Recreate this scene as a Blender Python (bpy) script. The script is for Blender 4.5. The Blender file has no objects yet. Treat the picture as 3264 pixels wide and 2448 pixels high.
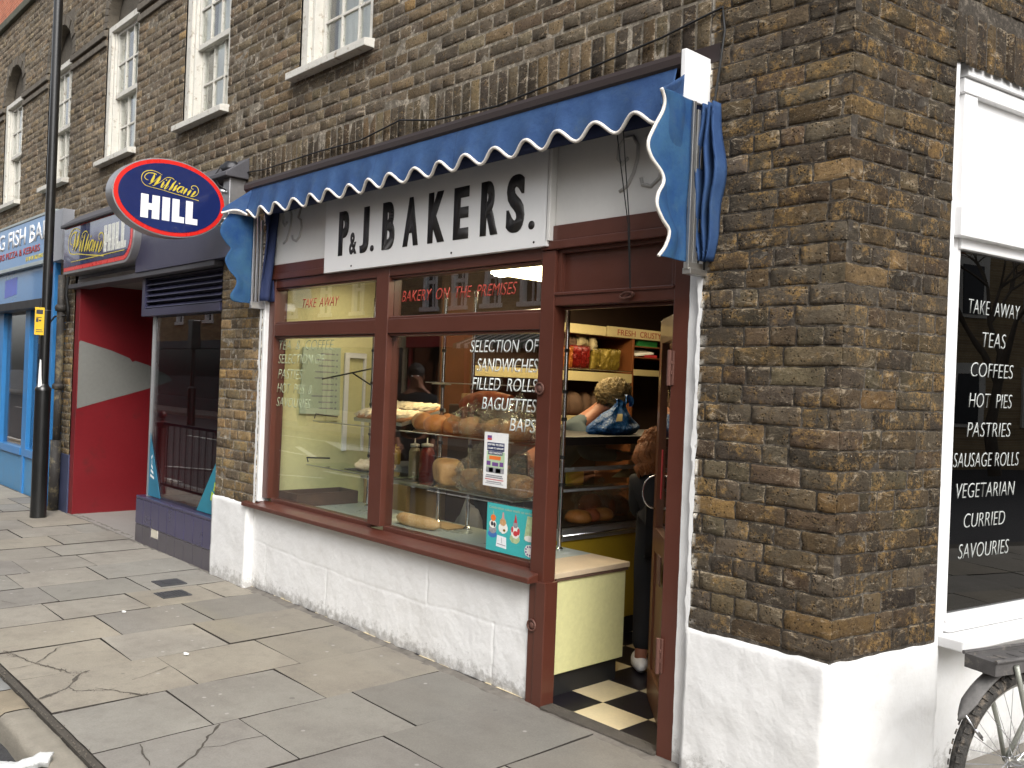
import bpy, bmesh, math, random
import numpy as np
from mathutils import Vector, Matrix, noise

random.seed(7)
SC = bpy.context.scene
COL = SC.collection
RAD = math.radians
V = Vector

# ------------------------------------------------------------------ materials
def lin(c):
    out = []
    for v in c[:3]:
        v = v / 255.0
        out.append(v / 12.92 if v <= 0.04045 else ((v + 0.055) / 1.055) ** 2.4)
    return tuple(out) + (1.0,)

def hx(r, g, b): return lin((r, g, b))

MATS = {}
class NT:
    def __init__(s, name):
        s.m = bpy.data.materials.new(name); s.m.use_nodes = True
        s.t = s.m.node_tree; s.t.nodes.clear()
        s.out = s.n('ShaderNodeOutputMaterial')
    def n(s, typ, **kw):
        nd = s.t.nodes.new(typ)
        for k, v in kw.items():
            if k[0] == '_': setattr(nd, k[1:], v)
            else:
                key = k.replace('__', ' ')
                nd.inputs[key].default_value = v
        return nd
    def l(s, a, b): s.t.links.new(a, b)
    def co(s): 
        return s.n('ShaderNodeTexCoord').outputs['Object']
    def noise(s, scale, detail=4, rough=.6, vec=None, dist=0):
        nd = s.n('ShaderNodeTexNoise', Scale=scale, Detail=detail, Roughness=rough, Distortion=dist)
        s.l(vec if vec is not None else s.co(), nd.inputs['Vector'])
        return nd.outputs['Fac']
    def ramp(s, fac, stops):
        r = s.n('ShaderNodeValToRGB'); e = r.color_ramp.elements
        while len(e) < len(stops): e.new(.5)
        for el, (p, c) in zip(e, stops):
            el.position = p
            el.color = c if not isinstance(c, (int, float)) else (c, c, c, 1)
        s.l(fac, r.inputs['Fac']); return r.outputs['Color']
    def mix(s, fac, a, b, mode='MIX'):
        m = s.n('ShaderNodeMix', _data_type='RGBA', _blend_type=mode)
        for idx, v in ((0, fac), (6, a), (7, b)):
            if hasattr(v, 'is_linked') or hasattr(v, 'links'): s.l(v, m.inputs[idx])
            else: m.inputs[idx].default_value = v
        return m.outputs[2]
    def math(s, op, a, b=0.0, clamp=False):
        m = s.n('ShaderNodeMath', _operation=op, _use_clamp=clamp)
        for i, v in ((0, a), (1, b)):
            if hasattr(v, 'links'): s.l(v, m.inputs[i])
            else: m.inputs[i].default_value = v
        return m.outputs[0]
    def bump(s, h, strength=.3, dist=.01):
        b = s.n('ShaderNodeBump', Strength=strength, Distance=dist)
        s.l(h, b.inputs['Height']); return b.outputs['Normal']
    def bsdf(s, **kw):
        b = s.n('ShaderNodeBsdfPrincipled')
        for k, v in kw.items():
            key = {'base': 'Base Color', 'rough': 'Roughness', 'metal': 'Metallic', 'normal': 'Normal', 'coat': 'Coat Weight',
                   'spec': 'Specular IOR Level', 'em': 'Emission Color', 'es': 'Emission Strength', 'sheen': 'Sheen Weight',
                   'crough': 'Coat Roughness', 'sss': 'Subsurface Weight', 'trans': 'Transmission Weight', 'alpha': 'Alpha'}[k]
            if hasattr(v, 'links'): s.l(v, b.inputs[key])
            else: b.inputs[key].default_value = v
        return b
    def done(s, sh):
        s.l(sh, s.out.inputs['Surface']); MATS[s.m.name] = s.m; return s.m

def pmat(name, c, rough=.6, metal=0., var=.15, vs=7., bump=.15, bs=90., bd=.003, coat=0., fine=.08, sheen=0., dirt=None, dirt_lo=.58, dirt_s=5.):
    t = NT(name)
    n1 = t.noise(vs, 5, .6); n2 = t.noise(vs * 14, 3, .6)
    k = t.math('ADD', t.math('MULTIPLY', t.math('SUBTRACT', n1, .5), var * 3), t.math('MULTIPLY', t.math('SUBTRACT', n2, .5), fine * 3))
    k = t.math('ADD', k, 1.0)
    col = t.mix(1.0, c, k, 'MULTIPLY')
    if dirt:
        f = t.ramp(t.noise(dirt_s, 8, .7), [(dirt_lo, 0), (dirt_lo + .12, 1)])
        col = t.mix(f, col, dirt)
    kw = dict(base=col, rough=t.math('ADD', t.math('MULTIPLY', t.math('SUBTRACT', n1, .5), .2), rough), metal=metal, coat=coat, sheen=sheen)
    if bump: kw['normal'] = t.bump(t.noise(bs, 4, .6), bump, bd)
    return t.done(t.bsdf(**kw).outputs[0])

def emat(name, c, s):
    t = NT(name); e = t.n('ShaderNodeEmission', Color=c, Strength=s); return t.done(e.outputs[0])

def glass_mat(name, ior=1.5, tint=(.97, .985, .97, 1), bump=0., rough=0.0, extra=0.0):
    t = NT(name)
    lw = t.n('ShaderNodeLayerWeight', Blend=.5)
    f0 = ((ior - 1) / (ior + 1)) ** 2
    f5 = t.math('POWER', lw.outputs['Facing'], 5.0)
    frf = t.math('ADD', t.math('MULTIPLY', f5, 1 - f0), f0)
    tr = t.n('ShaderNodeBsdfTransparent', Color=tint)
    gl = t.n('ShaderNodeBsdfGlossy', Color=(1, 1, 1, 1), Roughness=rough)
    if bump:
        nn = t.bump(t.noise(1.3, 2, .5), bump, .05)
        t.l(nn, gl.inputs['Normal'])
    mx = t.n('ShaderNodeMixShader')
    f = frf
    if extra: f = t.math('ADD', f, extra, True)
    t.l(f, mx.inputs[0]); t.l(tr.outputs[0], mx.inputs[1]); t.l(gl.outputs[0], mx.inputs[2])
    return t.done(mx.outputs[0])

def brick_mat(name, smear=.5, smear_c=(.30, .26, .215, 1), dark=.55, gain=1.0, stretch=False):
    t = NT(name)
    a = t.n('ShaderNodeAttribute', _attribute_name='Col'); e = t.n('ShaderNodeAttribute', _attribute_name='edge')
    co = t.co()
    mp = t.n('ShaderNodeMapping'); mp.inputs['Scale'].default_value = (.5, .5, 1.2); t.l(co, mp.inputs['Vector'])
    n1 = t.noise(85, 8, .8); n2 = t.noise(5, 8, .75); n3 = t.noise(22, 9, .85, vec=mp.outputs[0], dist=.7); n5 = t.noise(15, 8, .8, dist=.6)
    k = t.math('ADD', -1.05, t.math('MULTIPLY', n1, 2.5)); k = t.math('ADD', k, t.math('MULTIPLY', n5, 1.7), False)
    k = t.math('MAXIMUM', k, .22)
    col = t.mix(1.0, a.outputs['Color'], k, 'MULTIPLY')
    col = t.mix(t.math('MULTIPLY', t.ramp(n2, [(.42, 0), (.58, 1)]), dark), col, (.034, .029, .026, 1))
    # ochre and grey scabs
    col = t.mix(t.math('MULTIPLY', t.ramp(t.noise(20, 9, .9), [(.54, 0), (.60, 1)]), .65), col, (.20, .135, .060, 1))
    col = t.mix(t.math('MULTIPLY', t.ramp(t.noise(11, 8, .85), [(.54, 0), (.62, 1)]), .40), col, (.115, .105, .085, 1))
    if not stretch: col = t.mix(t.math('MULTIPLY', t.math('MULTIPLY', t.ramp(t.noise(7, 3, .6), [(.50, 0), (.60, 1)]), t.ramp(t.noise(34, 8, .9), [(.50, 0), (.56, 1)])), .75), col, (.27, .175, .065, 1))
    # mortar smears, strongest at the brick edges
    s = t.math('ADD', t.math('MULTIPLY', e.outputs['Fac'], .07 if not stretch else .12), n3)
    f = t.math('MULTIPLY', t.ramp(s, [(.555, 0), (.64, 1)]), smear)
    col = t.mix(f, col, smear_c)
    v = t.n('ShaderNodeTexVoronoi', Scale=70.); t.l(co, v.inputs['Vector'])
    pit = t.math('MULTIPLY', t.ramp(v.outputs['Distance'], [(.16, 1), (.34, 0)]), t.ramp(t.noise(20, 3), [(.47, 0), (.56, 1)]))
    col = t.mix(t.math('MULTIPLY', pit, .85), col, (.010, .008, .007, 1))
    v2 = t.n('ShaderNodeTexVoronoi', Scale=38.); t.l(co, v2.inputs['Vector'])
    fl = t.math('MULTIPLY', t.ramp(v2.outputs['Distance'], [(.06, 1), (.10, 0)]), t.ramp(t.noise(9, 2), [(.53, 0), (.57, 1)]))
    col = t.mix(t.math('MULTIPLY', fl, .7), col, (.5, .48, .44, 1))
    h = t.math('ADD', t.math('MULTIPLY', n1, 2.0), t.math('MULTIPLY', t.noise(240, 3, .7), .4))
    h = t.math('ADD', h, t.math('MULTIPLY', n3, 2.2))
    h = t.math('SUBTRACT', h, t.math('MULTIPLY', pit, 1.2))
    col = t.mix(1.0, col, (gain * 1.04, gain * .98, gain * .90, 1), 'MULTIPLY')
    return t.done(t.bsdf(base=col, rough=.92, spec=.2, normal=t.bump(h, 1.0, .010)).outputs[0])

def mortar_mat(name, c1, c2, dk=.5):
    t = NT(name)
    n = t.noise(30, 8, .75); n2 = t.noise(6, 4)
    col = t.ramp(n, [(.30, c1), (.5, tuple(v * .8 + w * .2 for v, w in zip(c1, c2))), (.62, c2)])
    col = t.mix(t.math('MULTIPLY', t.ramp(n2, [(.4, 0), (.6, 1)]), dk), col, (.045, .038, .032, 1))
    return t.done(t.bsdf(base=col, rough=.95, spec=.2, normal=t.bump(t.noise(150, 5, .7), 1.0, .008)).outputs[0])

def flat_brick_mat(name, c1, c2, mort, scale=4.6, rot=(RAD(90), 0, 0)):
    t = NT(name)
    mp = t.n('ShaderNodeMapping'); mp.inputs['Rotation'].default_value = rot
    t.l(t.co(), mp.inputs['Vector'])
    b = t.n('ShaderNodeTexBrick', Scale=scale); t.l(mp.outputs[0], b.inputs['Vector'])
    b.inputs['Color1'].default_value = c1; b.inputs['Color2'].default_value = c2; b.inputs['Mortar'].default_value = mort
    b.inputs['Mortar Size'].default_value = .02; b.inputs['Brick Width'].default_value = 1.04; b.inputs['Row Height'].default_value = .345
    b.inputs['Bias'].default_value = -.1
    k = t.math('ADD', .5, t.noise(3, 6, .7))
    col = t.mix(1.0, b.outputs['Color'], k, 'MULTIPLY')
    return t.done(t.bsdf(base=col, rough=.9, normal=t.bump(b.outputs['Fac'], -.5, .01)).outputs[0])

def paint_mat(name, c, bump=.5, stain=(.42, .40, .36, 1), amt=.5, base_dirt=True, bs=26, z0=0.0):
    t = NT(name)
    co = t.co()
    n1 = t.noise(3.2, 6, .65); n2 = t.noise(45, 4, .7)
    col = t.mix(t.math('MULTIPLY', t.ramp(n1, [(.5, 0), (.75, 1)]), .14), c, stain)
    if base_dirt:
        sp = t.n('ShaderNodeSeparateXYZ'); t.l(co, sp.inputs[0])
        zz = t.math('SUBTRACT', sp.outputs['Z'], z0)
        low = t.ramp(zz, [(0, 1), (.17, 0)])
        f = t.math('MULTIPLY', t.ramp(t.math('ADD', t.math('MULTIPLY', low, .36), t.noise(24, 8, .75)), [(.66, 0), (.84, 1)]), amt)
        col = t.mix(f, col, (.16, .145, .12, 1))
        col = t.mix(t.math('MULTIPLY', t.ramp(t.noise(60, 8, .8), [(.66, 0), (.74, 1)]), .45), col, (.3, .28, .25, 1))
        col = t.mix(t.math('MULTIPLY', t.ramp(t.noise(2.2, 8, .75), [(.52, 0), (.70, 1)]), .22), col, (.52, .50, .44, 1))
    h = t.math('ADD', t.noise(bs, 3, .5), t.math('MULTIPLY', n2, .3))
    return t.done(t.bsdf(base=col, rough=.55, normal=t.bump(h, bump, .008)).outputs[0])

def slab_mat(name):
    t = NT(name)
    a = t.n('ShaderNodeAttribute', _attribute_name='Col')
    n = t.noise(110, 6, .85); n2 = t.noise(2.1, 7, .65); n4 = t.noise(9, 5, .7)
    k = t.math('ADD', .36, t.math('MULTIPLY', n, .92))
    k = t.math('ADD', k, t.math('MULTIPLY', n2, .36))
    col = t.mix(1.0, a.outputs['Color'], k, 'MULTIPLY')
    col = t.mix(t.math('MULTIPLY', t.ramp(n4, [(.5, 0), (.72, 1)]), .35), col, (.15, .135, .12, 1))
    v = t.n('ShaderNodeTexVoronoi', Scale=4.2); t.l(t.co(), v.inputs['Vector'])
    gum = t.math('MULTIPLY', t.ramp(v.outputs['Distance'], [(.035, 1), (.055, 0)]), t.ramp(t.noise(1.7, 1), [(.46, 0), (.52, 1)]))
    col = t.mix(t.math('MULTIPLY', gum, .42), col, (.50, .49, .46, 1))
    v3 = t.n('ShaderNodeTexVoronoi', Scale=2.6); t.l(t.co(), v3.inputs['Vector'])
    dk = t.ramp(v3.outputs['Distance'], [(.03, 1), (.045, 0)])
    col = t.mix(t.math('MULTIPLY', dk, .5), col, (.10, .095, .085, 1))
    st2 = t.ramp(t.noise(1.1, 9, .75), [(.46, 0), (.62, 1)]); col = t.mix(t.math('MULTIPLY', st2, .30), col, (.125, .105, .095, 1))
    spk = t.ramp(t.noise(210, 4, .9), [(.60, 0), (.68, 1)]); col = t.mix(t.math('MULTIPLY', spk, .35), col, (.42, .39, .34, 1))
    v4 = t.n('ShaderNodeTexVoronoi', Scale=9.0); t.l(t.co(), v4.inputs['Vector'])
    col = t.mix(t.math('MULTIPLY', t.math('MULTIPLY', t.ramp(v4.outputs['Distance'], [(.07, 1), (.11, 0)]), t.ramp(t.noise(2.3, 1), [(.52, 0), (.58, 1)])), .5), col, (.48, .46, .43, 1))
    # grimy strip where the slabs meet the walls
    sp = t.n('ShaderNodeSeparateXYZ'); t.l(t.co(), sp.inputs[0])
    nearw = t.ramp(t.math('ADD', sp.outputs['Y'], t.math('MULTIPLY', t.noise(4, 5), .3)), [(.02, 0), (.16, 1)])
    return t.done(t.bsdf(base=col, rough=.82, spec=.3, normal=t.bump(t.math('ADD', n, t.math('MULTIPLY', n4, 1.5)), .25, .003)).outputs[0])

def fabric_mat(name, c, c2):
    t = NT(name)
    n = t.noise(3.5, 6, .7); w = t.noise(420, 2)
    col = t.mix(t.ramp(n, [(.35, 0), (.65, 1)]), c, c2)
    sm = t.n('ShaderNodeTexWave', Scale=.42, Distortion=0.0); sm.wave_profile = 'SAW'; t.l(t.co(), sm.inputs['Vector'])
    col = t.mix(t.math('MULTIPLY', t.ramp(sm.outputs['Fac'], [(.0, 1), (.012, 0)]), .35), col, (.01, .02, .06, 1))
    col = t.mix(t.math('MULTIPLY', t.ramp(t.noise(8, 8, .8), [(.52, 0), (.68, 1)]), .30), col, (.075, .11, .13, 1))
    col = t.mix(1.0, col, t.math('ADD', .8, t.math('MULTIPLY', w, .4)), 'MULTIPLY')
    b = t.bsdf(base=col, rough=.8, spec=.2, normal=t.bump(t.math('ADD', t.noise(6, 4), t.math('MULTIPLY', w, .05)), .35, .03))
    return t.done(b.outputs[0])

def bread_mat(name, c1, c2, c3, s=9., flour=0.):
    t = NT(name)
    n = t.noise(s, 5, .6); n2 = t.noise(130, 4, .7)
    col = t.ramp(n, [(.3, c1), (.52, c2), (.72, c3)])
    col = t.mix(1.0, col, t.math('ADD', .7, t.math('MULTIPLY', n2, .6)), 'MULTIPLY')
    if flour: col = t.mix(t.math('MULTIPLY', t.ramp(t.noise(70, 5, .7), [(.5, 0), (.6, 1)]), flour), col, (.72, .60, .42, 1))
    return t.done(t.bsdf(base=col, rough=.5, spec=.4, normal=t.bump(n2, .4, .004)).outputs[0])

def wrap_mat(name):
    t = NT(name)
    n = t.bump(t.noise(26, 5, .65, dist=1.2), 1.0, .05)
    tr = t.n('ShaderNodeBsdfTransparent', Color=(.93, .93, .93, 1))
    gl = t.n('ShaderNodeBsdfGlossy', Color=(1, 1, 1, 1), Roughness=.12); t.l(n, gl.inputs['Normal'])
    lw = t.n('ShaderNodeLayerWeight', Blend=.5); t.l(n, lw.inputs['Normal'])
    mx = t.n('ShaderNodeMixShader'); t.l(t.math('ADD', t.math('MULTIPLY', t.math('POWER', lw.outputs['Facing'], 3.5), .8), .06, True), mx.inputs[0])
    t.l(tr.outputs[0], mx.inputs[1]); t.l(gl.outputs[0], mx.inputs[2])
    return t.done(mx.outputs[0])

M_BRICK = brick_mat('stock_brick', .62, (.40, .35, .27, 1), .45, gain=1.75)
M_BRICK2 = brick_mat('stock_brick_weathered', .85, (.36, .315, .25, 1), .26, gain=1.6, stretch=True)
M_MORT = mortar_mat('mortar_dark', (.040, .034, .028, 1), (.22, .19, .15, 1))
M_MORT2 = mortar_mat('mortar_pale', (.15, .13, .10, 1), (.50, .44, .35, 1), .35)
M_WHITE = paint_mat('white_masonry_paint', (.78, .78, .77, 1), .42)
M_WHITE2 = paint_mat('white_gloss_paint', (.82, .82, .82, 1), .08, base_dirt=False)
M_OLDWHITE = pmat('peeling_white_paint', (.62, .60, .54, 1), .6, var=.14, vs=9, bump=.6, bs=40, bd=.006, dirt=(.30, .25, .18, 1), dirt_lo=.555, dirt_s=18)
M_BROWN = pmat('oxblood_gloss_paint', (.088, .027, .017, 1), .34, var=.12, vs=5, bump=.22, bs=22, bd=.004, coat=.15, fine=.03)
M_BROWN2 = pmat('dark_brown_hood', (.022, .012, .010, 1), .5, bump=.2)
M_GLASS = glass_mat('shop_glass', 1.55, bump=.012, extra=.05)
M_GLASS_DARK = glass_mat('dark_window_film', 1.6, (.14, .15, .14, 1), bump=.02, extra=.06)
M_GLASS_BET = glass_mat('bet_glass', 1.62, (.75, .76, .76, 1), bump=.012, extra=.03)
M_SHELFGLASS = glass_mat('shelf_glass', 1.5, (.86, .93, .88, 1))
M_SLAB = slab_mat('york_stone')
M_JOINT = pmat('joint_dirt', (.085, .074, .060, 1), .95, var=.3, vs=20, bump=.8, bs=120, bd=.01)
M_ASPH = pmat('asphalt', (.055, .054, .056, 1), .9, var=.15, vs=3, bump=.9, bs=170, bd=.01, fine=.35)
M_LINE = pmat('road_paint', (.62, .61, .57, 1), .7, var=.2, vs=6, bump=.2, dirt=(.2, .2, .19, 1), dirt_lo=.6)
M_GRASSY = pmat('side_paving', (.20, .17, .12, 1), .9, var=.35, vs=5, bump=.6, bs=60, bd=.01, dirt=(.10, .085, .045, 1), dirt_lo=.5, dirt_s=8)
M_BLUEFAB = fabric_mat('blue_canvas', (.024, .056, .150, 1), (.042, .092, .205, 1))
M_BLUEFAB2 = fabric_mat('blue_canvas_faded', (.014, .055, .175, 1), (.038, .105, .19, 1))
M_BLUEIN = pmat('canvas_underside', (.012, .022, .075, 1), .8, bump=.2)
M_TRIM = pmat('canvas_trim', (.74, .70, .64, 1), .7, bump=.2)
M_ALU = pmat('aluminium', (.50, .49, .46, 1), .38, .9, var=.06, bump=.05)
M_SILVER = pmat('brushed_silver', (.45, .45, .46, 1), .42, .85, var=.08, vs=3, bump=.1, bs=200, bd=.001)
M_CHROME = pmat('chrome', (.62, .63, .66, 1), .16, 1.0, var=.03, bump=0)
M_DARKMET = pmat('dark_metal', (.035, .035, .038, 1), .45, .6, bump=.1)
M_SIGNW = pmat('sign_board_white', (.74, .74, .73, 1), .38, var=.05, vs=2, bump=.12, bs=6, bd=.01, fine=.01)
M_FASCW = pmat('fascia_white', (.66, .65, .62, 1), .55, var=.08, vs=3, bump=.2, bs=12, bd=.006, fine=.02)
M_NUMSHADE = pmat('numeral_relief_shade', (.40, .39, .37, 1), .6, bump=.05)  # the number is white; its relief shading is put into this grey
M_BLACKL = pmat('black_lettering', (.018, .016, .015, 1), .5, bump=.05, var=.1)
M_LETW = pmat('white_vinyl', (.74, .78, .76, 1), .5, bump=0, var=.03)
M_LETG = pmat('greyed_vinyl', (.46, .48, .46, 1), .5, bump=0, var=.05)
M_LETF = pmat('faded_vinyl', (.42, .48, .32, 1), .5, bump=0, var=.1)
M_LETR = pmat('red_vinyl', (.42, .055, .035, 1), .5, bump=0, var=.05)
M_SIGNWH = pmat('acrylic_white', (.84, .86, .88, 1), .25, bump=0, var=.02, coat=.3)
M_NAVY = pmat('navy_acrylic', (.012, .022, .105, 1), .18, bump=0, var=.05, coat=1.0)
M_RED = pmat('red_acrylic', (.66, .022, .016, 1), .28, bump=0, var=.04, coat=.3)
M_YEL = pmat('yellow_script', (.66, .53, .05, 1), .4, bump=0, var=.1)
M_MIRR = pmat('mirror_lettering', (.74, .74, .66, 1), .25, .25, var=.3, vs=30, bump=.2, bs=20)
M_PURP = pmat('purple_blue_panel', (.040, .040, .078, 1), .38, var=.1, bump=.1, coat=.15)
M_PURPTILE = pmat('purple_tile', (.046, .042, .098, 1), .3, var=.2, vs=3, bump=.15, bs=30, coat=.3)
M_GREYTILE = pmat('grey_tile', (.075, .068, .082, 1), .35, var=.25, vs=4, bump=.15, coat=.2)
M_GROUT = pmat('grout', (.42, .40, .38, 1), .9)
M_LEAD = pmat('lead_sheet', (.085, .083, .092, 1), .6, .2, var=.2, bump=.3, bs=25, bd=.01)
M_REDW = pmat('crimson_wall', (.16, .007, .011, 1), .42, var=.12, vs=2, bump=.1, dirt=(.10, .012, .012, 1), dirt_lo=.58, dirt_s=3)
M_ARROW = pmat('grey_arrow', (.18, .18, .165, 1), .45, var=.08, vs=2, bump=.05)
M_CEILP = pmat('soffit_paint', (.52, .50, .49, 1), .6)
M_FBLUE = pmat('cyan_blue_paint', (.035, .20, .48, 1), .35, var=.1, bump=.15, coat=.2, dirt=(.10, .22, .36, 1), dirt_lo=.6)
M_FBLUE2 = pmat('pale_blue_panel', (.075, .22, .46, 1), .3, var=.12, vs=1.5, bump=.05, coat=.4)
M_BLACKP = pmat('black_gloss_post', (.010, .010, .010, 1), .32, var=.2, bump=.25, bs=35, coat=.3, dirt=(.30, .29, .27, 1), dirt_lo=.735, dirt_s=38)
M_YNOT = pmat('yellow_notice', (.78, .50, .02, 1), .5, bump=0)
M_INK = pmat('printed_ink', (.04, .04, .05, 1), .6, bump=0)
M_YWALL = pmat('pale_yellow_wall', (.68, .64, .34, 1), .6, var=.06, vs=2, bump=.12, bs=30, bd=.004)
M_YWALL2 = pmat('cream_yellow_panel', (.66, .64, .32, 1), .5, var=.05, vs=3, bump=.1, bs=20)
M_DYEL = pmat('mustard_panel', (.42, .28, .02, 1), .5, var=.1)
M_CREAM = pmat('cream_board', (.52, .44, .24, 1), .5, var=.08)
M_LIT = None
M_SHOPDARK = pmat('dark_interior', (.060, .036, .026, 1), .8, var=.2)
M_WOOD = pmat('stained_wood', (.22, .075, .025, 1), .5, var=.2, vs=6)
M_WOOD2 = pmat('pine_board', (.42, .27, .12, 1), .6, var=.15)
M_TRAYW = pmat('old_wood_tray', (.10, .055, .035, 1), .8, var=.3, vs=14, bump=.4)
M_BLACK = pmat('black_rubber', (.012, .012, .012, 1), .6, bump=.2)
M_DISP = pmat('display_laminate', (.42, .46, .42, 1), .3, var=.08, vs=4, bump=.05, coat=.2)
M_TILEC = pmat('cream_floor_tile', (.72, .60, .37, 1), .35, var=.08, vs=5, bump=.08, coat=.2)
M_TILEB = pmat('black_floor_tile', (.012, .010, .014, 1), .35, var=.2, bump=.1)
M_MENU = pmat('menu_board', (.48, .56, .42, 1), .5, bump=0, var=.05)
M_TINLOAF = bread_mat('tin_loaf_crust', (.50, .22, .07, 1), (.58, .33, .13, 1), (.30, .10, .03, 1), 7)
M_BAP = bread_mat('bap_crust', (.52, .22, .06, 1), (.46, .17, .04, 1), (.30, .09, .02, 1), 12)
M_BAPF = bread_mat('bap_crust_pale', (.60, .36, .17, 1), (.56, .30, .12, 1), (.48, .2, .07, 1), 12, .35)
M_BATON = bread_mat('baton_crust', (.55, .33, .14, 1), (.60, .36, .15, 1), (.44, .2, .07, 1), 9, .4)
M_DARKLOAF = bread_mat('dark_crust', (.36, .09, .025, 1), (.30, .06, .02, 1), (.22, .05, .015, 1), 9)
M_CRUMB = pmat('crumb', (.66, .50, .28, 1), .8, var=.1, vs=40, bump=.5)
M_ICING = pmat('coconut_icing', (.88, .78, .58, 1), .8, var=.12, vs=40, bump=1.0, bs=150, bd=.02, fine=.2)
M_BUN = bread_mat('bun_crust', (.45, .20, .08, 1), (.52, .24, .10, 1), (.36, .12, .05, 1), 16)
M_WRAP = wrap_mat('clear_wrapper')
M_PAPER = pmat('white_paper', (.80, .80, .78, 1), .6, bump=.1, var=.02)
M_TEAL = pmat('teal_poster', (.05, .42, .42, 1), .4, bump=0, var=.06)
M_GREEN = pmat('green_card', (.03, .28, .07, 1), .6, bump=0)
M_ORANGE = pmat('orange_print', (.75, .17, .03, 1), .6, bump=0)
M_PRED = pmat('red_print', (.55, .04, .05, 1), .6, bump=0)
M_PGREY = pmat('grey_print', (.28, .28, .30, 1), .6, bump=0, var=.5, vs=80)
M_PGREEN = pmat('pale_green_print', (.45, .60, .38, 1), .6, bump=0)
M_PPURP = pmat('purple_print', (.16, .07, .25, 1), .6, bump=0)
M_PBLUE = pmat('blue_print', (.05, .16, .42, 1), .6, bump=0)
M_PNAVY = pmat('navy_print', (.02, .03, .10, 1), .6, bump=0)
M_CAKEW = pmat('cake_white', (.80, .78, .72, 1), .6, bump=0)
M_CAKEG = pmat('cake_green', (.42, .52, .28, 1), .6, bump=0, var=.4, vs=60)
M_SKIN = pmat('skin', (.36, .15, .09, 1), .5, bump=.05, var=.05)
M_SKIN2 = pmat('skin_brown', (.28, .12, .07, 1), .5, bump=.05)
M_HAIRB = pmat('blonde_hair', (.24, .175, .075, 1), .6, var=.5, vs=30, bump=1., bs=60, bd=.02, fine=.3)
M_HAIRR = pmat('auburn_hair', (.22, .075, .02, 1), .5, var=.4, vs=30, bump=1., bs=50, bd=.02, fine=.3)
M_HAIRD = pmat('dark_hair', (.018, .012, .010, 1), .6)
M_GREYTOP = pmat('grey_jumper', (.075, .10, .11, 1), .9, bump=.3, bs=200)
M_BLKCLOTH = pmat('black_cloth', (.010, .010, .012, 1), .9, bump=.3)
M_BLUECLOTH = pmat('blue_cloth', (.01, .02, .30, 1), .9)
M_BAG = pmat('blue_polythene', (.004, .085, .30, 1), .42, var=.35, vs=16, bump=1.0, bs=34, bd=.03)
M_WBAG = pmat('white_polythene', (.60, .61, .60, 1), .4, var=.06, bump=.8, bs=30, bd=.01)
M_RCRISP = pmat('red_crisp_packet', (.20, .012, .010, 1), .22, .3, var=.5, vs=14, bump=.9, bs=22, bd=.02, coat=.4)
M_YCRISP = pmat('yellow_crisp_packet', (.25, .18, .03, 1), .22, .3, var=.4, vs=14, bump=.9, bs=22, bd=.02, coat=.4)
M_OCRISP = pmat('orange_crisp_packet', (.34, .10, .02, 1), .25, .3, var=.4, vs=14, bump=.8, bs=22, bd=.02)
M_SACK = pmat('paper_sack', (.36, .30, .18, 1), .5, var=.3, vs=14, bump=.9, bs=22, bd=.02)
M_KETCH = pmat('ketchup_bottle', (.22, .025, .02, 1), .3, bump=0)
M_MAYO = pmat('mayo_bottle', (.40, .34, .23, 1), .3, bump=0)
M_MUST = pmat('mustard_bottle', (.45, .31, .07, 1), .3, bump=0)
M_TYRE = pmat('dusty_tyre', (.045, .042, .038, 1), .9, var=.3, vs=30, bump=.8, bs=80, bd=.01, dirt=(.17, .14, .11, 1), dirt_lo=.52, dirt_s=30)
M_BFRAME = pmat('silver_grey_bike_paint', (.30, .31, .27, 1), .45, .3, var=.1, bump=.1, dirt=(.2, .17, .12, 1), dirt_lo=.62, dirt_s=30)
M_FENDER = pmat('dusty_mudguard', (.13, .125, .12, 1), .8, var=.35, vs=40, bump=.5, bs=120)
M_RACK = pmat('dusty_black_rack', (.085, .080, .078, 1), .7, var=.4, vs=20, bump=.3, dirt=(.2, .18, .15, 1), dirt_lo=.55, dirt_s=14)
M_REFL = pmat('orange_reflector', (.75, .10, .02, 1), .3, bump=0)
M_CURT = pmat('net_curtain', (.46, .47, .46, 1), .9, var=.12, vs=6, bump=.2, bs=30)
M_PIPE = pmat('old_iron_pipe', (.055, .050, .045, 1), .6, var=.3, bump=.4, dirt=(.24, .20, .12, 1), dirt_lo=.5, dirt_s=7)
M_CABLE = pmat('black_cable', (.010, .010, .010, 1), .6, bump=0)
M_GREYP = pmat('grey_enamel', (.30, .31, .34, 1), .4, var=.08, bump=.1)
M_MAROON = pmat('maroon_railing', (.055, .012, .012, 1), .4, var=.15, bump=.2)
M_BARK = pmat('bark', (.10, .08, .06, 1), .9, var=.3, bump=.8)
M_TWIG = pmat('red_twigs', (.16, .055, .03, 1), .9)
M_OPPB = flat_brick_mat('opposite_brick', (.34, .25, .13, 1), (.24, .17, .09, 1), (.36, .31, .23, 1))
M_REDB = flat_brick_mat('red_brick', (.42, .12, .055, 1), (.33, .09, .045, 1), (.42, .33, .25, 1))
M_PARA = pmat('mossy_coping', (.09, .09, .065, 1), .95, var=.4, vs=9, bump=.7, bs=40)
M_GRAVEL = pmat('debris', (.16, .14, .115, 1), .9, var=.5, vs=60)
M_RUST = pmat('rust_bracket', (.13, .06, .045, 1), .6, .3, bump=.5, bs=50)
M_IRONC = pmat('iron_cover', (.09, .09, .095, 1), .55, .5, var=.2, bump=.5, bs=60)
M_LAMP = emat('lamp_diffuser', (1, .80, .45, 1), 7)
M_LAMPW = emat('lamp_spot', (1, .9, .7, 1), 12)
M_ISTRIP = emat('lit_panel', (1, .74, .30, 1), 1.1)

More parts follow.
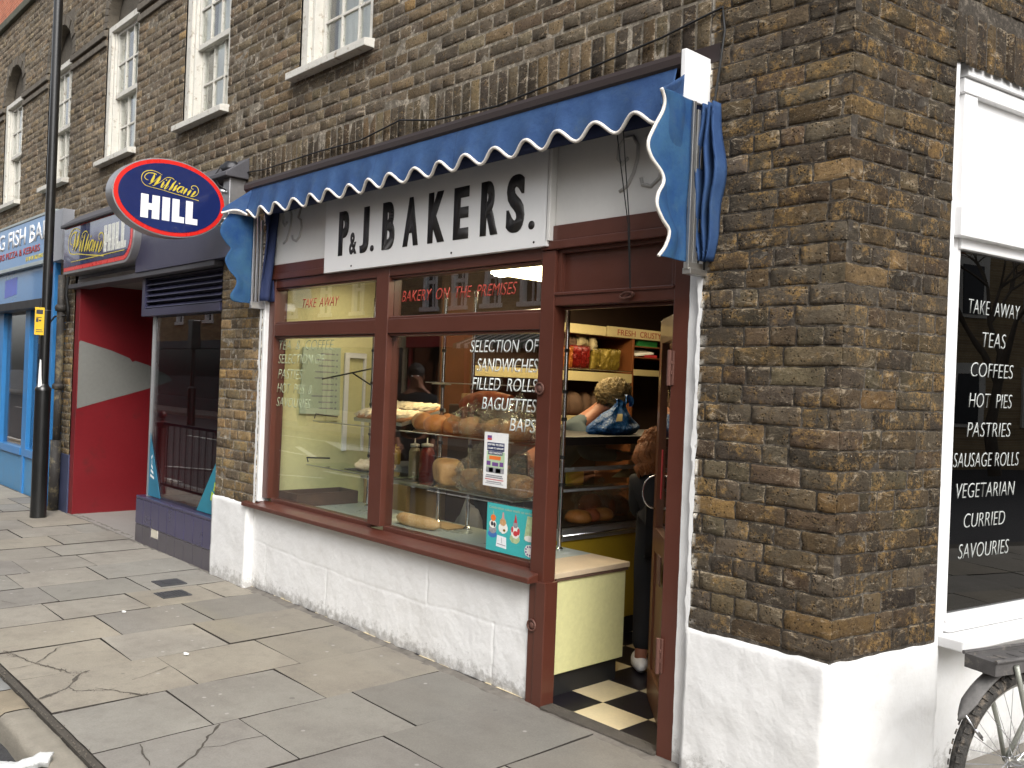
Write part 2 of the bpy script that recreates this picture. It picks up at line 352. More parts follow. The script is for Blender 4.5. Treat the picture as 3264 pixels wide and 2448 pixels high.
# ------------------------------------------------------------------ mesh builder
class MB:
    def __init__(s): s.v = []; s.f = []; s.mi = []; s.m = []; s.col = None
    def mat(s, m):
        if m not in s.m: s.m.append(m)
        return s.m.index(m)
    def add(s, vs, fs, m=None):
        b = len(s.v); i = s.mat(m) if m else 0
        s.v += [tuple(v) for v in vs]; s.f += [tuple(b + k for k in f) for f in fs]; s.mi += [i] * len(fs); return s
    def box(s, x0, x1, y0, y1, z0, z1, m=None, M=None):
        vs = [V((x, y, z)) for x in (x0, x1) for y in (y0, y1) for z in (z0, z1)]
        if M: vs = [M @ v for v in vs]
        return s.add(vs, [(0, 1, 3, 2), (4, 6, 7, 5), (0, 4, 5, 1), (2, 3, 7, 6), (0, 2, 6, 4), (1, 5, 7, 3)], m)
    def poly(s, pts, m=None): return s.add(pts, [tuple(range(len(pts)))], m)
    def prism(s, pts2, P, u, v, n, t, m=None, side=None):
        """polygon (a,b) in frame P,u,v; front face at P, thickness t back along -n"""
        P, u, v, n = V(P), V(u), V(v), V(n)
        k = len(pts2); fr = [P + u * a + v * b for a, b in pts2]; bk = [p - n * t for p in fr]
        s.add(fr, [tuple(range(k))], m)
        s.add(bk, [tuple(reversed(range(k)))], side or m)
        s.add(fr + bk, [(i, i + k, (i + 1) % k + k, (i + 1) % k) for i in range(k)], side or m)
        return s
    def tube(s, path, r, seg=8, m=None, closed=False, caps=True):
        path = [V(p) for p in path]; n = len(path)
        rs = r if isinstance(r, (list, tuple)) else [r] * n
        ref = None; vs = []
        for i, p in enumerate(path):
            a = path[(i - 1) % n] if (closed or i > 0) else p
            b = path[(i + 1) % n] if (closed or i < n - 1) else p
            d = (b - a)
            d = d.normalized() if d.length > 1e-9 else V((0, 0, 1))
            if ref is None: ref = V((0, 0, 1)) if abs(d.z) < .9 else V((1, 0, 0))
            x = ref - d * ref.dot(d)
            if x.length < 1e-6: x = d.orthogonal()
            x.normalize(); y = d.cross(x); ref = x
            for k in range(seg):
                t = 2 * math.pi * k / seg
                vs.append(p + (x * math.cos(t) + y * math.sin(t)) * rs[i])
        fs = []
        for i in range(n if closed else n - 1):
            for k in range(seg):
                j = (i + 1) % n
                fs.append((i * seg + k, i * seg + (k + 1) % seg, j * seg + (k + 1) % seg, j * seg + k))
        if caps and not closed:
            fs.append(tuple(reversed(range(seg)))); fs.append(tuple((n - 1) * seg + k for k in range(seg)))
        return s.add(vs, fs, m)
    def lathe(s, prof, c=(0, 0, 0), seg=20, m=None, axis='Z'):
        vs = []
        for r, z in prof:
            for k in range(seg):
                t = 2 * math.pi * k / seg
                p = (r * math.cos(t), r * math.sin(t), z)
                if axis == 'Y': p = (p[0], p[2], p[1])
                if axis == 'X': p = (p[2], p[0], p[1])
                vs.append(V(p) + V(c))
        n = len(prof)
        fs = [(i * seg + k, i * seg + (k + 1) % seg, (i + 1) * seg + (k + 1) % seg, (i + 1) * seg + k) for i in range(n - 1) for k in range(seg)]
        fs += [tuple(reversed(range(seg))), tuple((n - 1) * seg + k for k in range(seg))]
        return s.add(vs, fs, m)
    def grid(s, fn, nu, nv, m=None, closed_u=False):
        vs = [fn(i / nu, j / nv) for j in range(nv + 1) for i in range(nu + 1)]
        fs = [(j * (nu + 1) + i, j * (nu + 1) + i + 1, (j + 1) * (nu + 1) + i + 1, (j + 1) * (nu + 1) + i) for j in range(nv) for i in range(nu)]
        return s.add(vs, fs, m)
    def blob(s, c, r, m=None, seg=20, rings=12, nz=0., ns=6., power=1., flat=None, M=None, seed=0):
        vs = []; fs = []
        for j in range(rings + 1):
            ph = math.pi * j / rings
            for i in range(seg):
                th = 2 * math.pi * i / seg
                d = V((math.sin(ph) * math.cos(th), math.sin(ph) * math.sin(th), math.cos(ph)))
                d = V([math.copysign(abs(q) ** power, q) for q in d])
                if nz: d *= 1 + nz * noise.fractal(d * ns * .3 + V((seed, seed * 2, 0)), 1., 2., 4)
                p = V((d.x * r[0], d.y * r[1], d.z * r[2]))
                if flat is not None and p.z < flat: p.z = flat
                if M: p = M @ p
                vs.append(p + V(c))
        for j in range(rings):
            for i in range(seg):
                fs.append((j * seg + i, (j + 1) * seg + i, (j + 1) * seg + (i + 1) % seg, j * seg + (i + 1) % seg))
        return s.add(vs, fs, m)
    def build(s, name, m=None, parent=None, smooth=False, bevel=0., seg=2, angle=40):
        me = bpy.data.meshes.new(name)
        me.from_pydata(s.v, [], s.f)
        mats = s.m if s.m else [m]
        for q in mats: me.materials.append(q)
        if s.m: me.polygons.foreach_set('material_index', s.mi)
        if smooth: me.polygons.foreach_set('use_smooth', [True] * len(me.polygons))
        me.update()
        bm = bmesh.new(); bm.from_mesh(me); bmesh.ops.remove_doubles(bm, verts=bm.verts, dist=1e-6)
        if smooth != 'keep': bmesh.ops.recalc_face_normals(bm, faces=bm.faces)
        bm.to_mesh(me); bm.free()
        o = bpy.data.objects.new(name, me); COL.objects.link(o)
        if smooth == 'auto':
            md = o.modifiers.new('es', 'EDGE_SPLIT'); md.split_angle = RAD(angle)
        if bevel:
            b = o.modifiers.new('bevel', 'BEVEL'); b.width = bevel; b.segments = seg; b.limit_method = 'ANGLE'; b.angle_limit = RAD(50)
            b.harden_normals = False
        par(o, parent)
        return o

def par(o, parent):
    if parent is not None:
        o.parent = parent
        o.matrix_parent_inverse = WM[parent.name].inverted()
    WM[o.name] = WM.get(o.name, Matrix.Identity(4))

WM = {}
def thing(name, label, cat, loc=(0, 0, 0), group=None):
    o = bpy.data.objects.new(name, None); COL.objects.link(o); o.location = loc; o.empty_display_size = .1
    WM[o.name] = Matrix.Translation(V(loc))
    return tag(o, label, cat, group)
def tag(o, label=None, cat=None, group=None, kind=None):
    if label: o['label'] = label
    if cat: o['category'] = cat
    if group: o['group'] = group
    if kind: o['kind'] = kind
    return o
def B(name, m, parent, *boxes, bevel=.003):
    mb = MB()
    for b in boxes: mb.box(*b)
    return mb.build(name, m, parent, bevel=bevel)

def dup(o, M, label=None, parent=None, top=True):
    c = o.copy(); COL.objects.link(c)
    if parent is not None: c.parent = parent
    WM[c.name] = WM[o.name].copy()
    if top:
        c.matrix_basis = M @ o.matrix_basis
        if label: c['label'] = label
    for ch in list(o.children):
        dup(ch, M, None, c, False)
    return c

# text as a mesh fitted to a rectangle
FX = (V((1, 0, 0)), V((0, 0, 1)), V((0, -1, 0)))          # facing the street
def text(name, body, P, w, h, m, parent=None, fr=FX, shear=0., bold=0., t=.0015, space=1., smear=0.):
    cu = bpy.data.curves.new('t', 'FONT'); cu.body = body; cu.shear = shear; cu.offset = bold; cu.space_character = space; cu.resolution_u = 5
    to = bpy.data.objects.new('t', cu); COL.objects.link(to)
    dg = bpy.context.evaluated_depsgraph_get()
    me = bpy.data.meshes.new_from_object(to.evaluated_get(dg))
    bpy.data.objects.remove(to); bpy.data.curves.remove(cu)
    xs = [v.co.x for v in me.vertices]; ys = [v.co.y for v in me.vertices]
    x0, x1, y0, y1 = min(xs), max(xs), min(ys), max(ys)
    u, v, n = fr; P = V(P)
    bm = bmesh.new(); bm.from_mesh(me)
    r = bmesh.ops.extrude_face_region(bm, geom=bm.faces[:])
    for e in r['geom']:
        if isinstance(e, bmesh.types.BMVert): e.co.z += 1
    for q in bm.verts:
        q.co = P + u * ((q.co.x - x0) / (x1 - x0) * w) + v * ((q.co.y - y0) / (y1 - y0) * h) + n * (q.co.z * t)
    bmesh.ops.recalc_face_normals(bm, faces=bm.faces)
    if smear:
        base = bm.faces[:] + bm.edges[:] + bm.verts[:]
        for i, dx in enumerate((-1, -.5, .5, 1)):
            d = bmesh.ops.duplicate(bm, geom=base)
            for e in d['geom']:
                if isinstance(e, bmesh.types.BMVert): e.co += u * (dx * smear) + n * (.00015 * (i + 1))
    bm.to_mesh(me); bm.free()
    me.materials.clear(); me.materials.append(m); me.name = name
    o = bpy.data.objects.new(name, me); COL.objects.link(o)
    par(o, parent); return o

# variable width ribbon in a plane, for hand-drawn strokes
def ribbon(mb, pts, P, fr, m=None, sub=6, lift=.001):
    u, v, n = fr; P = V(P)
    q = []
    for i in range(len(pts) - 1):
        p0 = pts[max(i - 1, 0)]; p1 = pts[i]; p2 = pts[i + 1]; p3 = pts[min(i + 2, len(pts) - 1)]
        for k in range(sub):
            t = k / sub
            q.append([.5 * (2 * b + (c - a) * t + (2 * a - 5 * b + 4 * c - d) * t * t + (3 * b - a - 3 * c + d) * t ** 3) for a, b, c, d in zip(p0, p1, p2, p3)])
    q.append(list(pts[-1]))
    vs = []
    for i, a in enumerate(q):
        b = q[min(i + 1, len(q) - 1)]; c = q[max(i - 1, 0)]
        dx, dy = b[0] - c[0], b[1] - c[1]; L = math.hypot(dx, dy) or 1
        nx, ny = -dy / L * a[2] / 2, dx / L * a[2] / 2
        for sgn in (1, -1):
            vs.append(P + u * (a[0] + nx * sgn) + v * (a[1] + ny * sgn) + n * lift)
    k = len(q)
    mb.add(vs, [(2 * i, 2 * i + 1, 2 * i + 3, 2 * i + 2) for i in range(k - 1)], m)

def script_word(mb, P, w, h, fr, m):
    """flowing script name traced in a 770 x 350 box (y down)"""
    S = lambda *a: [((x - 610) / 770 * w, (750 - y) / 355 * h, t / 770 * w) for x, y, t in a]
    def R(*a): ribbon(mb, S(*a), P, fr, m)
    R((875, 440, 4), (810, 408, 6), (740, 398, 8), (680, 415, 9), (635, 455, 9), (612, 515, 8), (618, 590, 7), (655, 640, 7), (720, 660, 6), (850, 672, 6), (1050, 703, 6), (1375, 748, 8))
    R((700, 560, 5), (668, 550, 7), (650, 520, 8), (665, 475, 9), (710, 442, 9), (770, 438, 12), (800, 450, 8))
    R((775, 448, 10), (765, 500, 26), (745, 560, 30), (728, 608, 10), (705, 615, 6))
    R((728, 610, 6), (790, 540, 5), (850, 455, 6))
    R((852, 452, 10), (838, 510, 28), (800, 585, 30), (775, 628, 10), (755, 630, 6))
    R((775, 630, 6), (860, 550, 5), (920, 480, 6), (965, 458, 8), (1010, 462, 8), (1035, 485, 6))
    for top, bot in (((900, 535), (865, 640)), ((985, 478), (910, 652)), ((1060, 492), (970, 655)), ((1078, 555), (1020, 660))):
        mx, my = (top[0] + bot[0]) / 2, (top[1] + bot[1]) / 2
        R((top[0], top[1], 8), (mx + 8, my - 20, 23), (mx - 8, my + 20, 23), (bot[0], bot[1], 10), (bot[0] + 25, bot[1] - 12, 5), (bot[0] + 55, bot[1] - 60, 4))
    for dx, dy in ((925, 500), (1100, 518)):
        R((dx, dy, 16), (dx + 10, dy + 14, 16))
    R((1160, 570, 8), (1120, 575, 16), (1085, 620, 20), (1080, 660, 14), (1105, 662, 8), (1150, 600, 6))
    R((1168, 570, 12), (1145, 620, 24), (1128, 668, 12), (1150, 660, 5))
    for top, bot in (((1205, 588), (1160, 685)), ((1262, 600), (1215, 693)), ((1325, 605), (1265, 705))):
        mx, my = (top[0] + bot[0]) / 2, (top[1] + bot[1]) / 2
        R((top[0] - 45, my, 4), (top[0] - 12, top[1] + 4, 6), (top[0], top[1] + 6, 14), (mx, my, 24), (bot[0], bot[1], 12))
    R((1262, 705, 7), (1310, 690, 7), (1350, 650, 8), (1366, 590, 8), (1345, 530, 8), (1300, 518, 9), (1268, 540, 7), (1275, 575, 6), (1300, 572, 5))

# ------------------------------------------------------------------ camera
CAMY = -3.19
yaw, pitch, roll, foc = 0.8253, 0.000577, 0.03954, 2859.5
cam = bpy.data.cameras.new('camera'); co_ = bpy.data.objects.new('camera', cam); COL.objects.link(co_)
f = V((-math.sin(yaw) * math.cos(pitch), math.cos(yaw) * math.cos(pitch), math.sin(pitch)))
rt = V((math.cos(yaw), math.sin(yaw), 0)); up = rt.cross(f)
r2 = rt * math.cos(roll) + up * math.sin(roll); u2 = -rt * math.sin(roll) + up * math.cos(roll)
co_.matrix_world = Matrix(((r2.x, u2.x, -f.x, 0), (r2.y, u2.y, -f.y, CAMY), (r2.z, u2.z, -f.z, 1.6), (0, 0, 0, 1)))
cam.sensor_width = 36; cam.lens = foc / 3264 * 36; cam.clip_start = .05; cam.clip_end = 1000
SC.camera = co_
WM.clear()

# ------------------------------------------------------------------ wall geometry frame
ANG = 0.1709
CR = V((-1.61, -.05, 0))                                        # brick corner
DV = V((math.sin(ANG), math.cos(ANG), 0)); NV = V((math.cos(ANG), -math.sin(ANG), 0)); UP = V((0, 0, 1))
FR = (DV, UP, NV)

PAL = [(.052, .043, .033), (.062, .052, .038), (.082, .065, .042), (.100, .077, .046), (.075, .054, .036), (.058, .049, .040),
       (.072, .060, .044), (.086, .062, .035), (.090, .076, .050), (.050, .042, .033), (.078, .065, .048)]
OCH = [(.19, .125, .052), (.155, .100, .045), (.17, .12, .062)]
def brick_color(rng, ochre=.06, dark=1.0):
    c = OCH[rng.randrange(3)] if rng.random() < ochre * .4 else PAL[rng.randrange(len(PAL))]
    k = (.60 + .85 * rng.random()) * dark
    return (c[0] * k, c[1] * k * (.97 + .06 * rng.random()), c[2] * k)

def bricks(name, P, du, n, rects, holes, parent, mat, seed=1, fine=False, ochre=.06, snap=None, cull=None, dark=1.0, wear=1.0, white_edges=(), colfn=None):
    rng = random.Random(seed); P, du, n = V(P), V(du), V(n)
    verts = []; faces = []; cols = []; edge = []
    NU, NVv = (8, 6) if fine else (5, 4)
    def put(a0, a1, z0, z1, col, sn, jit):
        e = .0045
        us = [a0, a0 + e] + [a0 + (a1 - a0) * k / (NU - 3) for k in range(1, NU - 3)] + [a1 - e, a1]
        zs = [z0, z0 + e] + [z0 + (z1 - z0) * k / (NVv - 3) for k in range(1, NVv - 3)] + [z1 - e, z1]
        base = len(verts); push = rng.uniform(-.003, .002) * jit; tx = rng.uniform(-.008, .008) * jit; tz = rng.uniform(-.03, .03) * jit
        for j, z in enumerate(zs):
            for i, a in enumerate(us):
                ring = (i in (0, NU - 1)) or (j in (0, NVv - 1))
                corner = (i in (0, NU - 1)) and (j in (0, NVv - 1))
                d = push + tx * (a - (a0 + a1) / 2) + tz * (z - (z0 + z1) / 2)
                q = P + du * a + UP * z
                d += noise.noise(q * 22) * .0034 * wear + noise.noise(q * 75) * .0020 * wear
                if ring: d = -.0052 if fine else -.0045
                aj = a + (noise.noise(q * 40) * .006 * wear if ring else 0); zj = z + (noise.noise(q * 31 + V((7, 0, 0))) * .0055 * wear if ring else 0)
                if corner:
                    aj += .003 * (1 if i == 0 else -1) * rng.random() * wear; zj += .003 * (1 if j == 0 else -1) * rng.random() * wear
                if sn is not None and ((i == 0 and sn[0] == 'a0') or (i == NU - 1 and sn[0] == 'a1')):
                    aj = a; w = .004 + .004 * noise.noise(V((0, 0, z * 25)))
                    q = P + du * aj + UP * zj - (n + sn[1]) * abs(w)
                elif sn is not None and ((i == 1 and sn[0] == 'a0') or (i == NU - 2 and sn[0] == 'a1')) and not (j in (0, NVv - 1)):
                    q = P + du * aj + UP * zj + n * (d * .5)
                else:
                    q = P + du * aj + UP * zj + n * d
                verts.append((q.x, q.y, q.z)); c = col
                cc = col
                for we in white_edges:
                    if abs(a - we) < .018 and noise.noise(V((a * 20, z * 22, 3))) > -.12: cc = (.62, .62, .60)
                cols.append((*cc, 1)); edge.append(1.0 if ring else 0.0)
        for j in range(NVv - 1):
            for i in range(NU - 1):
                faces.append((base + j * NU + i, base + j * NU + i + 1, base + (j + 1) * NU + i + 1, base + (j + 1) * NU + i))
    H = .078
    for (s0, s1, z0, z1, kind) in rects:
        if kind == 'soldier':
            a = s0
            while a < s1 - .02:
                w = rng.uniform(.070, .080); b = min(a + w - .009, s1)
                mid = (a + b) / 2
                if not any(h[0] < mid < h[1] and h[2] < (z0 + z1) / 2 < h[3] for h in holes):
                    put(a, b, z0, z1 - .008, brick_color(rng, ochre, dark), None, 1)
                a += w
            continue
        k0 = round(z0 / H); k1 = round(z1 / H)
        for k in range(k0, k1):
            zb = k * H; zt = zb + H - (.0065 if fine else .011); zc = (zb + zt) / 2
            free = [(s0, s1)]
            for h in holes:
                if h[2] - .02 < zc < h[3] + .02:
                    nf = []
                    for (p, q) in free:
                        if h[1] <= p or h[0] >= q: nf.append((p, q)); continue
                        if h[0] > p: nf.append((p, h[0]))
                        if h[1] < q: nf.append((h[1], q))
                    free = nf
            sag = 0
            for (p, q) in free:
                a = math.floor(p / .4575) * .4575 - .3 + (.1125 if k % 2 else 0) + .05 * ((k * 7) % 3)
                mode = (k % 2)
                idx = 0
                rr = random.Random(seed * 1000 + k)
                while a < q:
                    if mode == 0: L = .225 if rr.random() < .8 else .1125
                    else: L = .1125 if rr.random() < .72 else .225
                    L *= rr.uniform(.96, 1.04)
                    b = a + L - .008
                    ca, cb = max(a, p), min(b, q - .001 if q != s1 else q)
                    cb = min(b, q)
                    # stretch the last brick out to a clean end
                    if q - cb < .04: cb = q
                    if ca - p < .04 and ca > p and a - p < .04: ca = p
                    if cb - ca > .035 and not (cull and cull((ca + cb) / 2, zc)):
                        sn = None; col = brick_color(rng, ochre, dark)
                        if colfn: col = colfn((ca + cb) / 2, zc, col)
                        if snap:
                            if abs(cb - snap[1]) < 1e-4 and snap[0] == 'a1': sn = (snap[0], snap[2])
                            if abs(ca - snap[1]) < 1e-4 and snap[0] == 'a0': sn = (snap[0], snap[2])
                            if sn: col = brick_color(random.Random(k * 31 + 5), ochre * 2, dark * 1.1)
                        put(ca, cb, zb + rng.uniform(-.001, .001), zt + rng.uniform(-.001, .001), col, sn, 1)
                    if cb == q: break
                    a += L
    me = bpy.data.meshes.new(name)
    vs = np.array(verts, dtype=np.float32); me.vertices.add(len(vs)); me.vertices.foreach_set('co', vs.ravel())
    fa = np.array(faces, dtype=np.int32)
    # face orientation: make the first face look along n
    v0, v1, v2 = [V(verts[i]) for i in faces[0][:3]]
    cc = [V(verts[i]) for i in faces[len(faces) // 2]]
    if du.cross(UP).dot(n) < 0: fa = fa[:, ::-1].copy()
    me.loops.add(fa.size); me.loops.foreach_set('vertex_index', fa.ravel())
    me.polygons.add(len(fa)); me.polygons.foreach_set('loop_start', np.arange(0, fa.size, 4, dtype=np.int32)); me.polygons.foreach_set('loop_total', np.full(len(fa), 4, dtype=np.int32))
    nq = (NU - 1) * (NVv - 1); rf = np.array([not (i in (0, NU - 2) or j in (0, NVv - 2)) for j in range(NVv - 1) for i in range(NU - 1)], dtype=bool)
    me.polygons.foreach_set('use_smooth', np.tile(rf, len(fa) // nq))
    me.update(); me.validate()
    at = me.attributes.new('Col', 'FLOAT_COLOR', 'POINT'); at.data.foreach_set('color', np.array(cols, dtype=np.float32).ravel())
    at = me.attributes.new('edge', 'FLOAT', 'POINT'); at.data.foreach_set('value', np.array(edge, dtype=np.float32))
    me.materials.append(mat)
    o = bpy.data.objects.new(name, me); COL.objects.link(o); par(o, parent); return o

def backing(mb, P, du, n, s0, s1, z0, z1, holes, off, m):
    P, du, n = V(P), V(du), V(n)
    xs = sorted({s0, s1, *[min(max(h[i], s0), s1) for h in holes for i in (0, 1)]}); zs = sorted({z0, z1, *[min(max(h[i], z0), z1) for h in holes for i in (2, 3)]})
    for a, b in zip(xs, xs[1:]):
        for c, d in zip(zs, zs[1:]):
            if any(h[0] < (a + b) / 2 < h[1] and h[2] < (c + d) / 2 < h[3] for h in holes): continue
            mb.add([P + du * a + UP * c - n * off, P + du * b + UP * c - n * off, P + du * b + UP * d - n * off, P + du * a + UP * d - n * off], [(0, 1, 2, 3)], m)

# ================================================================== BRICK TERRACE
bld = thing('brick_terrace', 'long two storey terrace of weathered brown stock brick above the shops', 'building', (-6, 0, 0))
n0 = V((0, -1, 0)); YB = -.05
WINX = [(-5.76, -4.84), (-7.79, -6.90), (-9.82, -8.92), (-11.86, -10.97), (-13.88, -12.97), (-15.9, -15.0)]
ZS0, ZS1 = 3.75, 5.14
holes = [(-6.16, -2.33, -.1, 3.05), (-2.34, -2.25, -.1, 2.14), (-8.55, -6.85, -.1, 3.05), (-10.56, -8.5, -.1, 3.05), (-18, -11.1, -.1, 3.3), (-12.0, -10.85, -.1, 2.3)]
holes[0] = (-6.16, -2.25, -.1, 3.05)
holes += [(a, b, ZS0, ZS1 + .55) for a, b in WINX]
def cull_arch(a, z): return False
def arch_fill(mbr, a, b): pass
def tone(a, z, c):
    # the upper wall is paler and greyer than the pier by the door
    g = min(max((-a - 5.2) / 3.0, 0), 1) * (1 if z > 2.9 else .3)
    if z > 3.2 and a < -2.6: g = max(g, .55)
    k = 1 + .75 * g; av = (.082, .072, .058); w = .45 * g
    return tuple((q * (1 - w) + r * w) * k for q, r in zip(c, av))
far = (-17, -6.85)
mb = MB()
wall_holes = [h for h in holes]
backing(mb, (0, YB, 0), V((1, 0, 0)), n0, -17, -1.617, -.05, 6.25, wall_holes + [(-2.25, -1.6, .5, 3.3), (-6.265, -6.1, -.1, .63)], .0035, M_MORT2)
backing(mb, (0, YB, 0), V((1, 0, 0)), n0, -2.25, -1.617, .5, 3.3, [], .005, M_MORT)
backing(mb, CR, DV, NV, .005, 9, -.05, 6.25, [(.668, 3.4, -.1, 3.02)], .005, M_MORT)
wall = mb.build('wall', None, bld, smooth='keep')
upper = bricks('brickwork', (0, YB, 0), V((1, 0, 0)), n0, [(-17, -1.61, 3.3, 6.225, ''), (-6.42, -2.25, 3.05, 3.27, 'soldier'), (-10.9, -6.42, 3.075, 3.3, '')], holes, bld, M_BRICK2, 11, False, .04, snap=('a1', -1.61, NV), colfn=tone)
bricks('brickwork', (0, YB, 0), V((1, 0, 0)), n0, [(-2.25, -1.61, .6, 3.3, '')], [], bld, M_BRICK, 5, True, .09, snap=('a1', -1.61, NV), wear=1.3, white_edges=(-2.25,))
bricks('brickwork', (0, YB, 0), V((1, 0, 0)), n0, [(-6.85, -6.16, .6, 3.075, '')], [], bld, M_BRICK, 8, True, .04, colfn=lambda a, z, c: (c[0] * 1.75, c[1] * 1.7, c[2] * 1.55), white_edges=(-6.16, -6.18))
bricks('brickwork', (0, YB, 0), V((1, 0, 0)), n0, [(-11.1, -10.56, .6, 2.7, '')], [(-17, -11.1, 0, 9)], bld, M_BRICK, 9, False, .04, colfn=lambda a, z, c: (c[0] * 1.3, c[1] * 1.3, c[2] * 1.2))
side_h = [(.66, 3.42, .3, 3.225)]
bricks('brickwork', CR, DV, NV, [(0, .66, .6, 3.3, ''), (0, 4.5, 3.3, 6.225, ''), (.66, 3.6, 3.0, 3.215, 'soldier'), (3.42, 6, .6, 3.3, '')], side_h[:0] + [(.66, 3.42, .3, 3.3)][:0] + [], bld, M_BRICK, 6, True, .13, snap=('a0', 0.0, n0), wear=1.5, dark=.66)

# rounded brick arches over the sash windows, with two thin bands of projecting brick between them
M_ARCH = pmat('arch_brick', (.115, .098, .075, 1), .9, var=.5, vs=9, bump=.9, bs=60, bd=.008); M_TYMP = pmat('tympanum_brick', (.085, .073, .057, 1), .95, var=.4, vs=9, bump=.9, bs=60, bd=.008); M_BAND = pmat('band_brick', (.13, .112, .088, 1), .9, var=.5, vs=12, bump=.8, bs=50, bd=.008)
for a, b in WINX:
    mb = MB(); mbt = MB()
    xc, r = (a + b) / 2, (b - a) / 2
    # tympanum panel in the recess and solid spandrels round the arch
    mbt.add([(a - .02, .06, ZS1 - .05), (b + .02, .06, ZS1 - .05), (b + .02, .06, ZS1 + .57), (a - .02, .06, ZS1 + .57)], [(0, 1, 2, 3)])
    N = 20
    for s in (0, 1):
        pts = [(xc + r * math.cos(math.pi * k / N), ZS1 + r * math.sin(math.pi * k / N)) for k in range(N // 2 + 1)] if s == 0 else [(xc + r * math.cos(math.pi * k / N), ZS1 + r * math.sin(math.pi * k / N)) for k in range(N, N // 2 - 1, -1)]
        ex = b + .0 if s == 0 else a - .0
        poly = pts + [(xc, ZS1 + .56), (ex, ZS1 + .56)]
        mb.prism(poly if s == 0 else poly[::-1], (0, YB + .004, 0), (1, 0, 0), (0, 0, 1), (0, -1, 0), .10)
    for k in range(22):
        t0, t1 = math.pi * (k + .06) / 22, math.pi * (k + .94) / 22
        ra, rb = r + .002, r + .115
        q = [(xc + rr * math.cos(t), ZS1 + rr * math.sin(t)) for rr, t in ((ra, t0), (rb, t0), (rb, t1), (ra, t1))]
        mb.prism(q, (0, YB - .012 + .004 * (k % 3), 0), (1, 0, 0), (0, 0, 1), (0, -1, 0), .05)
    mb.build('arch', M_ARCH, bld, bevel=.004); mbt.build('tympanum', M_TYMP, bld)
ws = sorted(WINX)
for (a, b), (c, d) in zip(ws, ws[1:]):
    B('string_course', M_BAND, bld, (b + .0, c, YB - .030, YB + .01, 5.055, 5.12), bevel=.006); B('string_course', M_BAND, bld, (b + .0, c, YB - .022, YB + .01, 4.955, 5.015), bevel=.006)
B('string_course', M_BAND, bld, (-4.84, -1.63, YB - .030, YB + .01, 5.055, 5.12), bevel=.006)
B('parapet', M_PARA, bld, (-17, -1.55, YB - .05, .30, 6.225, 6.33), bevel=.012)
mb = MB(); mb.box(-17, -1.75, .30, 9, 6.0, 6.2); mb.build('roof', M_LEAD, bld)

# sash windows
def sash_window(a, b, z0, z1):
    mb = MB()
    Y0 = -.035
    mb.box(a, a + .085, Y0, .12, z0, z1); mb.box(b - .05, b, Y0, .12, z0, z1)
    mb.box(a + .085, b - .05, Y0, .12, z1 - .06, z1)
    mb.box(a + .085, a + .125, Y0 + .03, .12, z0, z1 - .06); mb.box(b - .085, b - .05, Y0 + .03, .12, z0, z1 - .06)
    fr = mb.build('window', M_OLDWHITE, bld, bevel=.004)
    mb = MB(); M_ = None
    pts = [(a - .055, -.125, z0 - .062), (b + .035, -.125, z0 - .062), (b + .035, -.125, z0 - .008), (a - .055, -.125, z0 - .008)]
    mb.add([(a - .055, -.125, z0 - .062), (b + .035, -.125, z0 - .062), (b + .035, .02, z0 - .062), (a - .055, .02, z0 - .062),
            (a - .055, -.125, z0 - .012), (b + .035, -.125, z0 - .012), (b + .035, .02, z0 + .012), (a - .055, .02, z0 + .012)],
           [(0, 3, 2, 1), (4, 5, 6, 7), (0, 1, 5, 4), (1, 2, 6, 5), (2, 3, 7, 6), (3, 0, 4, 7)])
    mb.build('sill', M_OLDWHITE, fr, bevel=.004)
    zm = (z0 + z1) / 2 - .02
    for (za, zb, y) in ((z0 + .01, zm, .055), (zm - .035, z1 - .06, .015)):
        mb = MB(); xa, xb = a + .125, b - .085
        mb.box(xa, xb, y, y + .035, za, za + .045); mb.box(xa, xb, y, y + .035, zb - .035, zb)
        mb.box(xa, xa + .035, y, y + .035, za + .045, zb - .035); mb.box(xb - .035, xb, y, y + .035, za + .045, zb - .035)
        for k in (1, 2):
            x = xa + .035 + (xb - xa - .07) * k / 3; mb.box(x - .010, x + .010, y + .004, y + .03, za + .045, zb - .035)
        z = (za + zb) / 2; mb.box(xa + .035, xb - .035, y + .006, y + .028, z - .010, z + .010)
        mb.build('sash', M_OLDWHITE, fr, bevel=.003)
        mb = MB(); mb.box(xa + .03, xb - .03, y + .018, y + .022, za + .04, zb - .03)
        mb.build('pane', M_GLASS, fr)
    mb = MB(); mb.grid(lambda u, v: V((a + .1 + (b - a - .15) * u, .20 + .012 * math.sin(u * 60), z0 + (z1 - z0) * v)), 60, 1)
    mb.build('curtain', M_CURT, fr, smooth='keep')
for a, b in WINX: sash_window(a, b, ZS0, ZS1)

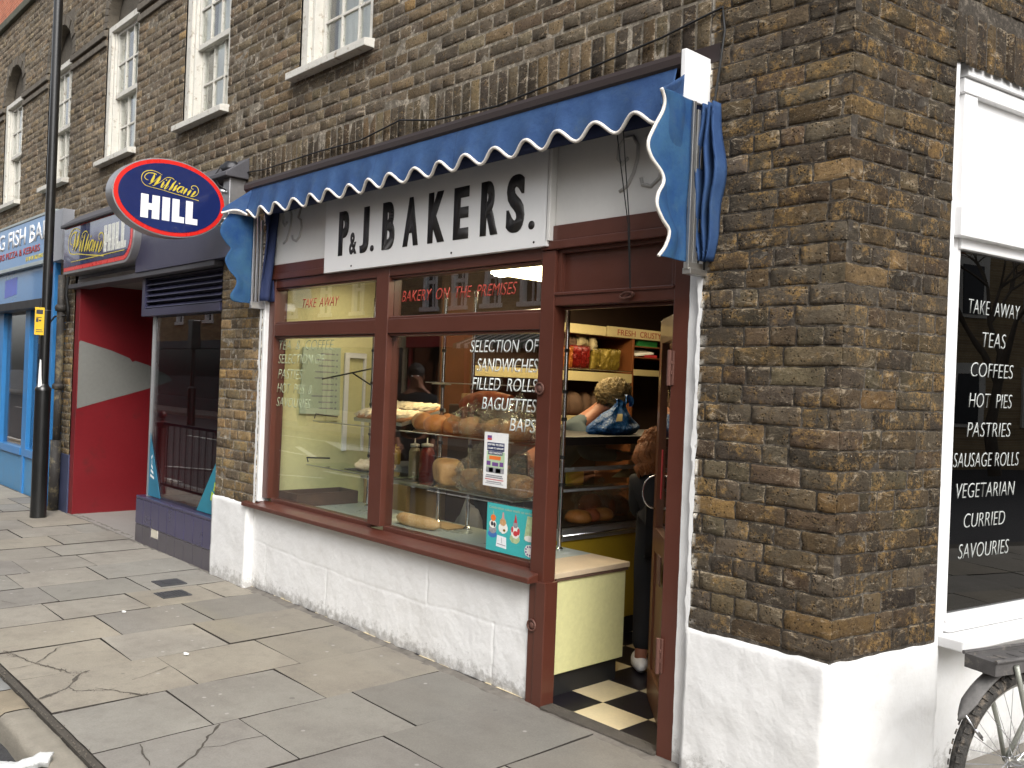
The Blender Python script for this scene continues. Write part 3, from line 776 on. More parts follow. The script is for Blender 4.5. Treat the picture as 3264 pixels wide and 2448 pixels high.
# white painted plinths, built as a thick coat of paint over rough render
def plinth(name, path, z0, z1, m, parent, amp=.006, top=.035, closed=False, step=.018, seed=0):
    """path: plan polyline; outward normal is to the left->right hand side (clockwise seen from above)"""
    P = [V((p[0], p[1], 0)) for p in path]; pts = []; nr = []
    segn = []
    for a, b in zip(P, P[1:]):
        d = (b - a).normalized(); segn.append(V((d.y, -d.x, 0)))
    for i, (a, b) in enumerate(zip(P, P[1:])):
        L = (b - a).length; k = max(1, int(L / step))
        for j in range(k + (1 if i == len(P) - 2 else 0)):
            t = j / k; pts.append(a.lerp(b, t))
            nn = segn[i]
            if j == 0 and i > 0: nn = (segn[i] + segn[i - 1]).normalized()
            nr.append(nn)
    zs = [z0 + (z1 - top - z0) * k / 28 for k in range(29)] + [z1 - top * .45, z1 - top * .1, z1]
    ins = [0] * 29 + [-.002, -.012, -.05]
    mb = MB(); nu = len(pts)
    vs = []
    for z, i_ in zip(zs, ins):
        for p, nn in zip(pts, nr):
            q = p + UP * z
            d = noise.noise(q * 3.1 + V((seed, 0, 0))) * amp * 1.2 + noise.noise(q * 11) * amp * .5 + noise.noise(q * 37) * amp * .16
            # ragged upper edge and undulating footing
            vs.append(q + nn * (d + i_) + UP * (noise.noise(q * 14) * .006 if z > z1 - top - .001 else 0))
    fs = [(j * nu + i, j * nu + i + 1, (j + 1) * nu + i + 1, (j + 1) * nu + i) for j in range(len(zs) - 1) for i in range(nu - 1)]
    mb.add(vs, fs)
    return mb.build(name, m, parent, smooth='keep') if False else _smooth(mb.build(name, m, parent, smooth=True))
def _smooth(o): return o
c1 = CR + V((-.035, -.008, 0)); 
plinth('plinth', [(-2.262, .06), (-2.262, -.055), (-1.63, -.062), (-1.603, -.045), tuple((CR + DV * .06 + NV * .010)[:2]), tuple((CR + DV * .672 + NV * .010)[:2]), tuple((CR + DV * .690 - NV * .005)[:2]), tuple((CR + DV * .692 - NV * .11)[:2])], -.03, .615, M_WHITE, bld, .010)
plinth('plinth', [(-6.862, .02), (-6.862, -.062), (-6.275, -.062), (-6.262, -.05), (-6.262, .06)], -.03, .635, M_WHITE, bld, .006, seed=4)
# painted reveals beside the shopfront
def strip(name, P, u, n, w, z0, z1, t, m, parent, amp=.004, seed=0):
    P, u, n = V(P), V(u), V(n)
    mb = MB()
    def fn(a, b):
        z = z0 + (z1 - z0) * b; q = P + u * (w * a) + UP * z
        e = noise.noise(V((seed, z * 9, a))) * amp + noise.noise(V((seed, z * 30, a))) * amp * .6
        return q + n * (noise.noise(q * 12) * .002) + u * (e if a in (0., 1.) else 0)
    mb.grid(fn, 4, 90)
    return mb.build(name, m, parent, smooth=True)
strip('reveal', (-2.335, -.012, 0), (1, 0, 0), (0, -1, 0), .10, -.02, 2.16, .02, M_WHITE, bld, .002)
strip('reveal', (-2.262, -.053, 0), (1, 0, 0), (0, -1, 0), .020, .58, 2.08, .02, M_WHITE, bld, .010, 3)
strip('reveal', (-6.185, -.054, 0), (1, 0, 0), (0, -1, 0), .030, .62, 2.2, .02, M_WHITE, bld, .012, 5)
B('reveal', M_WHITE, bld, (-6.165, -6.13, -.045, .05, .66, 2.95), bevel=.004)
strip('reveal', tuple(CR + DV * .655 - NV * .012), DV, NV, .050, .3, 3.03, .02, M_WHITE2, bld, .002)
# wall below the side window
mb = MB(); Q0 = CR - NV * .10
mb.grid(lambda u, v: Q0 + DV * (.66 + 4.0 * u) + UP * (-.05 + .66 * v) + NV * (noise.noise(V((u * 14, v * 3, 5))) * .006), 120, 20)
mb.build('wall_below_window', M_WHITE, bld, smooth=True, bevel=0)
# partition walls that close the building off behind the shops
mb = MB()
mb.box(-6.16, -6.12, .5, .52, 2.9, 3.0)
mb.box(-17, -1.0, 8.9, 9.0, 0, 6.0); mb.box(-17.1, -17, 0, 9, 0, 6.2)
mb.build('inner_wall', M_SHOPDARK, bld)
mb = MB(); mb.box(-17, -1.75, .10, .16, 3.05, 3.70); mb.box(-17, -1.85, .3, 8.9, 3.0, 3.06)
mb.build('floor_slab', M_SHOPDARK, bld)

# ================================================================== SIDE WINDOW (white shopfront round the corner)
sw = thing('side_shop_window', 'white framed shop window with a white list of take away food on dark glass', 'shop window', tuple(CR + DV * 1.2))
def FB(s0, s1, o0, o1, z0, z1, m=None, mbx=None):
    """box in the side wall frame: along s, offset o (outward), height z"""
    mm = mbx or MB()
    vs = [CR + DV * s + NV * o + UP * z for s in (s0, s1) for o in (o0, o1) for z in (z0, z1)]
    return mm.add(vs, [(0, 1, 3, 2), (4, 6, 7, 5), (0, 4, 5, 1), (2, 3, 7, 6), (0, 2, 6, 4), (1, 5, 7, 3)], m)
mb = MB()
for z0, z1, o in ((2.97, 3.03, -.02), (2.905, 2.965, -.035), (2.30, 2.425, -.025), (2.255, 2.315, -.06)):
    FB(.78 if o != -.06 else .845, 3.3, -.16, o, z0, z1, mbx=mb)
FB(.80, .895, -.16, -.042, 2.425, 2.905, mbx=mb)
FB(.895, 3.3, -.16, -.066, 2.42, 2.91, mbx=mb)
FB(.66, .845, -.16, -.074, .60, 2.30, mbx=mb); FB(.66, .80, -.16, -.072, 2.30, 3.04, mbx=mb)
FB(.845, .868, -.16, -.076, .675, 2.255, mbx=mb); FB(1.95, 2.05, -.16, -.06, .675, 2.255, mbx=mb)
FB(.845, 3.3, -.16, -.062, .66, .690, mbx=mb); FB(.845, 3.3, -.16, -.05, .618, .658, mbx=mb)
mb.build('frame', M_WHITE2, sw, bevel=.004)
mb = MB(); FB(.79, 3.3, -.16, .045, .565, .612, mbx=mb)
mb.build('sill', M_WHITE2, sw, bevel=.006)
mb = MB(); FB(.868, 1.95, -.088, -.084, .69, 2.255, mbx=mb); mb.build('glass', M_GLASS_DARK, sw)
mb = MB(); FB(2.05, 3.3, -.088, -.084, .69, 2.255, mbx=mb); mb.build('glass', M_GLASS_DARK, sw)
mb = MB(); FB(.86, 3.3, -.40, -.38, .6, 2.3, mbx=mb); mb.build('backing_board', pmat('board_black', (.06, .06, .055, 1), .8), sw)
for body, s0, s1, z0, z1 in (('TAKE  AWAY', .955, 1.372, 1.99, 2.052), ('TEAS', 1.072, 1.262, 1.848, 1.914), ('COFFEES', .99, 1.335, 1.715, 1.778), ('HOT  PIES', .985, 1.334, 1.580, 1.643),
                             ('PASTRIES', .98, 1.333, 1.450, 1.514), ('SAUSAGE ROLLS', .884, 1.412, 1.318, 1.380), ('VEGETARIAN', .915, 1.386, 1.183, 1.247), ('CURRIED', .982, 1.313, 1.052, 1.114), ('SAVOURIES', .948, 1.355, .918, .982)):
    text('lettering', body, CR + DV * s0 - NV * .083 + UP * z0, s1 - s0, z1 - z0, M_LETG, sw, FR, shear=.16, bold=-.016)
# a washed out sheet of paper behind the glass beside the list
mb = MB(); mb.prism([(1.0, 1.70), (1.075, 1.70), (1.085, 1.79), (1.04, 1.83), (.99, 1.82)], CR - NV * .12, DV, UP, NV, .002)
tag(mb.build('paper_sheet', pmat('old_sheet', (.30, .32, .22, 1), .7), None), 'small faded sheet behind the dark glass at the word COFFEES', 'paper')

# ================================================================== BAKERY SHOPFRONT
sf = thing('bakery_shopfront', 'oxblood brown timber bakery shopfront with two big windows over a white wall', 'shopfront', (-4.2, 0, 0))
mb = MB()
FY0, FY1 = -.012, .085
# posts
for x0, x1, z0, z1 in ((-6.13, -6.045, .69, 2.30), (-4.735, -4.60, .69, 2.30), (-2.42, -2.335, -.02, 2.40)):
    mb.box(x0, x1, FY0, FY1, z0, z1)
mb.box(-3.250, -3.154, FY0 - .004, .07, .0, 2.28)
mb.box(-3.20, -3.130, FY0 - .010, .068, -.02, .62)
# rails
for x0, x1 in ((-6.045, -4.735), (-4.60, -3.25)):
    mb.box(x0, x1, FY0 + .003, FY1, 1.885, 1.975)
    mb.box(x0, x1, FY0 + .016, FY1, 1.870, 1.885)
    mb.box(x0, x1, FY0 + .003, FY1, 2.238, 2.300)
    mb.box(x0, x1, FY0 + .014, FY1, 1.975, 1.99); mb.box(x0, x1, FY0 + .014, FY1, 2.225, 2.238)
    mb.box(x0, x1, .015, FY1, .665, .695)
mb.box(-6.13, -3.25, FY0 - .012, .06, 2.300, 2.345); mb.box(-6.13, -3.25, FY0 - .002, .06, 2.345, 2.41)
mb.box(-3.25, -2.335, FY0 - .016, .06, 2.282, 2.325); mb.box(-3.25, -2.335, FY0 - .004, .06, 2.325, 2.402)
mb.box(-3.154, -2.42, FY0 + .002, FY1, 2.000, 2.062); mb.box(-3.154, -2.42, FY0 - .006, FY0 + .002, 2.050, 2.066)
mb.box(-3.154, -2.42, .030, .05, 2.062, 2.282)
mb.box(-3.154, -3.125, FY0 + .014, .05, 2.066, 2.282); mb.box(-2.445, -2.42, FY0 + .014, .05, 2.066, 2.282); mb.box(-3.125, -2.445, FY0 + .014, .05, 2.262, 2.282)
# inner door stops
mb.box(-2.44, -2.42, .06, .115, 0, 2.0); mb.box(-3.154, -2.42, .05, .08, 1.985, 2.0)
# opening transom sashes sit slightly proud, leaving shadow gaps
mb.build('frame', M_BROWN, sf, bevel=.004)
mb = MB()
mb.add([(-6.315, -.085, .612), (-3.19, -.085, .612), (-3.19, .02, .612), (-6.315, .02, .612), (-6.315, -.085, .640), (-3.19, -.085, .640), (-3.19, .02, .668), (-6.315, .02, .668)],
       [(0, 3, 2, 1), (4, 5, 6, 7), (0, 1, 5, 4), (1, 2, 6, 5), (2, 3, 7, 6), (3, 0, 4, 7)])
mb.build('sill', M_BROWN, sf, bevel=.005)
for x0, x1, z0, z1 in ((-6.045, -4.735, .695, 1.875), (-4.60, -3.25, .695, 1.875), (-6.045, -4.735, 1.985, 2.228), (-4.60, -3.25, 1.985, 2.228)):
    mb = MB(); mb.box(x0, x1, .030, .036, z0, z1); mb.build('window_pane', M_GLASS, sf)
# white wall under the windows
mb = MB()
def riser(u, v):
    x = -6.26 + 3.06 * u; z = -.04 + .66 * v; q = V((x, 0, z))
    d = noise.noise(q * 3.0) * .006 + noise.noise(q * 10) * .0025 + noise.noise(q * 33) * .0008
    zj = .33 + .02 * math.sin(x * 1.7) + .012 * noise.noise(V((x * 3, 0, 0)))
    d -= .005 * math.exp(-((z - zj) / .006) ** 2) * (.4 + .6 * abs(noise.noise(V((x * 2, 1, 0)))))
    for xx in (-6.05, -5.2, -4.1, -3.52):
        d -= .004 * math.exp(-((x - xx - .01 * noise.noise(V((0, z * 9, 0)))) / .006) ** 2) * (1 if (z < zj) != (xx in (-4.1,)) else 0)
    if z < .05: d -= .012 * (noise.noise(V((x * 12, 2, 0))) + .5) * (1 - z / .05)
    return q + V((0, -.004 - d, 0))
mb.grid(riser, 380, 80)
mb.build('stall_riser', M_WHITE, sf, smooth=True)
B('riser_core', M_JOINT, sf, (-6.26, -3.2, .014, .055, -.1, .60), bevel=0)
# fascia
B('fascia', M_FASCW, sf, (-6.13, -5.33, -.004, .03, 2.41, 3.0), (-3.175, -2.335, -.004, .03, 2.402, 3.0), (-5.33, -3.175, .0, .03, 2.41, 3.0), bevel=.003)
for q_ in ((-5.345, -5.325, -.03, 0, 2.33, 2.99), (-3.205, -3.178, -.045, 0, 2.325, 2.99), (-6.155, -6.135, -.05, .0, 2.31, 2.95)): B('fascia_cover_strip', M_FASCW, sf, q_, bevel=.003)
# scrolled street number, raised and painted over in white: nine and three; relief shade painted in as grey
def numeral(P, s, m, parent):
    mb = MB()
    R = lambda pts: mb.tube([V(P) + V((x * s, -.004, z * s)) for x, z in pts], .010 * s / .25, 6, m)
    R([(.12, .62), (.08, .50), (.16, .38), (.32, .42), (.42, .58), (.42, .80), (.30, .96), (.14, .92), (.08, .76), (.14, .60), (.28, .56)])
    R([(.42, .80), (.46, .55), (.42, .28), (.30, .08), (.16, .0)])
    return mb, R
for P in ((-5.99, -.006, 2.562), (-2.79, -.006, 2.52)):
    s = .25; mb = MB(); Pv = V(P)
    def R(pts, r=.0095): mb.tube([Pv + V((x * s, 0, z * s)) for x, z in pts], r, 6)
    R([(.30, .60), (.16, .50), (.05, .62), (.06, .84), (.20, .98), (.40, .98), (.52, .80), (.52, .55), (.44, .30), (.30, .08), (.12, .0)])
    R([(.70, .90), (.85, .98), (1.10, .98), (.92, .66), (1.08, .58), (1.14, .36), (1.04, .12), (.86, .0), (.66, .06), (.62, .18)])
    mb.build('house_number', M_NUMSHADE, sf, smooth=True)
# door standing half open
HX, HY = -2.42, .075
TH = RAD(45)
Md = Matrix.Translation((HX, HY, 0)) @ Matrix.Rotation(-TH, 4, 'Z')
def DB(*bx, mbx=None, m=None):
    mbx.box(*bx, m, M=Md); return mbx
mb = MB()
DB(-.675, -.585, -.022, .022, .02, 1.96, mbx=mb); DB(-.085, 0, -.022, .022, .02, 1.96, mbx=mb)
DB(-.585, -.085, -.022, .022, 1.84, 1.96, mbx=mb); DB(-.585, -.085, -.022, .022, .78, .90, mbx=mb)
DB(-.585, -.085, -.022, .022, .02, .18, mbx=mb); DB(-.585, -.085, -.010, .010, .18, .78, mbx=mb)
door = mb.build('door', pmat('varnished_brown_door', (.125, .045, .020, 1), .35, var=.2, vs=5, bump=.15, coat=.2), sf, bevel=.003)
mb = MB(); DB(-.585, -.085, -.003, .003, .90, 1.84, mbx=mb); mb.build('glass', M_GLASS, door)
mb = MB()
for sgn in (-1, 1):
    mb.tube([Md @ V((-.632, sgn * (.022 + .065 * math.sin(math.pi * k / 12)), 1.075 + .085 * math.cos(math.pi * k / 12))) for k in range(13)], .0045, 8)
mb.build('handle', M_CHROME, door, smooth=True)
mb = MB(); DB(-.40, -.30, -.028, -.022, .66, .80, mbx=mb); mb.build('letter_plate', M_RUST, door, bevel=.002)
mb = MB(); DB(-.565, -.535, -.006, -.004, 1.05, 1.30, mbx=mb); mb.build('sticker', M_PRED, door)
mb = MB(); DB(-.30, -.20, -.006, -.004, 1.40, 1.47, mbx=mb); mb.build('sticker', M_PAPER, door)
mb = MB()
for z in (1.70, .44):
    mb.box(-2.436, -2.400, FY0 - .010, FY0, z - .075, z + .075); mb.tube([(-2.418, FY0 - .016, z - .078), (-2.418, FY0 - .016, z + .078)], .009, 8)
    mb.box(-2.424, -2.404, FY0 - .018, FY0 - .008, z - .03, z - .012); mb.box(-2.424, -2.404, FY0 - .018, FY0 - .008, z + .015, z + .03)
mb.build('hinge', M_RUST, sf, bevel=.002)
mb = MB(); mb.box(-3.13, -2.42, -.03, .06, -.01, .012); mb.build('doorstep', M_JOINT, sf, bevel=.004)
# old shutter catches on the post
for x, z in ((-3.225, 1.585), (-3.215, .395)):
    mb = MB(); mb.tube([(x + .028 * math.cos(t * .55), FY0 - .012, z + .028 * math.sin(t * .55)) for t in range(-4, 9)], .006, 6)
    mb.lathe([(.022, 0), (.022, -.012), (.008, -.02)], (x, FY0 + .002, z), 12, axis='Y')
    mb.build('shutter_catch', M_RUST, sf, smooth=True)
# lettering on the panes
GY = .028
for body, x0, x1, z0, z1, m, sh in (
        ('SELECTION  OF', -3.840, -3.294, 1.770, 1.838, M_LETW, .2), ('SANDWICHES', -3.776, -3.294, 1.665, 1.737, M_LETW, .2), ('FILLED  ROLLS', -3.812, -3.294, 1.564, 1.632, M_LETW, .2),
        ('BAGUETTES', -3.722, -3.294, 1.459, 1.527, M_LETW, .2), ('BAPS', -3.492, -3.294, 1.354, 1.424, M_LETW, .2),
        ('TEA  &  COFFEE', -6.030, -5.270, 1.788, 1.856, M_LETF, .25), ('SELECTION OF', -6.035, -5.385, 1.688, 1.755, M_LETF, .25), ('PASTIES', -6.03, -5.675, 1.576, 1.646, M_LETF, .25),
        ('HOT  PIES  &', -6.035, -5.535, 1.474, 1.542, M_LETF, .25), ('SAVOURIES', -6.035, -5.548, 1.373, 1.44, M_LETF, .25),
        ('TAKE  AWAY', -5.712, -5.228, 2.084, 2.148, M_LETR, .3), ('BAKERY  ON  THE  PREMISES', -4.512, -3.476, 2.078, 2.145, M_LETR, .3)):
    text('lettering', body, (x0, GY, z0), x1 - x0, z1 - z0, m, sf, shear=sh, bold=-.012 if m == M_LETF else -.004, t=.001)

# sign board with its hand cut black letters
sg = thing('sign_board', 'white board over the windows with slim black capital letters', 'shop sign', (-4.25, -.02, 2.3))
mb = MB(); mb.box(-5.320, -3.195, -.045, -.012, 2.298, 2.93); mb.build('board', M_SIGNW, sg, bevel=.003)
for ch, x0, x1, z0, z1 in (('P', -5.145, -5.022, 2.400, 2.690), ('&', -5.012, -4.925, 2.398, 2.540), ('J', -4.892, -4.788, 2.398, 2.688), ('.', -4.770, -4.728, 2.399, 2.438), ('B', -4.642, -4.508, 2.397, 2.688), ('A', -4.422, -4.268, 2.398, 2.688),
                           ('K', -4.178, -4.020, 2.396, 2.688), ('E', -3.942, -3.808, 2.395, 2.686), ('R', -3.710, -3.566, 2.394, 2.686), ('S', -3.502, -3.362, 2.388, 2.690), ('.', -3.330, -3.284, 2.392, 2.436)):
    sm = .0085 if ch not in '.&' else 0.; text('letter', ch, (x0 + sm, -.0455, z0), x1 - x0 - 2 * sm, z1 - z0, M_BLACKL, sg, bold=.035, t=.0015, smear=sm)
mb = MB()
for x in (-4.98, -3.95, -3.285): mb.lathe([(.006, 0), (.006, -.003)], (x, -.045, 2.325), 8, axis='Y')
mb.build('fixing_screw', M_BLACKL, sg)

# ================================================================== AWNING
aw = thing('awning', 'folded blue canvas awning with scalloped white edging above the bakery', 'awning', (-4.3, -.1, 2.9))
mb = MB()
prof = [(-.045, 3.012), (-.19, 3.004), (-.212, 2.995), (-.220, 2.975), (-.220, 2.945), (-.205, 2.932), (-.045, 2.932)]
mb.prism([(p[0], p[1]) for p in prof], (-2.272, 0, 0), (0, 1, 0), (0, 0, 1), (1, 0, 0), 3.92)
mb.build('hood', M_BROWN2, aw, bevel=.003)
B('hood_backing', M_BROWN2, aw, (-6.22, -2.20, -.052, .02, 2.985, 3.062), bevel=.002)
B('hood_end', M_WHITE2, aw, (-2.272, -2.246, -.220, -.040, 2.80, 3.004), bevel=.004)
# front valance
PIT = .2248; X0 = -6.09; X1 = -2.30
def zbot(x): return 2.750 + .031 * math.cos((x + 5.866) / PIT * 2 * math.pi)
def vy(x, t):
    w = .010 * math.sin(x * 9.1) * t + .016 * noise.noise(V((x * 2.6, 0, 3))) * t
    return -.205 - .030 * t + w * .7 - .010 * math.cos((x + 5.866) / PIT * 2 * math.pi) * t * t
def vf(u, v):
    x = X0 + (X1 - X0) * u; zt = 2.938 - .006 * math.sin(u * math.pi); z = zt + (zbot(x) - zt) * v
    return V((x, vy(x, v), z))
mb = MB(); mb.grid(vf, 380, 14); 
o = mb.build('valance', M_BLUEFAB, aw, smooth='keep'); 
for p in o.data.polygons: p.use_smooth = True
s_ = o.modifiers.new('t', 'SOLIDIFY'); s_.thickness = .003
mb = MB(); mb.tube([V((x, vy(x, 1) - .001, zbot(x))) for x in [X0 + (X1 - X0) * k / 420 for k in range(421)]], .009, 6)
mb.build('trim', M_TRIM, aw, smooth=True)
# inner roll of canvas behind the valance
mb = MB()
mb.grid(lambda u, v: V((-6.1 + 3.85 * u, -.045 - .055 * v + .01 * noise.noise(V((u * 12, 0, 0))), 2.775 + .012 * math.sin(u * 3) + .17 * v)), 80, 3)
mb.tube([(-6.1, -.075, 2.815), (-4.2, -.075, 2.812), (-2.26, -.075, 2.815)], .038, 14)
o = mb.build('canvas_roll', M_BLUEIN, aw, smooth=True)
# side cheeks, scalloped on the street edge, hanging on hinged arms
def cheek(xs, yarm, pts, name='side_flap', trim=True):
    """pts: (y,z) of the outer scalloped edge from top to bottom"""
    # smooth the outline
    q = []
    for i in range(len(pts) - 1):
        p0, p1, p2, p3 = pts[max(i - 1, 0)], pts[i], pts[i + 1], pts[min(i + 2, len(pts) - 1)]
        for k in range(8):
            t = k / 8
            q.append([.5 * (2 * b + (c - a) * t + (2 * a - 5 * b + 4 * c - d) * t * t + (3 * b - a - 3 * c + d) * t ** 3) for a, b, c, d in zip(p0, p1, p2, p3)])
    q.append(list(pts[-1]))
    vs = []; W = 12
    for i, (y, z) in enumerate(q):
        for k in range(W + 1):
            t = k / W; yy = y + (yarm - y) * t
            vs.append(V((xs + .016 * math.sin(z * 9 + t * 3) * (1 - t) + .012 * noise.noise(V((z * 4, t * 2, xs))), yy, z)))
    mb = MB(); n_ = len(q)
    mb.add(vs, [(i * (W + 1) + k, i * (W + 1) + k + 1, (i + 1) * (W + 1) + k + 1, (i + 1) * (W + 1) + k) for i in range(n_ - 1) for k in range(W)])
    o = mb.build(name, M_BLUEFAB2, aw, smooth='keep')
    for p in o.data.polygons: p.use_smooth = True
    s_ = o.modifiers.new('t', 'SOLIDIFY'); s_.thickness = .003
    if trim:
        mb = MB(); mb.tube([vs[i * (W + 1)] for i in range(n_)], .0075, 6); mb.build('trim', M_TRIM, aw, smooth=True)
cheek(-2.25, -.165, [(-.372, 2.800), (-.345, 2.765), (-.345, 2.72), (-.385, 2.65), (-.424, 2.575), (-.405, 2.52), (-.345, 2.47), (-.338, 2.43), (-.375, 2.38), (-.385, 2.33), (-.350, 2.28), (-.305, 2.24), (-.318, 2.18), (-.352, 2.135)])
cheek(-6.17, -.14, [(-.330, 2.755), (-.350, 2.72), (-.385, 2.66), (-.388, 2.60), (-.345, 2.54), (-.310, 2.505), (-.335, 2.46), (-.352, 2.41), (-.32, 2.34), (-.270, 2.285), (-.275, 2.23), (-.308, 2.17), (-.295, 2.13), (-.24, 2.12)], trim=False)
# top flaps that turn the corner from valance to cheek
mb = MB()
def flapL(u, v):
    top = V((-6.08, -.205, 2.938)).lerp(V((-6.17, -.385, 2.785)), u); zb = 2.765 + .02 * math.cos(u * 6.3) 
    bot = V((-6.085, -.235, 2.745)).lerp(V((-6.17, -.395, 2.765)), u) + V((0, 0, .022 * math.sin(u * math.pi * 1.3)))
    return top.lerp(bot, v)
mb.grid(flapL, 16, 8); o = mb.build('corner_flap', M_BLUEFAB, aw, smooth='keep'); [setattr(p, 'use_smooth', True) for p in o.data.polygons]
o.modifiers.new('t', 'SOLIDIFY').thickness = .003
mb = MB(); mb.tube([flapL(k / 20, 1) for k in range(21)], .0085, 6); mb.build('trim', M_TRIM, aw, smooth=True)
mb = MB()
def flapR(u, v):
    top = V((-2.262, -.19, 2.915)).lerp(V((-2.25, -.372, 2.80)), u)
    bot = V((-2.262, -.17, 2.72)).lerp(V((-2.262, -.350, 2.74)), u)
    return top.lerp(bot, v) + V((.02 * math.sin(u * 3.1) * (1 - v), 0, 0))
mb.grid(flapR, 16, 8); o = mb.build('corner_flap', M_BLUEFAB, aw, smooth='keep'); [setattr(p, 'use_smooth', True) for p in o.data.polygons]
o.modifiers.new('t', 'SOLIDIFY').thickness = .003
# hinged arms
for xs, yy, sgn in ((-2.245, -.155, 1), (-6.165, -.135, 1)):
    mb = MB()
    for k in range(3):
        y = yy + .030 * k; zt = 2.80 - .03 * k
        mb.box(xs - .008, xs + .008, y - .010, y + .008, 2.135, zt)
    mb.box(xs - .012, xs + .012, yy - .015, yy + .10, 2.105, 2.135)
    mb.box(xs - .02, xs + .02, yy - .01, 0, 2.085, 2.11)
    mb.build('arm', M_ALU if xs > -4 else M_SILVER, aw, bevel=.002)
# folded gathers of canvas behind the right hand arm
mb = MB()
for i, (x_, w_) in enumerate(((-2.236, .05), (-2.214, .055), (-2.192, .04))):
    def gf(u, v, i=i, x_=x_, w_=w_):
        z = 2.80 - .655 * v
        bulge = math.sin(min(v * 1.9, 1) * math.pi / 2) * (1 - max(0, (v - .52) / .48)) 
        return V((x_ + .030 * bulge * (i - .2) * .8 + .006 * math.sin(v * 14 + i), -.085 - .035 * math.sin(u * math.pi) * (.4 + bulge) + .055 * (u - .5), z))
    mb.grid(gf, 10, 30)
o = mb.build('folded_canvas', M_BLUEFAB, aw, smooth='keep'); [setattr(p, 'use_smooth', True) for p in o.data.polygons]
o.modifiers.new('t', 'SOLIDIFY').thickness = .006
mb = MB()
mb.grid(lambda u, v: V((-6.08 + .03 * math.sin(v * 5 + u * 9), -.10 + .10 * u, 2.80 - .66 * v)), 10, 20)
o = mb.build('folded_canvas', M_BLUEIN, aw, smooth='keep'); o.modifiers.new('t', 'SOLIDIFY').thickness = .01
# pull cord with its knot tied at the door head
pc = thing('pull_cord', 'thin dark looped cord hanging from the awning to a knot over the door', 'cord', (-2.63, -.1, 2.0))
mb = MB()
mb.tube([(-2.640, -.20, 2.82), (-2.652, -.13, 2.60), (-2.656, -.06, 2.35), (-2.655, -.03, 2.06)], .0028, 5); mb.tube([(-2.595, -.20, 2.81), (-2.625, -.13, 2.60), (-2.648, -.06, 2.35), (-2.652, -.03, 2.06)], .0028, 5)
mb.build('cord', M_CABLE, pc)
mb = MB()
rk = random.Random(3)
for k in range(7):
    a = rk.uniform(0, 6.28); mb.tube([(-2.672 + .035 * math.cos(t * .6 + a), -.03 + .008 * math.sin(t + a), 2.030 + .014 * math.sin(t * .6 + a + .4)) for t in range(11)], .0045, 5)
mb.build('knot', M_RUST, pc)
# cables on the brickwork
mb = MB()
mb.tube([(-6.63, -.062, 3.155), (-6.2, -.066, 3.125), (-5.4, -.066, 3.13), (-4.9, -.07, 3.115), (-4.47, -.066, 3.165), (-4.1, -.085, 3.09), (-3.55, -.10, 3.056), (-3.0, -.09, 3.10), (-2.5, -.066, 3.155), (-2.19, -.058, 3.205), (-2.172, -.064, 3.10), (-2.19, -.064, 2.95), (-2.225, -.064, 2.7), (-2.228, -.064, 2.5), (-2.222, -.064, 2.2), (-2.236, -.06, 2.1)], .0055, 6)
tag(mb.build('cable', M_CABLE, None, smooth=True), 'black cable slung along the brickwork above the blue awning and down beside it', 'cable')

# ================================================================== BETTING SHOPFRONT
bs = thing('betting_shopfront', 'purple blue betting shopfront with tiled low wall, louvred grille and open red lobby', 'shopfront', (-8.6, 0, 0))
FYZ = (V((1, 0, 0)), UP, V((0, -1, 0)))
B('fascia', M_PURP, bs, (-8.55, -6.56, -.13, .05, 2.50, 3.09), (-10.45, -8.55, -.05, .05, 2.56, 3.09), bevel=.004)
B('fascia', M_LEAD, bs, (-10.56, -6.87, -.12, .05, 2.455, 2.50), bevel=.004)
mb = MB()
mb.add([(-10.5, -.24, 3.12), (-6.46, -.24, 3.12), (-6.46, -.05, 3.26), (-10.5, -.05, 3.26), (-10.5, -.24, 3.09), (-6.46, -.24, 3.09), (-6.46, -.05, 3.09), (-10.5, -.05, 3.09)],
       [(0, 1, 2, 3), (4, 7, 6, 5), (0, 4, 5, 1), (1, 5, 6, 2), (3, 2, 6, 7), (0, 3, 7, 4)])
mb.build('lead_flashing', M_LEAD, bs, bevel=.006)
mb = MB(); mb.blob((-6.57, -.15, 3.17), (.085, .07, .055), nz=.25); mb.tube([(-6.62, -.2, 3.2), (-6.70, -.22, 3.12), (-6.62, -.22, 3.04), (-6.52, -.20, 2.99)], .006, 6)
mb.build('floodlight', M_DARKMET, bs, smooth=True)
# louvred grille box
mb = MB()
mb.box(-8.54, -8.47, -.06, .03, 2.10, 2.50); mb.box(-8.47, -6.87, -.06, .03, 2.10, 2.165); mb.box(-8.47, -6.87, -.04, .03, 2.48, 2.50); mb.box(-8.47, -6.87, .01, .03, 2.165, 2.48)
for k in range(6):
    z = 2.18 + k * .052
    mb.add([(-8.47, -.05, z), (-6.87, -.05, z), (-6.87, .005, z + .040), (-8.47, .005, z + .040), (-8.47, -.05, z - .006), (-6.87, -.05, z - .006)], [(0, 1, 2, 3), (4, 5, 1, 0)])
mb.build('louvre_grille', M_PURP, bs, bevel=.002)
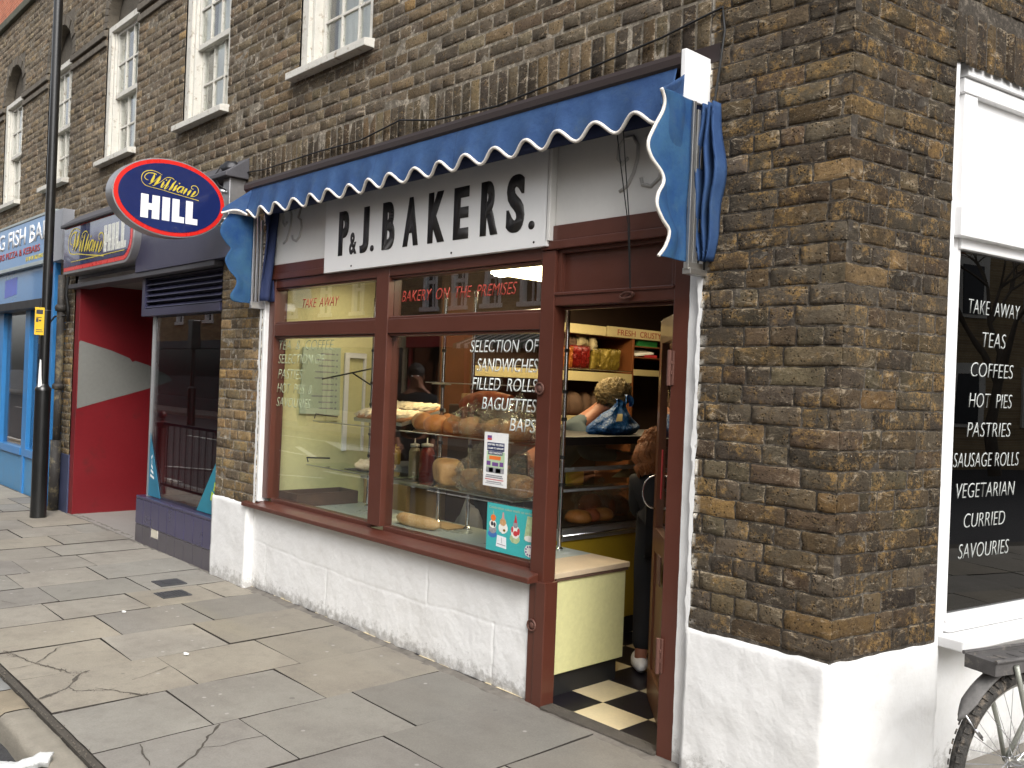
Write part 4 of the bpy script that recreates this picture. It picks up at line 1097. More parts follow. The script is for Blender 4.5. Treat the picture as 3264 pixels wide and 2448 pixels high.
# lobby
B('red_wall', M_REDW, bs, (-10.50, -10.36, -.052, 3.2, .0, 2.52), bevel=.003)
mb = MB()
FRX = (V((0, 1, 0)), UP, V((1, 0, 0)))
ar = [(-.043, 1.152), (.20, 1.23), (.688, 1.379), (.95, 1.47), (.99, 1.50), (.92, 1.56), (.70, 1.66), (.56, 1.70), (.53, 1.685), (.498, 1.725), (.30, 1.80), (-.030, 1.893), (-.045, 1.875)]
mb.prism(ar, (-10.357, 0, 0), *FRX, .003)
mb.build('arrow', M_ARROW, bs)
mb = MB(); mb.box(-10.50, -6.87, -.04, 3.2, 2.52, 2.56); mb.build('soffit', M_CEILP, bs)
mb = MB()
mb.box(-8.53, -6.865, -.045, .10, .405, .430)
mb.build('wall_capping', M_PURPTILE, bs, bevel=.006)
mb = MB(); mg = MB(); ml = MB()
mg.box(-8.53, -6.87, -.036, .10, -.02, .405)
xs = [-8.53 + .1845 * k for k in range(10)]
for k in range(9):
    mb.box(xs[k] + .0035, xs[k + 1] - .0035, -.045, -.03, .173, .402)
    if k != 2: ml.box(xs[k] + .0035, xs[k + 1] - .0035, -.043, -.03, -.02, .166)
ml.box(xs[2] + .0035, xs[3] - .0035, -.043, -.03, -.02, .09)
mb.build('tile', M_PURPTILE, bs, bevel=.002); ml.build('tile', M_GREYTILE, bs, bevel=.002); mg.build('low_wall', M_GROUT, bs)
B('tile', M_CREAM if False else pmat('bare_render', (.55, .51, .42, 1), .9), bs, (xs[2] + .01, xs[3] - .03, -.040, -.03, .092, .165), bevel=.003)
mb = MB(); mb.box(-8.40, -6.87, .020, .032, .43, 2.10); mb.build('window_pane', M_GLASS_BET, bs)
mb = MB(); mb.box(-8.405, -8.39, .03, 2.2, .0, 2.5); mb.build('window_pane', M_GLASS_BET, bs)
B('frame', M_SILVER, bs, (-8.405, -8.392, .0, .03, .43, 2.10), bevel=.001)
mb = MB(); mb.prism([(-8.39, .44), (-8.10, .44), (-8.37, .98), (-8.39, 1.02)], (0, .012, 0), *FYZ, .003); 
mb.build('window_poster', pmat('cyan_poster', (.02, .17, .28, 1), .4, bump=0, var=.3, vs=5), bs)
mb = MB(); mb.prism([(-7.32, .44), (-6.88, .44), (-6.88, .98), (-6.93, .93)], (0, .012, 0), *FYZ, .003)
mb.build('window_poster', pmat('cyan_poster2', (.02, .20, .28, 1), .4, bump=0, var=.3, vs=5), bs)
mb = MB()
for k in range(3): mb.prism([(-7.05 + .05 * k, .56 + .08 * k), (-6.98 + .05 * k, .54 + .08 * k), (-6.955 + .05 * k, .60 + .08 * k), (-7.03 + .05 * k, .63 + .08 * k)], (0, .008, 0), *FYZ, .002)
mb.build('poster_print', pmat('lime_print', (.45, .60, .05, 1), .5, bump=0), bs)
mb = MB()
for k in range(5): mb.prism([(-8.345 + .008 * k, .62 + .045 * k), (-8.26 - .018 * k, .60 + .045 * k), (-8.265 - .018 * k, .622 + .045 * k), (-8.345 + .008 * k, .642 + .045 * k)], (0, .008, 0), *FYZ, .002)
mb.build('poster_print', M_PAPER, bs)
# box sign on the fascia with rounded right end
bx = thing('box_sign', 'long blue light box with gold script, mirrored capitals and red border', 'shop sign', (-9.4, -.2, 2.6))
def rrect(x0, x1, z0, z1, r, n=14):
    pts = [(x0, z0)]
    for k in range(n + 1):
        a = -math.pi / 2 + math.pi / 2 * k / n; pts.append((x1 - r + r * math.cos(a), z0 + r + r * math.sin(a)))
    for k in range(n + 1):
        a = math.pi / 2 * k / n; pts.append((x1 - r + r * math.cos(a), z1 - r + r * math.sin(a)))
    pts.append((x0, z1)); return pts
mb = MB(); mb.prism(rrect(-10.47, -8.42, 2.595, 3.145, .24), (0, -.20, 0), *FYZ, .16); mb.build('casing', M_SILVER, bx, bevel=.004)
mb = MB(); mb.prism(rrect(-10.455, -8.455, 2.622, 3.118, .215), (0, -.2035, 0), *FYZ, .003); mb.build('border', M_RED, bx)
mb = MB(); mb.prism(rrect(-10.455, -8.500, 2.665, 3.075, .18), (0, -.2065, 0), *FYZ, .003); mb.build('face', M_NAVY, bx)
mb = MB(); script_word(mb, (-10.30, -.209, 2.70), 1.12, .36, FYZ, M_YEL); ribbon(mb, [(0.1, .012, .006), (.8, .012, .007), (1.68, .012, .007)], (-10.30, -.2085, 2.70), FYZ, M_YEL); mb.build('script', M_YEL, bx)
def block(s, P, w, h, fr, m, parent, name='letter', widths=None, t=.002):
    """very heavy block capitals H I L L"""
    mb = MB()
    W = dict(H=[[(0, 0), (.40, 0), (.40, .36), (.60, .36), (.60, 0), (1, 0), (1, 1), (.60, 1), (.60, .64), (.40, .64), (.40, 1), (0, 1)]], I=[[(0, 0), (1, 0), (1, 1), (0, 1)]], L=[[(0, 0), (1, 0), (1, .26), (.58, .26), (.58, 1), (0, 1)]])
    for ch, (a, b) in zip(s, widths):
        for pl in W[ch]: mb.prism([(( a + (b - a) * x) * w, y * h) for x, y in pl], P, *fr, t)
    return mb.build(name, m, parent)
HW = [(0, .322), (.368, .500), (.542, .760), (.784, 1.0)]
block('HILL', (-9.20, -.2085, 2.735), .60, .26, FYZ, M_MIRR, bx, widths=HW)

# oval projecting sign
ov = thing('oval_sign', 'silver edged oval sign in blue and red with gold script and white capitals', 'projecting sign', (-6.5, -.63, 2.85))
XC, YC, ZC, RA, RB = -6.5, -.629, 2.853, .414, .281
def ell(a, b, n=72): return [(YC + a * math.cos(2 * math.pi * k / n), ZC + b * math.sin(2 * math.pi * k / n)) for k in range(n)]
mb = MB(); mb.prism(ell(RA, RB), (XC, 0, 0), *FRX, .13)
mb.build('casing', M_SILVER, ov, smooth='auto', bevel=0)
mb = MB(); mb.prism(ell(RA - .010, RB - .008), (XC + .003, 0, 0), *FRX, .003); mb.build('border', M_RED, ov)
mb = MB(); mb.prism(ell(RA - .040, RB - .036), (XC + .006, 0, 0), *FRX, .003); mb.build('face', M_NAVY, ov)
block('HILL', (XC + .0075, -.845, 2.685), .415, .168, FRX, M_SIGNWH, ov, widths=HW)
mb = MB(); script_word(mb, (XC + .0065, -.847, 2.868), .425, .160, FRX, M_YEL); mb.build('script', M_YEL, ov)
mb = MB()
mb.tube([(XC - .065, -.23, 2.985), (XC - .065, -.12, 2.985)], .017, 10); mb.tube([(XC - .065, -.25, 2.735), (XC - .065, -.12, 2.735)], .017, 10)
mb.tube([(XC - .065, -.215, 2.775), (XC - .065, -.155, 2.775)], .020, 10)
mb.build('bracket_arm', M_SILVER, ov, smooth=True)
B('bracket_plate', M_SILVER, ov, (XC - .115, XC - .005, -.185, -.05, 2.66, 3.09), bevel=.004)

# ================================================================== FISH BAR
fb = thing('fish_bar_shopfront', 'bright blue timber fish bar shopfront with lettered fascia behind the lamp post', 'shopfront', (-13, 0, 0))
B('fascia', M_FBLUE2, fb, (-18, -11.04, -.15, -.02, 2.835, 3.36), bevel=.003)
B('fascia_rail', pmat('fascia_trim', (.35, .40, .40, 1), .5), fb, (-18, -11.2, -.165, -.10, 2.79, 2.835), (-18, -11.04, -.16, .0, 3.36, 3.39), bevel=.003)
B('lower_panel', M_FBLUE2, fb, (-18, -11.2, -.10, -.02, 2.39, 2.79), bevel=.003)
B('fascia_end', M_GREYP, fb, (-11.04, -10.68, -.17, .0, 2.78, 3.35), bevel=.004)
B('frame', M_FBLUE, fb, (-11.50, -11.14, -.10, .06, -.02, 2.8), (-12.54, -12.34, -.03, .06, .46, 2.30), (-13.87, -13.60, -.03, .06, .46, 2.30), (-16.2, -13.87, -.02, .06, .46, .55), (-13.6, -12.54, -.04, .07, .46, .555), (-12.34, -11.5, -.04, .07, .46, .555), (-15.4, -15.2, -.03, .06, .46, 2.3), bevel=.004)
B('canopy_box', M_DARKMET, fb, (-18, -11.45, -.16, .02, 2.29, 2.39), bevel=.004)
B('stall_riser', M_FBLUE2 if False else pmat('riser_blue', (.07, .22, .40, 1), .45, var=.15), fb, (-18, -11.50, -.01, .06, -.02, .46), bevel=.003)
B('stall_riser_batten', M_FBLUE, fb, (-12.50, -12.42, -.03, .0, -.02, .46), bevel=.003)
for a, b in ((-13.60, -12.54), (-12.34, -11.5), (-15.2, -13.87)):
    mb = MB(); mb.box(a, b, .02, .028, .555, 2.29); mb.build('window_pane', M_GLASS_BET, fb)
text('lettering', 'SIZZLING FISH BAR', (-15.05, -.152, 3.085), 3.84, .215, M_SIGNWH, fb, bold=.02, t=.004)
text('lettering', 'CHICKEN BURGERS PIZZA & KEBABS', (-15.0, -.152, 2.955), 3.42, .085, M_LETR, fb, bold=.01, t=.002)
text('lettering', 'EAT IN OR TAKE AWAY', (-12.15, -.152, 2.87), .72, .05, M_YEL, fb, t=.002) 
mb = MB(); mb.prism([(-13.3, 2.47), (-12.72, 2.50), (-12.72, 2.72), (-13.3, 2.70)], (0, -.102, 0), *FYZ, .002); mb.build('panel_print', pmat('lilac_print', (.12, .16, .52, 1), .4), fb)
# corner pier and blue painted plinth
B('pier_plinth', pmat('navy_plinth', (.045, .055, .11, 1), .5, var=.2), bs, (-10.93, -10.51, -.062, .0, -.02, .635), bevel=.006)
mb = MB()
mb.tube([(-10.80, -.115, 2.62), (-10.80, -.115, 2.3), (-10.80, -.11, 1.2), (-10.80, -.11, .78)], .042, 12)
mb.tube([(-10.80, -.115, .78), (-10.80, -.12, .0)], .056, 12)
mb.lathe([(.06, 0), (.062, .05), (.05, .07)], (-10.80, -.115, 2.22), 14); mb.lathe([(.058, 0), (.062, .04), (.05, .06)], (-10.80, -.115, 1.35), 14)
tag(mb.build('downpipe', M_PIPE, None, smooth=True), 'grimy brown drainpipe on the brick pier between the blue and red shops', 'pipe')
mb = MB(); mb.tube([(-11.15, -.14, 2.03), (-10.98, -.17, 2.10), (-10.85, -.16, 2.16), (-10.72, -.09, 2.17)], .010, 6); mb.tube([(-10.66, -.09, 2.6), (-10.68, -.10, 2.4), (-10.63, -.09, 2.25), (-10.65, -.08, 2.1)], .016, 6)
tag(mb.build('cable', M_CABLE, None, smooth=True), 'short black cable looping from the blue pilaster to the drainpipe', 'cable')

# ================================================================== LAMP POST
lp = thing('lamp_post', 'tall black street lamp post with thick scuffed base by the blue shop', 'street lamp', (-10.36, -.385, 0))
PX, PY = -10.36, -.385
mb = MB(); mb.lathe([(.085, -.05), (.080, .02), (.078, .2), (.076, 1.335)], (PX, PY, 0), 28); mb.build('base', M_BLACKP, lp, smooth='auto')
mb = MB(); mb.lathe([(.080, 1.335), (.078, 1.365), (.060, 1.385), (.048, 1.41)], (PX, PY, 0), 28); mb.build('collar', M_BLACKP, lp, smooth='auto')
mb = MB(); mb.lathe([(.048, 1.40), (.047, 3.5), (.043, 7.4)], (PX, PY, 0), 24)
mb.tube([(PX, PY, 7.35), (PX, PY - .05, 7.6), (PX, PY - .5, 7.85), (PX, PY - 1.1, 7.9)], [.043, .04, .032, .03], 12); mb.build('shaft', M_BLACKP, lp, smooth='auto')
mb = MB(); mb.blob((PX, PY - 1.3, 7.88), (.13, .33, .07)); mb.build('lantern', M_GREYP, lp, smooth=True)
an = RAD(-52)
FRN = (V((math.cos(an + RAD(90 - 12)), math.sin(an + RAD(78)), 0)), UP, V((math.sin(an + RAD(78)), -math.cos(an + RAD(78)), 0)))
un = V((.16, 1, 0)).normalized(); nn_ = V((1, -.16, 0)).normalized(); Pn = V((PX, PY, 0)) + nn_ * .05 - un * .075
nt = thing('notice', 'small yellow notice plate strapped to the lamp post', 'notice', tuple(Pn + UP * 1.9))
mb = MB(); mb.prism([(-.035, 1.925), (.055, 1.925), (.055, 2.215), (-.035, 2.215)], Pn, un, UP, nn_, .003); mb.build('plate', M_YNOT, nt, bevel=.002)
mb = MB()
for (a, b, c, d) in ((-.022, .040, 2.145, 2.19), (-.022, .0, 2.06, 2.10), (.004, .026, 2.07, 2.085), (-.022, .03, 2.105, 2.112), (-.02, .035, 1.975, 1.982), (-.02, .045, 1.955, 1.962)):
    mb.prism([(a, c), (b, c), (b, d), (a, d)], Pn + nn_ * .0015, un, UP, nn_, .001)
mb.build('print', M_INK, nt)
mb = MB(); mb.tube([V((PX, PY, 2.19)) + V((math.cos(t * .4) * .049, math.sin(t * .4) * .049, 0)) for t in range(16)], .003, 5, closed=True); mb.build('strap', M_ALU, nt)
mb = MB()
Pt = V((PX, PY, 0)) + nn_ * .052 - un * .035
mb.prism([(-.022, 1.375), (.018, 1.38), (.008, 1.50), (.002, 1.66), (-.012, 1.67), (-.018, 1.55)], Pt, un, UP, nn_, .001)
tag(mb.build('torn_flyer', M_PAPER, None), 'torn strip of white paper stuck on the lamp post above its thick base', 'paper')

# ================================================================== GROUND
def ground_obj(name, mb, m, smooth=False):
    return tag(mb.build(name, m, None, smooth=smooth), kind='structure')
mb = MB(); mb.box(-60, 40, -300, 300, -.40, -.30); mb.box(-400, -60, -300, 300, -.40, -.30); mb.box(40, 400, -300, 300, -.40, -.30)
ground_obj('ground', mb, M_ASPH)
mb = MB(); mb.grid(lambda u, v: V((-90 + 130 * u, -11.0 + 8.93 * v, -.115 + .03 * (1 - abs(v * 2 - 1)))), 2, 8)
ground_obj('road', mb, M_ASPH, True)
# paving slabs in courses across the pavement
SL = [(.295, .272, .232), (.285, .265, .228), (.31, .280, .228), (.262, .248, .218), (.25, .235, .21)]
rs = random.Random(4)
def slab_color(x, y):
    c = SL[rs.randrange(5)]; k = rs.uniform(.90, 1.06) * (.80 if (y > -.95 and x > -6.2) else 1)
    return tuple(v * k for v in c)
special = {(-3.32, -2.75): [-.83], (-3.88, -3.32): [-1.25, -.64], (-4.44, -3.88): [-1.37, -.78], (-5.0, -4.44): [-1.20, -.61], (-5.53, -5.0): [-1.33, -.765], (-6.06, -5.53): [-1.195, -.62], (-6.55, -6.06): [-1.375, -.83, -.30]}
xs_ = [-2.75, -3.32, -3.88, -4.44, -5.0, -5.53, -6.06, -6.55]
x = -6.55
while x > -30: x -= rs.uniform(.50, .60); xs_.append(x)
x = -2.75
right = []
while x < 2.5: x += rs.uniform(.52, .60); right.append(x)
xs_ = sorted(right + xs_)
sv = []; sfc = []; scol = []
def add_slab(x0, x1, y0, y1, c, tilt=True, z=0.0):
    g = .0042; b = len(sv)
    dz = [rs.uniform(-.0045, .0045) for _ in range(4)] if tilt else [0] * 4
    n1 = max(2, int((x1 - x0) / .09)); n2 = max(2, int((y1 - y0) / .09))
    for j in range(n2 + 1):
        for i in range(n1 + 1):
            u, v = i / n1, j / n2
            xx = x0 + g + (x1 - x0 - 2 * g) * u; yy = y0 + g + (y1 - y0 - 2 * g) * v
            zz = z + (dz[0] * (1 - u) * (1 - v) + dz[1] * u * (1 - v) + dz[2] * u * v + dz[3] * (1 - u) * v)
            if i in (0, n1) or j in (0, n2):
                xx += .0035 * noise.noise(V((xx * 9, yy * 9, 1))); yy += .0035 * noise.noise(V((xx * 9, yy * 9, 4))); zz -= .002
            sv.append((xx, yy, zz + .0012 * noise.noise(V((xx * 5, yy * 5, 0))))); scol.append((*c, 1))
    for j in range(n2):
        for i in range(n1):
            a = b + j * (n1 + 1) + i; sfc.append((a, a + 1, a + n1 + 2, a + n1 + 1))
    # skirts
    ring = [b + i for i in range(n1 + 1)] + [b + j * (n1 + 1) + n1 for j in range(1, n2 + 1)] + [b + n2 * (n1 + 1) + i for i in range(n1 - 1, -1, -1)] + [b + j * (n1 + 1) for j in range(n2 - 1, 0, -1)]
    lo = len(sv)
    nr_ = len(ring)
    for dz_, in ((.0005,), (.03,)):
        for r in ring: p = sv[r]; sv.append((p[0], p[1], p[2] - dz_)); scol.append((.035, .03, .026, 1))
    for i in range(nr_): sfc.append((lo + i, lo + nr_ + i, lo + nr_ + (i + 1) % nr_, lo + (i + 1) % nr_))
for i, (a, b) in enumerate(zip(xs_, xs_[1:])):
    br = None
    for k_, v_ in special.items():
        if abs(k_[0] - a) < .01 and abs(k_[1] - b) < .01: br = v_
    if br is None:
        br = [-1.22, -.63] if i % 2 == 0 else [-1.36, -.80]
        br = [q + rs.uniform(-.05, .05) for q in br]
        if rs.random() < .3: br.append(-.30)
    y1 = -.045 if b < -3.2 or True else 0
    ys = sorted([-1.90] + br + [y1])
    if a > -1.75:                                            # round the corner the paving runs on up the side street
        yy = y1
        while yy < 7: yy += rs.uniform(.55, .8); ys.append(yy)
    for c_, d_ in zip(ys, ys[1:]): add_slab(a, b, c_, d_, slab_color(a, c_))
me = bpy.data.meshes.new('pavement'); me.from_pydata(sv, [], sfc); me.update()
at = me.attributes.new('Col', 'FLOAT_COLOR', 'POINT'); at.data.foreach_set('color', np.array(scol, dtype=np.float32).ravel())
me.materials.append(M_SLAB)
pv = bpy.data.objects.new('pavement', me); COL.objects.link(pv); tag(pv, kind='structure')
mb = MB(); mb.box(-30, 3, -1.93, .30, -.30, -.012); mb.box(-1.75, 3, -.3, 9, -.30, -.013)
ground_obj('pavement_bed', mb, M_JOINT)
# cement fillet between slabs and walls
mb = MB()
def fil(u, v):
    x = -10.5 + 8.9 * u
    return V((x, -.075 + .09 * v + .012 * noise.noise(V((x * 6, v, 0))), -.004 + .010 * v + .008 * noise.noise(V((x * 11, v * 3, 2)))))
mb.grid(fil, 600, 5); ground_obj('wall_footing_mortar', mb, pmat('footing', (.16, .145, .125, 1), .95, var=.5, vs=14, bump=.8, bs=60), True)
# lobby floor and concrete inside
mb = MB(); mb.box(-10.4, -8.4, -.04, 3.2, -.05, .004); ground_obj('lobby_floor', mb, pmat('lobby_concrete', (.27, .25, .23, 1), .8, var=.1))
# kerb stones
ks = random.Random(9); x = 2.5; kb = MB(); kv = []
while x > -30:
    L = ks.uniform(.55, 1.1)
    if -4.9 < x < -4.0: L = .32
    a, b = x - L + .006, x - .006
    mat_ = pmat('kerb_granite_%d' % (len(kv) % 3), [(.25, .21, .15, 1), (.27, .245, .20, 1), (.24, .24, .23, 1)][len(kv) % 3], .8, var=.25, vs=7, bump=.6, bs=60, bd=.006) if len(kv) < 3 else MATS['kerb_granite_%d' % ((len(kv) * 2) % 3)]
    kv.append(1)
    def kf(u, v, a=a, b=b):
        X = a + (b - a) * u
        prof = [(-1.945, -.012), (-1.955, 0), (-2.02, .002), (-2.055, -.002), (-2.078, -.018), (-2.085, -.05), (-2.085, -.15)]
        t = v * (len(prof) - 1); i = min(int(t), len(prof) - 2); w = t - i
        y = prof[i][0] * (1 - w) + prof[i + 1][0] * w; z = prof[i][1] * (1 - w) + prof[i + 1][1] * w
        e = .006 if u in (0., 1.) else 0
        return V((X, y + .006 * noise.noise(V((X * 8, v * 3, 1))), z - e + .004 * noise.noise(V((X * 10, v * 5, 7)))))
    kb.grid(kf, 16, 12, mat_); x -= L
ground_obj('kerb', kb, None, True)
# worn crack lines in the paving and grit in the kerb joint
cr = MB()
def crack(pts, w=.008):
    w *= .72
    q = []
    for (a, b), (c, d) in zip(pts, pts[1:]):
        n = max(2, int(math.hypot(c - a, d - b) / .02))
        for k in range(n):
            t = k / n; xx = a + (c - a) * t; yy = b + (d - b) * t
            q.append((xx + .012 * noise.noise(V((xx * 18, yy * 18, 0))), yy + .012 * noise.noise(V((xx * 18, yy * 18, 5)))))
    q.append(pts[-1]); vs = []
    for i, (a, b) in enumerate(q):
        c, d = q[min(i + 1, len(q) - 1)]; e, f_ = q[max(i - 1, 0)]
        dx, dy = c - e, d - f_; L = math.hypot(dx, dy) or 1; ww = w * (.4 + 1.0 * abs(noise.noise(V((a * 14, b * 14, 3)))) * 2) * min(1, (len(q) - 1 - i + 1) / 4 + .3)
        vs += [(a - dy / L * ww / 2, b + dx / L * ww / 2, .0035), (a + dy / L * ww / 2, b - dx / L * ww / 2, .0035)]
    cr.add(vs, [(2 * i, 2 * i + 1, 2 * i + 3, 2 * i + 2) for i in range(len(q) - 1)])
CRK = [
    ([(-5.56, -1.83), (-5.43, -1.8), (-5.23, -1.76), (-5.1, -1.7), (-4.96, -1.66)], 0.012),
    ([(-5.23, -1.76), (-5.3, -1.7), (-5.42, -1.61), (-5.47, -1.56)], 0.009),
    ([(-5.21, -1.89), (-5.21, -1.83), (-5.22, -1.77)], 0.007),
    ([(-4.95, -1.57), (-4.93, -1.63), (-4.75, -1.73), (-4.7, -1.81), (-4.65, -1.91)], 0.024),
    ([(-4.75, -1.73), (-4.68, -1.73), (-4.65, -1.68), (-4.6, -1.59), (-4.52, -1.54), (-4.44, -1.49), (-4.43, -1.46)], 0.014),
    ([(-4.66, -1.63), (-4.6, -1.59), (-4.61, -1.55)], 0.008),
    ([(-4.68, -1.45), (-4.73, -1.32), (-4.79, -1.21)], 0.006),
    ([(-3.85, -1.71), (-3.75, -1.74), (-3.62, -1.76)], 0.012),
    ([(-3.86, -1.35), (-3.77, -1.44), (-3.66, -1.52), (-3.61, -1.58), (-3.53, -1.68)], 0.016),
    ([(-3.66, -1.52), (-3.63, -1.44), (-3.64, -1.35), (-3.62, -1.24)], 0.009),
    ([(-6.76, -1.57), (-6.66, -1.53), (-6.6, -1.5)], 0.008)]
for p_, w_ in CRK: crack(p_, w_)
crk = cr.build('pavement_cracks', M_JOINT, None, smooth='keep'); tag(crk, kind='structure')
rg = random.Random(12); gm = MB()
for k in range(520):
    if rg.random() < .5: gx, gy = rg.uniform(-7, -2.6), -1.925 + rg.gauss(0, .012)
    else:
        p_, w_ = CRK[rg.choice((0, 3, 3, 4))]; i = rg.randrange(len(p_) - 1); t = rg.random(); gx = p_[i][0] * (1 - t) + p_[i + 1][0] * t + rg.gauss(0, .012); gy = p_[i][1] * (1 - t) + p_[i + 1][1] * t + rg.gauss(0, .012)
    r = rg.uniform(.0018, .0055); c = V((gx, gy, .002 if gy > -1.9 else -.006))
    gm.add([c + V((r, 0, 0)), c + V((-r * .6, r * .8, 0)), c + V((-r * .5, -r * .9, 0)), c + V((0, 0, r))], [(0, 1, 3), (1, 2, 3), (2, 0, 3)])
tag(gm.build('grit', M_GRAVEL, None), 'grey grit and small stones lying in the kerb joint and paving cracks', 'grit', kind='stuff')
# drain covers let into the paving
for i, (x0, x1, y0, y1, lab) in enumerate(((-6.80, -6.60, -.545, -.35, 'dark plain metal plate in the paving, farther of two'), (-6.43, -6.24, -.67, -.465, 'dark ribbed metal plate in the paving, nearer of two'))):
    mb = MB(); mb.box(x0, x1, y0, y1, -.02, .0055)
    if i:
        for k in range(7): mb.box(x0 + .015, x1 - .015, y0 + .02 + .025 * k, y0 + .03 + .025 * k, .0055, .009)
    else:
        mb.box(x0 + .05, x1 - .05, y0 + .05, y1 - .05, .0055, .0085)
    tag(mb.build('drain_cover', M_IRONC, None, bevel=.001), lab, 'drain cover', 'metal covers in the pavement')
# litter specks
lt = random.Random(5)
for i, (x, y, r, lab) in enumerate(((-4.93, -1.06, .020, 'white scrap on a paving slab left of the cracked corner'), (-6.02, -1.02, .018, 'small white scrap far along the paving below the red wall'))):
    mb = MB(); mb.blob((x, y, .008), (r, r * .7, .006), nz=.6, ns=9, seg=10, rings=6); tag(mb.build('litter', M_PAPER, None), lab, 'litter')
# road markings
def mark(pts, m=M_LINE):
    mb_ = MB(); mb_.add([(x, y, -.078) for x, y in pts], [tuple(range(len(pts)))]); return mb_
mk = MB()
def quad(a, b, w):
    d = V((b[0] - a[0], b[1] - a[1], 0)); n = V((-d.y, d.x, 0)).normalized() * w / 2
    mk.add([V((a[0], a[1], 0)) - n + UP * -.076, V((b[0], b[1], 0)) - n + UP * -.076, V((b[0], b[1], 0)) + n + UP * -.076, V((a[0], a[1], 0)) + n + UP * -.076], [(0, 1, 2, 3)])
for k in range(12): quad((-40 + k * 4.2, -6.6), (-38.2 + k * 4.2, -6.6), .12)
quad((-45, -2.35), (-13.4, -2.35), .08); quad((-27, -9.2), (-15, -9.2), .10); quad((-19.2, -7.57), (-16.5, -6.46), .14); quad((-16, -2.9), (-13, -4.6), .1)
mk.add([(-20.7, -9.2, -.076), (-18.1, -8.1, -.076), (-16.2, -8.6, -.076), (-18.2, -8.95, -.076)], [(0, 1, 2, 3)])
quad((-14, -5.2), (-4, -5.2), .10); quad((-12, -8.4), (-2, -7.6), .12)
ground_obj('road_markings', mk, M_LINE)

# crumpled carrier bag at the kerb
mb = MB()
def bagf(p):
    d = noise.fractal(p * 16, 1., 2., 4); return p * (1 + .10 * d)
pts = [(-3.885, -2.055, .012, .026), (-3.905, -2.085, .015, .030), (-3.925, -2.13, -.005, .026), (-3.955, -2.17, -.02, .028), (-4.0, -2.21, -.03, .034), (-4.06, -2.25, -.035, .036), (-4.12, -2.28, -.045, .036), (-4.2, -2.30, -.05, .028)]
mb.tube([p[:3] for p in pts], [p[3] for p in pts], 16)
bm = bmesh.new(); me = bpy.data.meshes.new('x'); me.from_pydata(mb.v, [], mb.f); bm.from_mesh(me)
bmesh.ops.subdivide_edges(bm, edges=bm.edges[:], cuts=3, use_grid_fill=True)
for v in bm.verts: v.co += V((noise.noise(v.co * 40), noise.noise(v.co * 40 + V((9, 0, 0))), noise.noise(v.co * 40 + V((0, 9, 0))))) * .008
mb2 = MB(); mb2.add([v.co[:] for v in bm.verts], [tuple(v.index for v in f_.verts) for f_ in bm.faces]); bm.free()
tag(mb2.build('plastic_bag', M_WBAG, None, smooth=True), 'twisted white plastic bag lying over the kerb edge', 'bag')

# ================================================================== BICYCLE
bkA = ANG + RAD(8)
BD = V((math.sin(bkA), math.cos(bkA), 0)); BN = V((math.cos(bkA), -math.sin(bkA), 0))
BC = CR + NV * 0 + V((0, 0, 0)) + BN * .40 + BD * .505; BC.z = .325
def W(s, o, z): return V((BC.x, BC.y, 0)) + BD * s + BN * o + UP * z
bk = thing('bicycle', 'old dusty bicycle with mudguard and black rear rack parked by the white wall', 'bicycle', (BC.x, BC.y, 0))
def wheel(c):
    C_ = V(c)
    def P(r, t, o): return C_ + BD * (r * math.cos(t)) + UP * (r * math.sin(t)) + BN * o
    mb = MB(); N = 120
    pr = [(-.019, .309), (-.024, .318), (-.023, .332), (-.014, .345), (0, .350), (.014, .345), (.023, .332), (.024, .318), (.019, .309)]
    vs = [P(r + (.0 if abs(o) > .02 else .0), 2 * math.pi * i / N, o) for i in range(N) for o, r in pr]
    k = len(pr); mb.add(vs, [(i * k + j, i * k + j + 1, ((i + 1) % N) * k + j + 1, ((i + 1) % N) * k + j) for i in range(N) for j in range(k - 1)])
    rt_ = random.Random(2)
    for i in range(64):
        for sgn in (-1, 1):
            t = 2 * math.pi * (i + .5 * (sgn > 0)) / 64
            a = [P(.336, t, sgn * .0235), P(.336, t + .045, sgn * .0235), P(.351, t + .05, sgn * .011), P(.351, t - .005, sgn * .011)]
            b = [q + BN * (sgn * .003) + (q - C_).normalized() * .003 for q in a]
            mb.add(a + b, [(4, 5, 6, 7), (0, 1, 5, 4), (1, 2, 6, 5), (2, 3, 7, 6), (3, 0, 4, 7)])
    wh = mb.build('wheel', M_TYRE, bk, smooth='auto')
    mb = MB(); pr = [(-.013, .310), (-.014, .300), (-.007, .292), (.007, .292), (.014, .300), (.013, .310)]
    k = len(pr); vs = [P(r, 2 * math.pi * i / N, o) for i in range(N) for o, r in pr]
    mb.add(vs, [(i * k + j, i * k + j + 1, ((i + 1) % N) * k + j + 1, ((i + 1) % N) * k + j) for i in range(N) for j in range(k - 1)])
    mb.build('rim', M_ALU, wh, smooth='auto')
    mb = MB()
    for i in range(36):
        t = 2 * math.pi * i / 36; sd = 1 if i % 2 else -1; tt = t + (.75 if (i // 2) % 2 else -.75)
        mb.tube([P(.293, t, 0), P(.022, tt, sd * .03)], .0011, 4)
    mb.build('spokes', M_CHROME, wh)
    mb = MB(); mb.tube([C_ - BN * .045, C_ + BN * .045], .018, 14); mb.tube([C_ - BN * .034, C_ - BN * .030], .028, 14); mb.tube([C_ + BN * .034, C_ + BN * .030], .028, 14)
    mb.build('hub', M_ALU, wh, smooth='auto')
wheel(W(0, 0, BC.z)); wheel(W(1.06, 0, BC.z))
z_ = BC.z
mb = MB()
ST = W(.30, 0, .78); BB = W(.44, 0, .28); HT = W(.86, 0, .80); HB = W(.90, 0, .66)
mb.tube([ST, BB], .015, 10); mb.tube([BB, HB], .016, 10); mb.tube([W(.32, 0, .72), W(.885, 0, .70)], .014, 10); mb.tube([HT, HB], .018, 10)
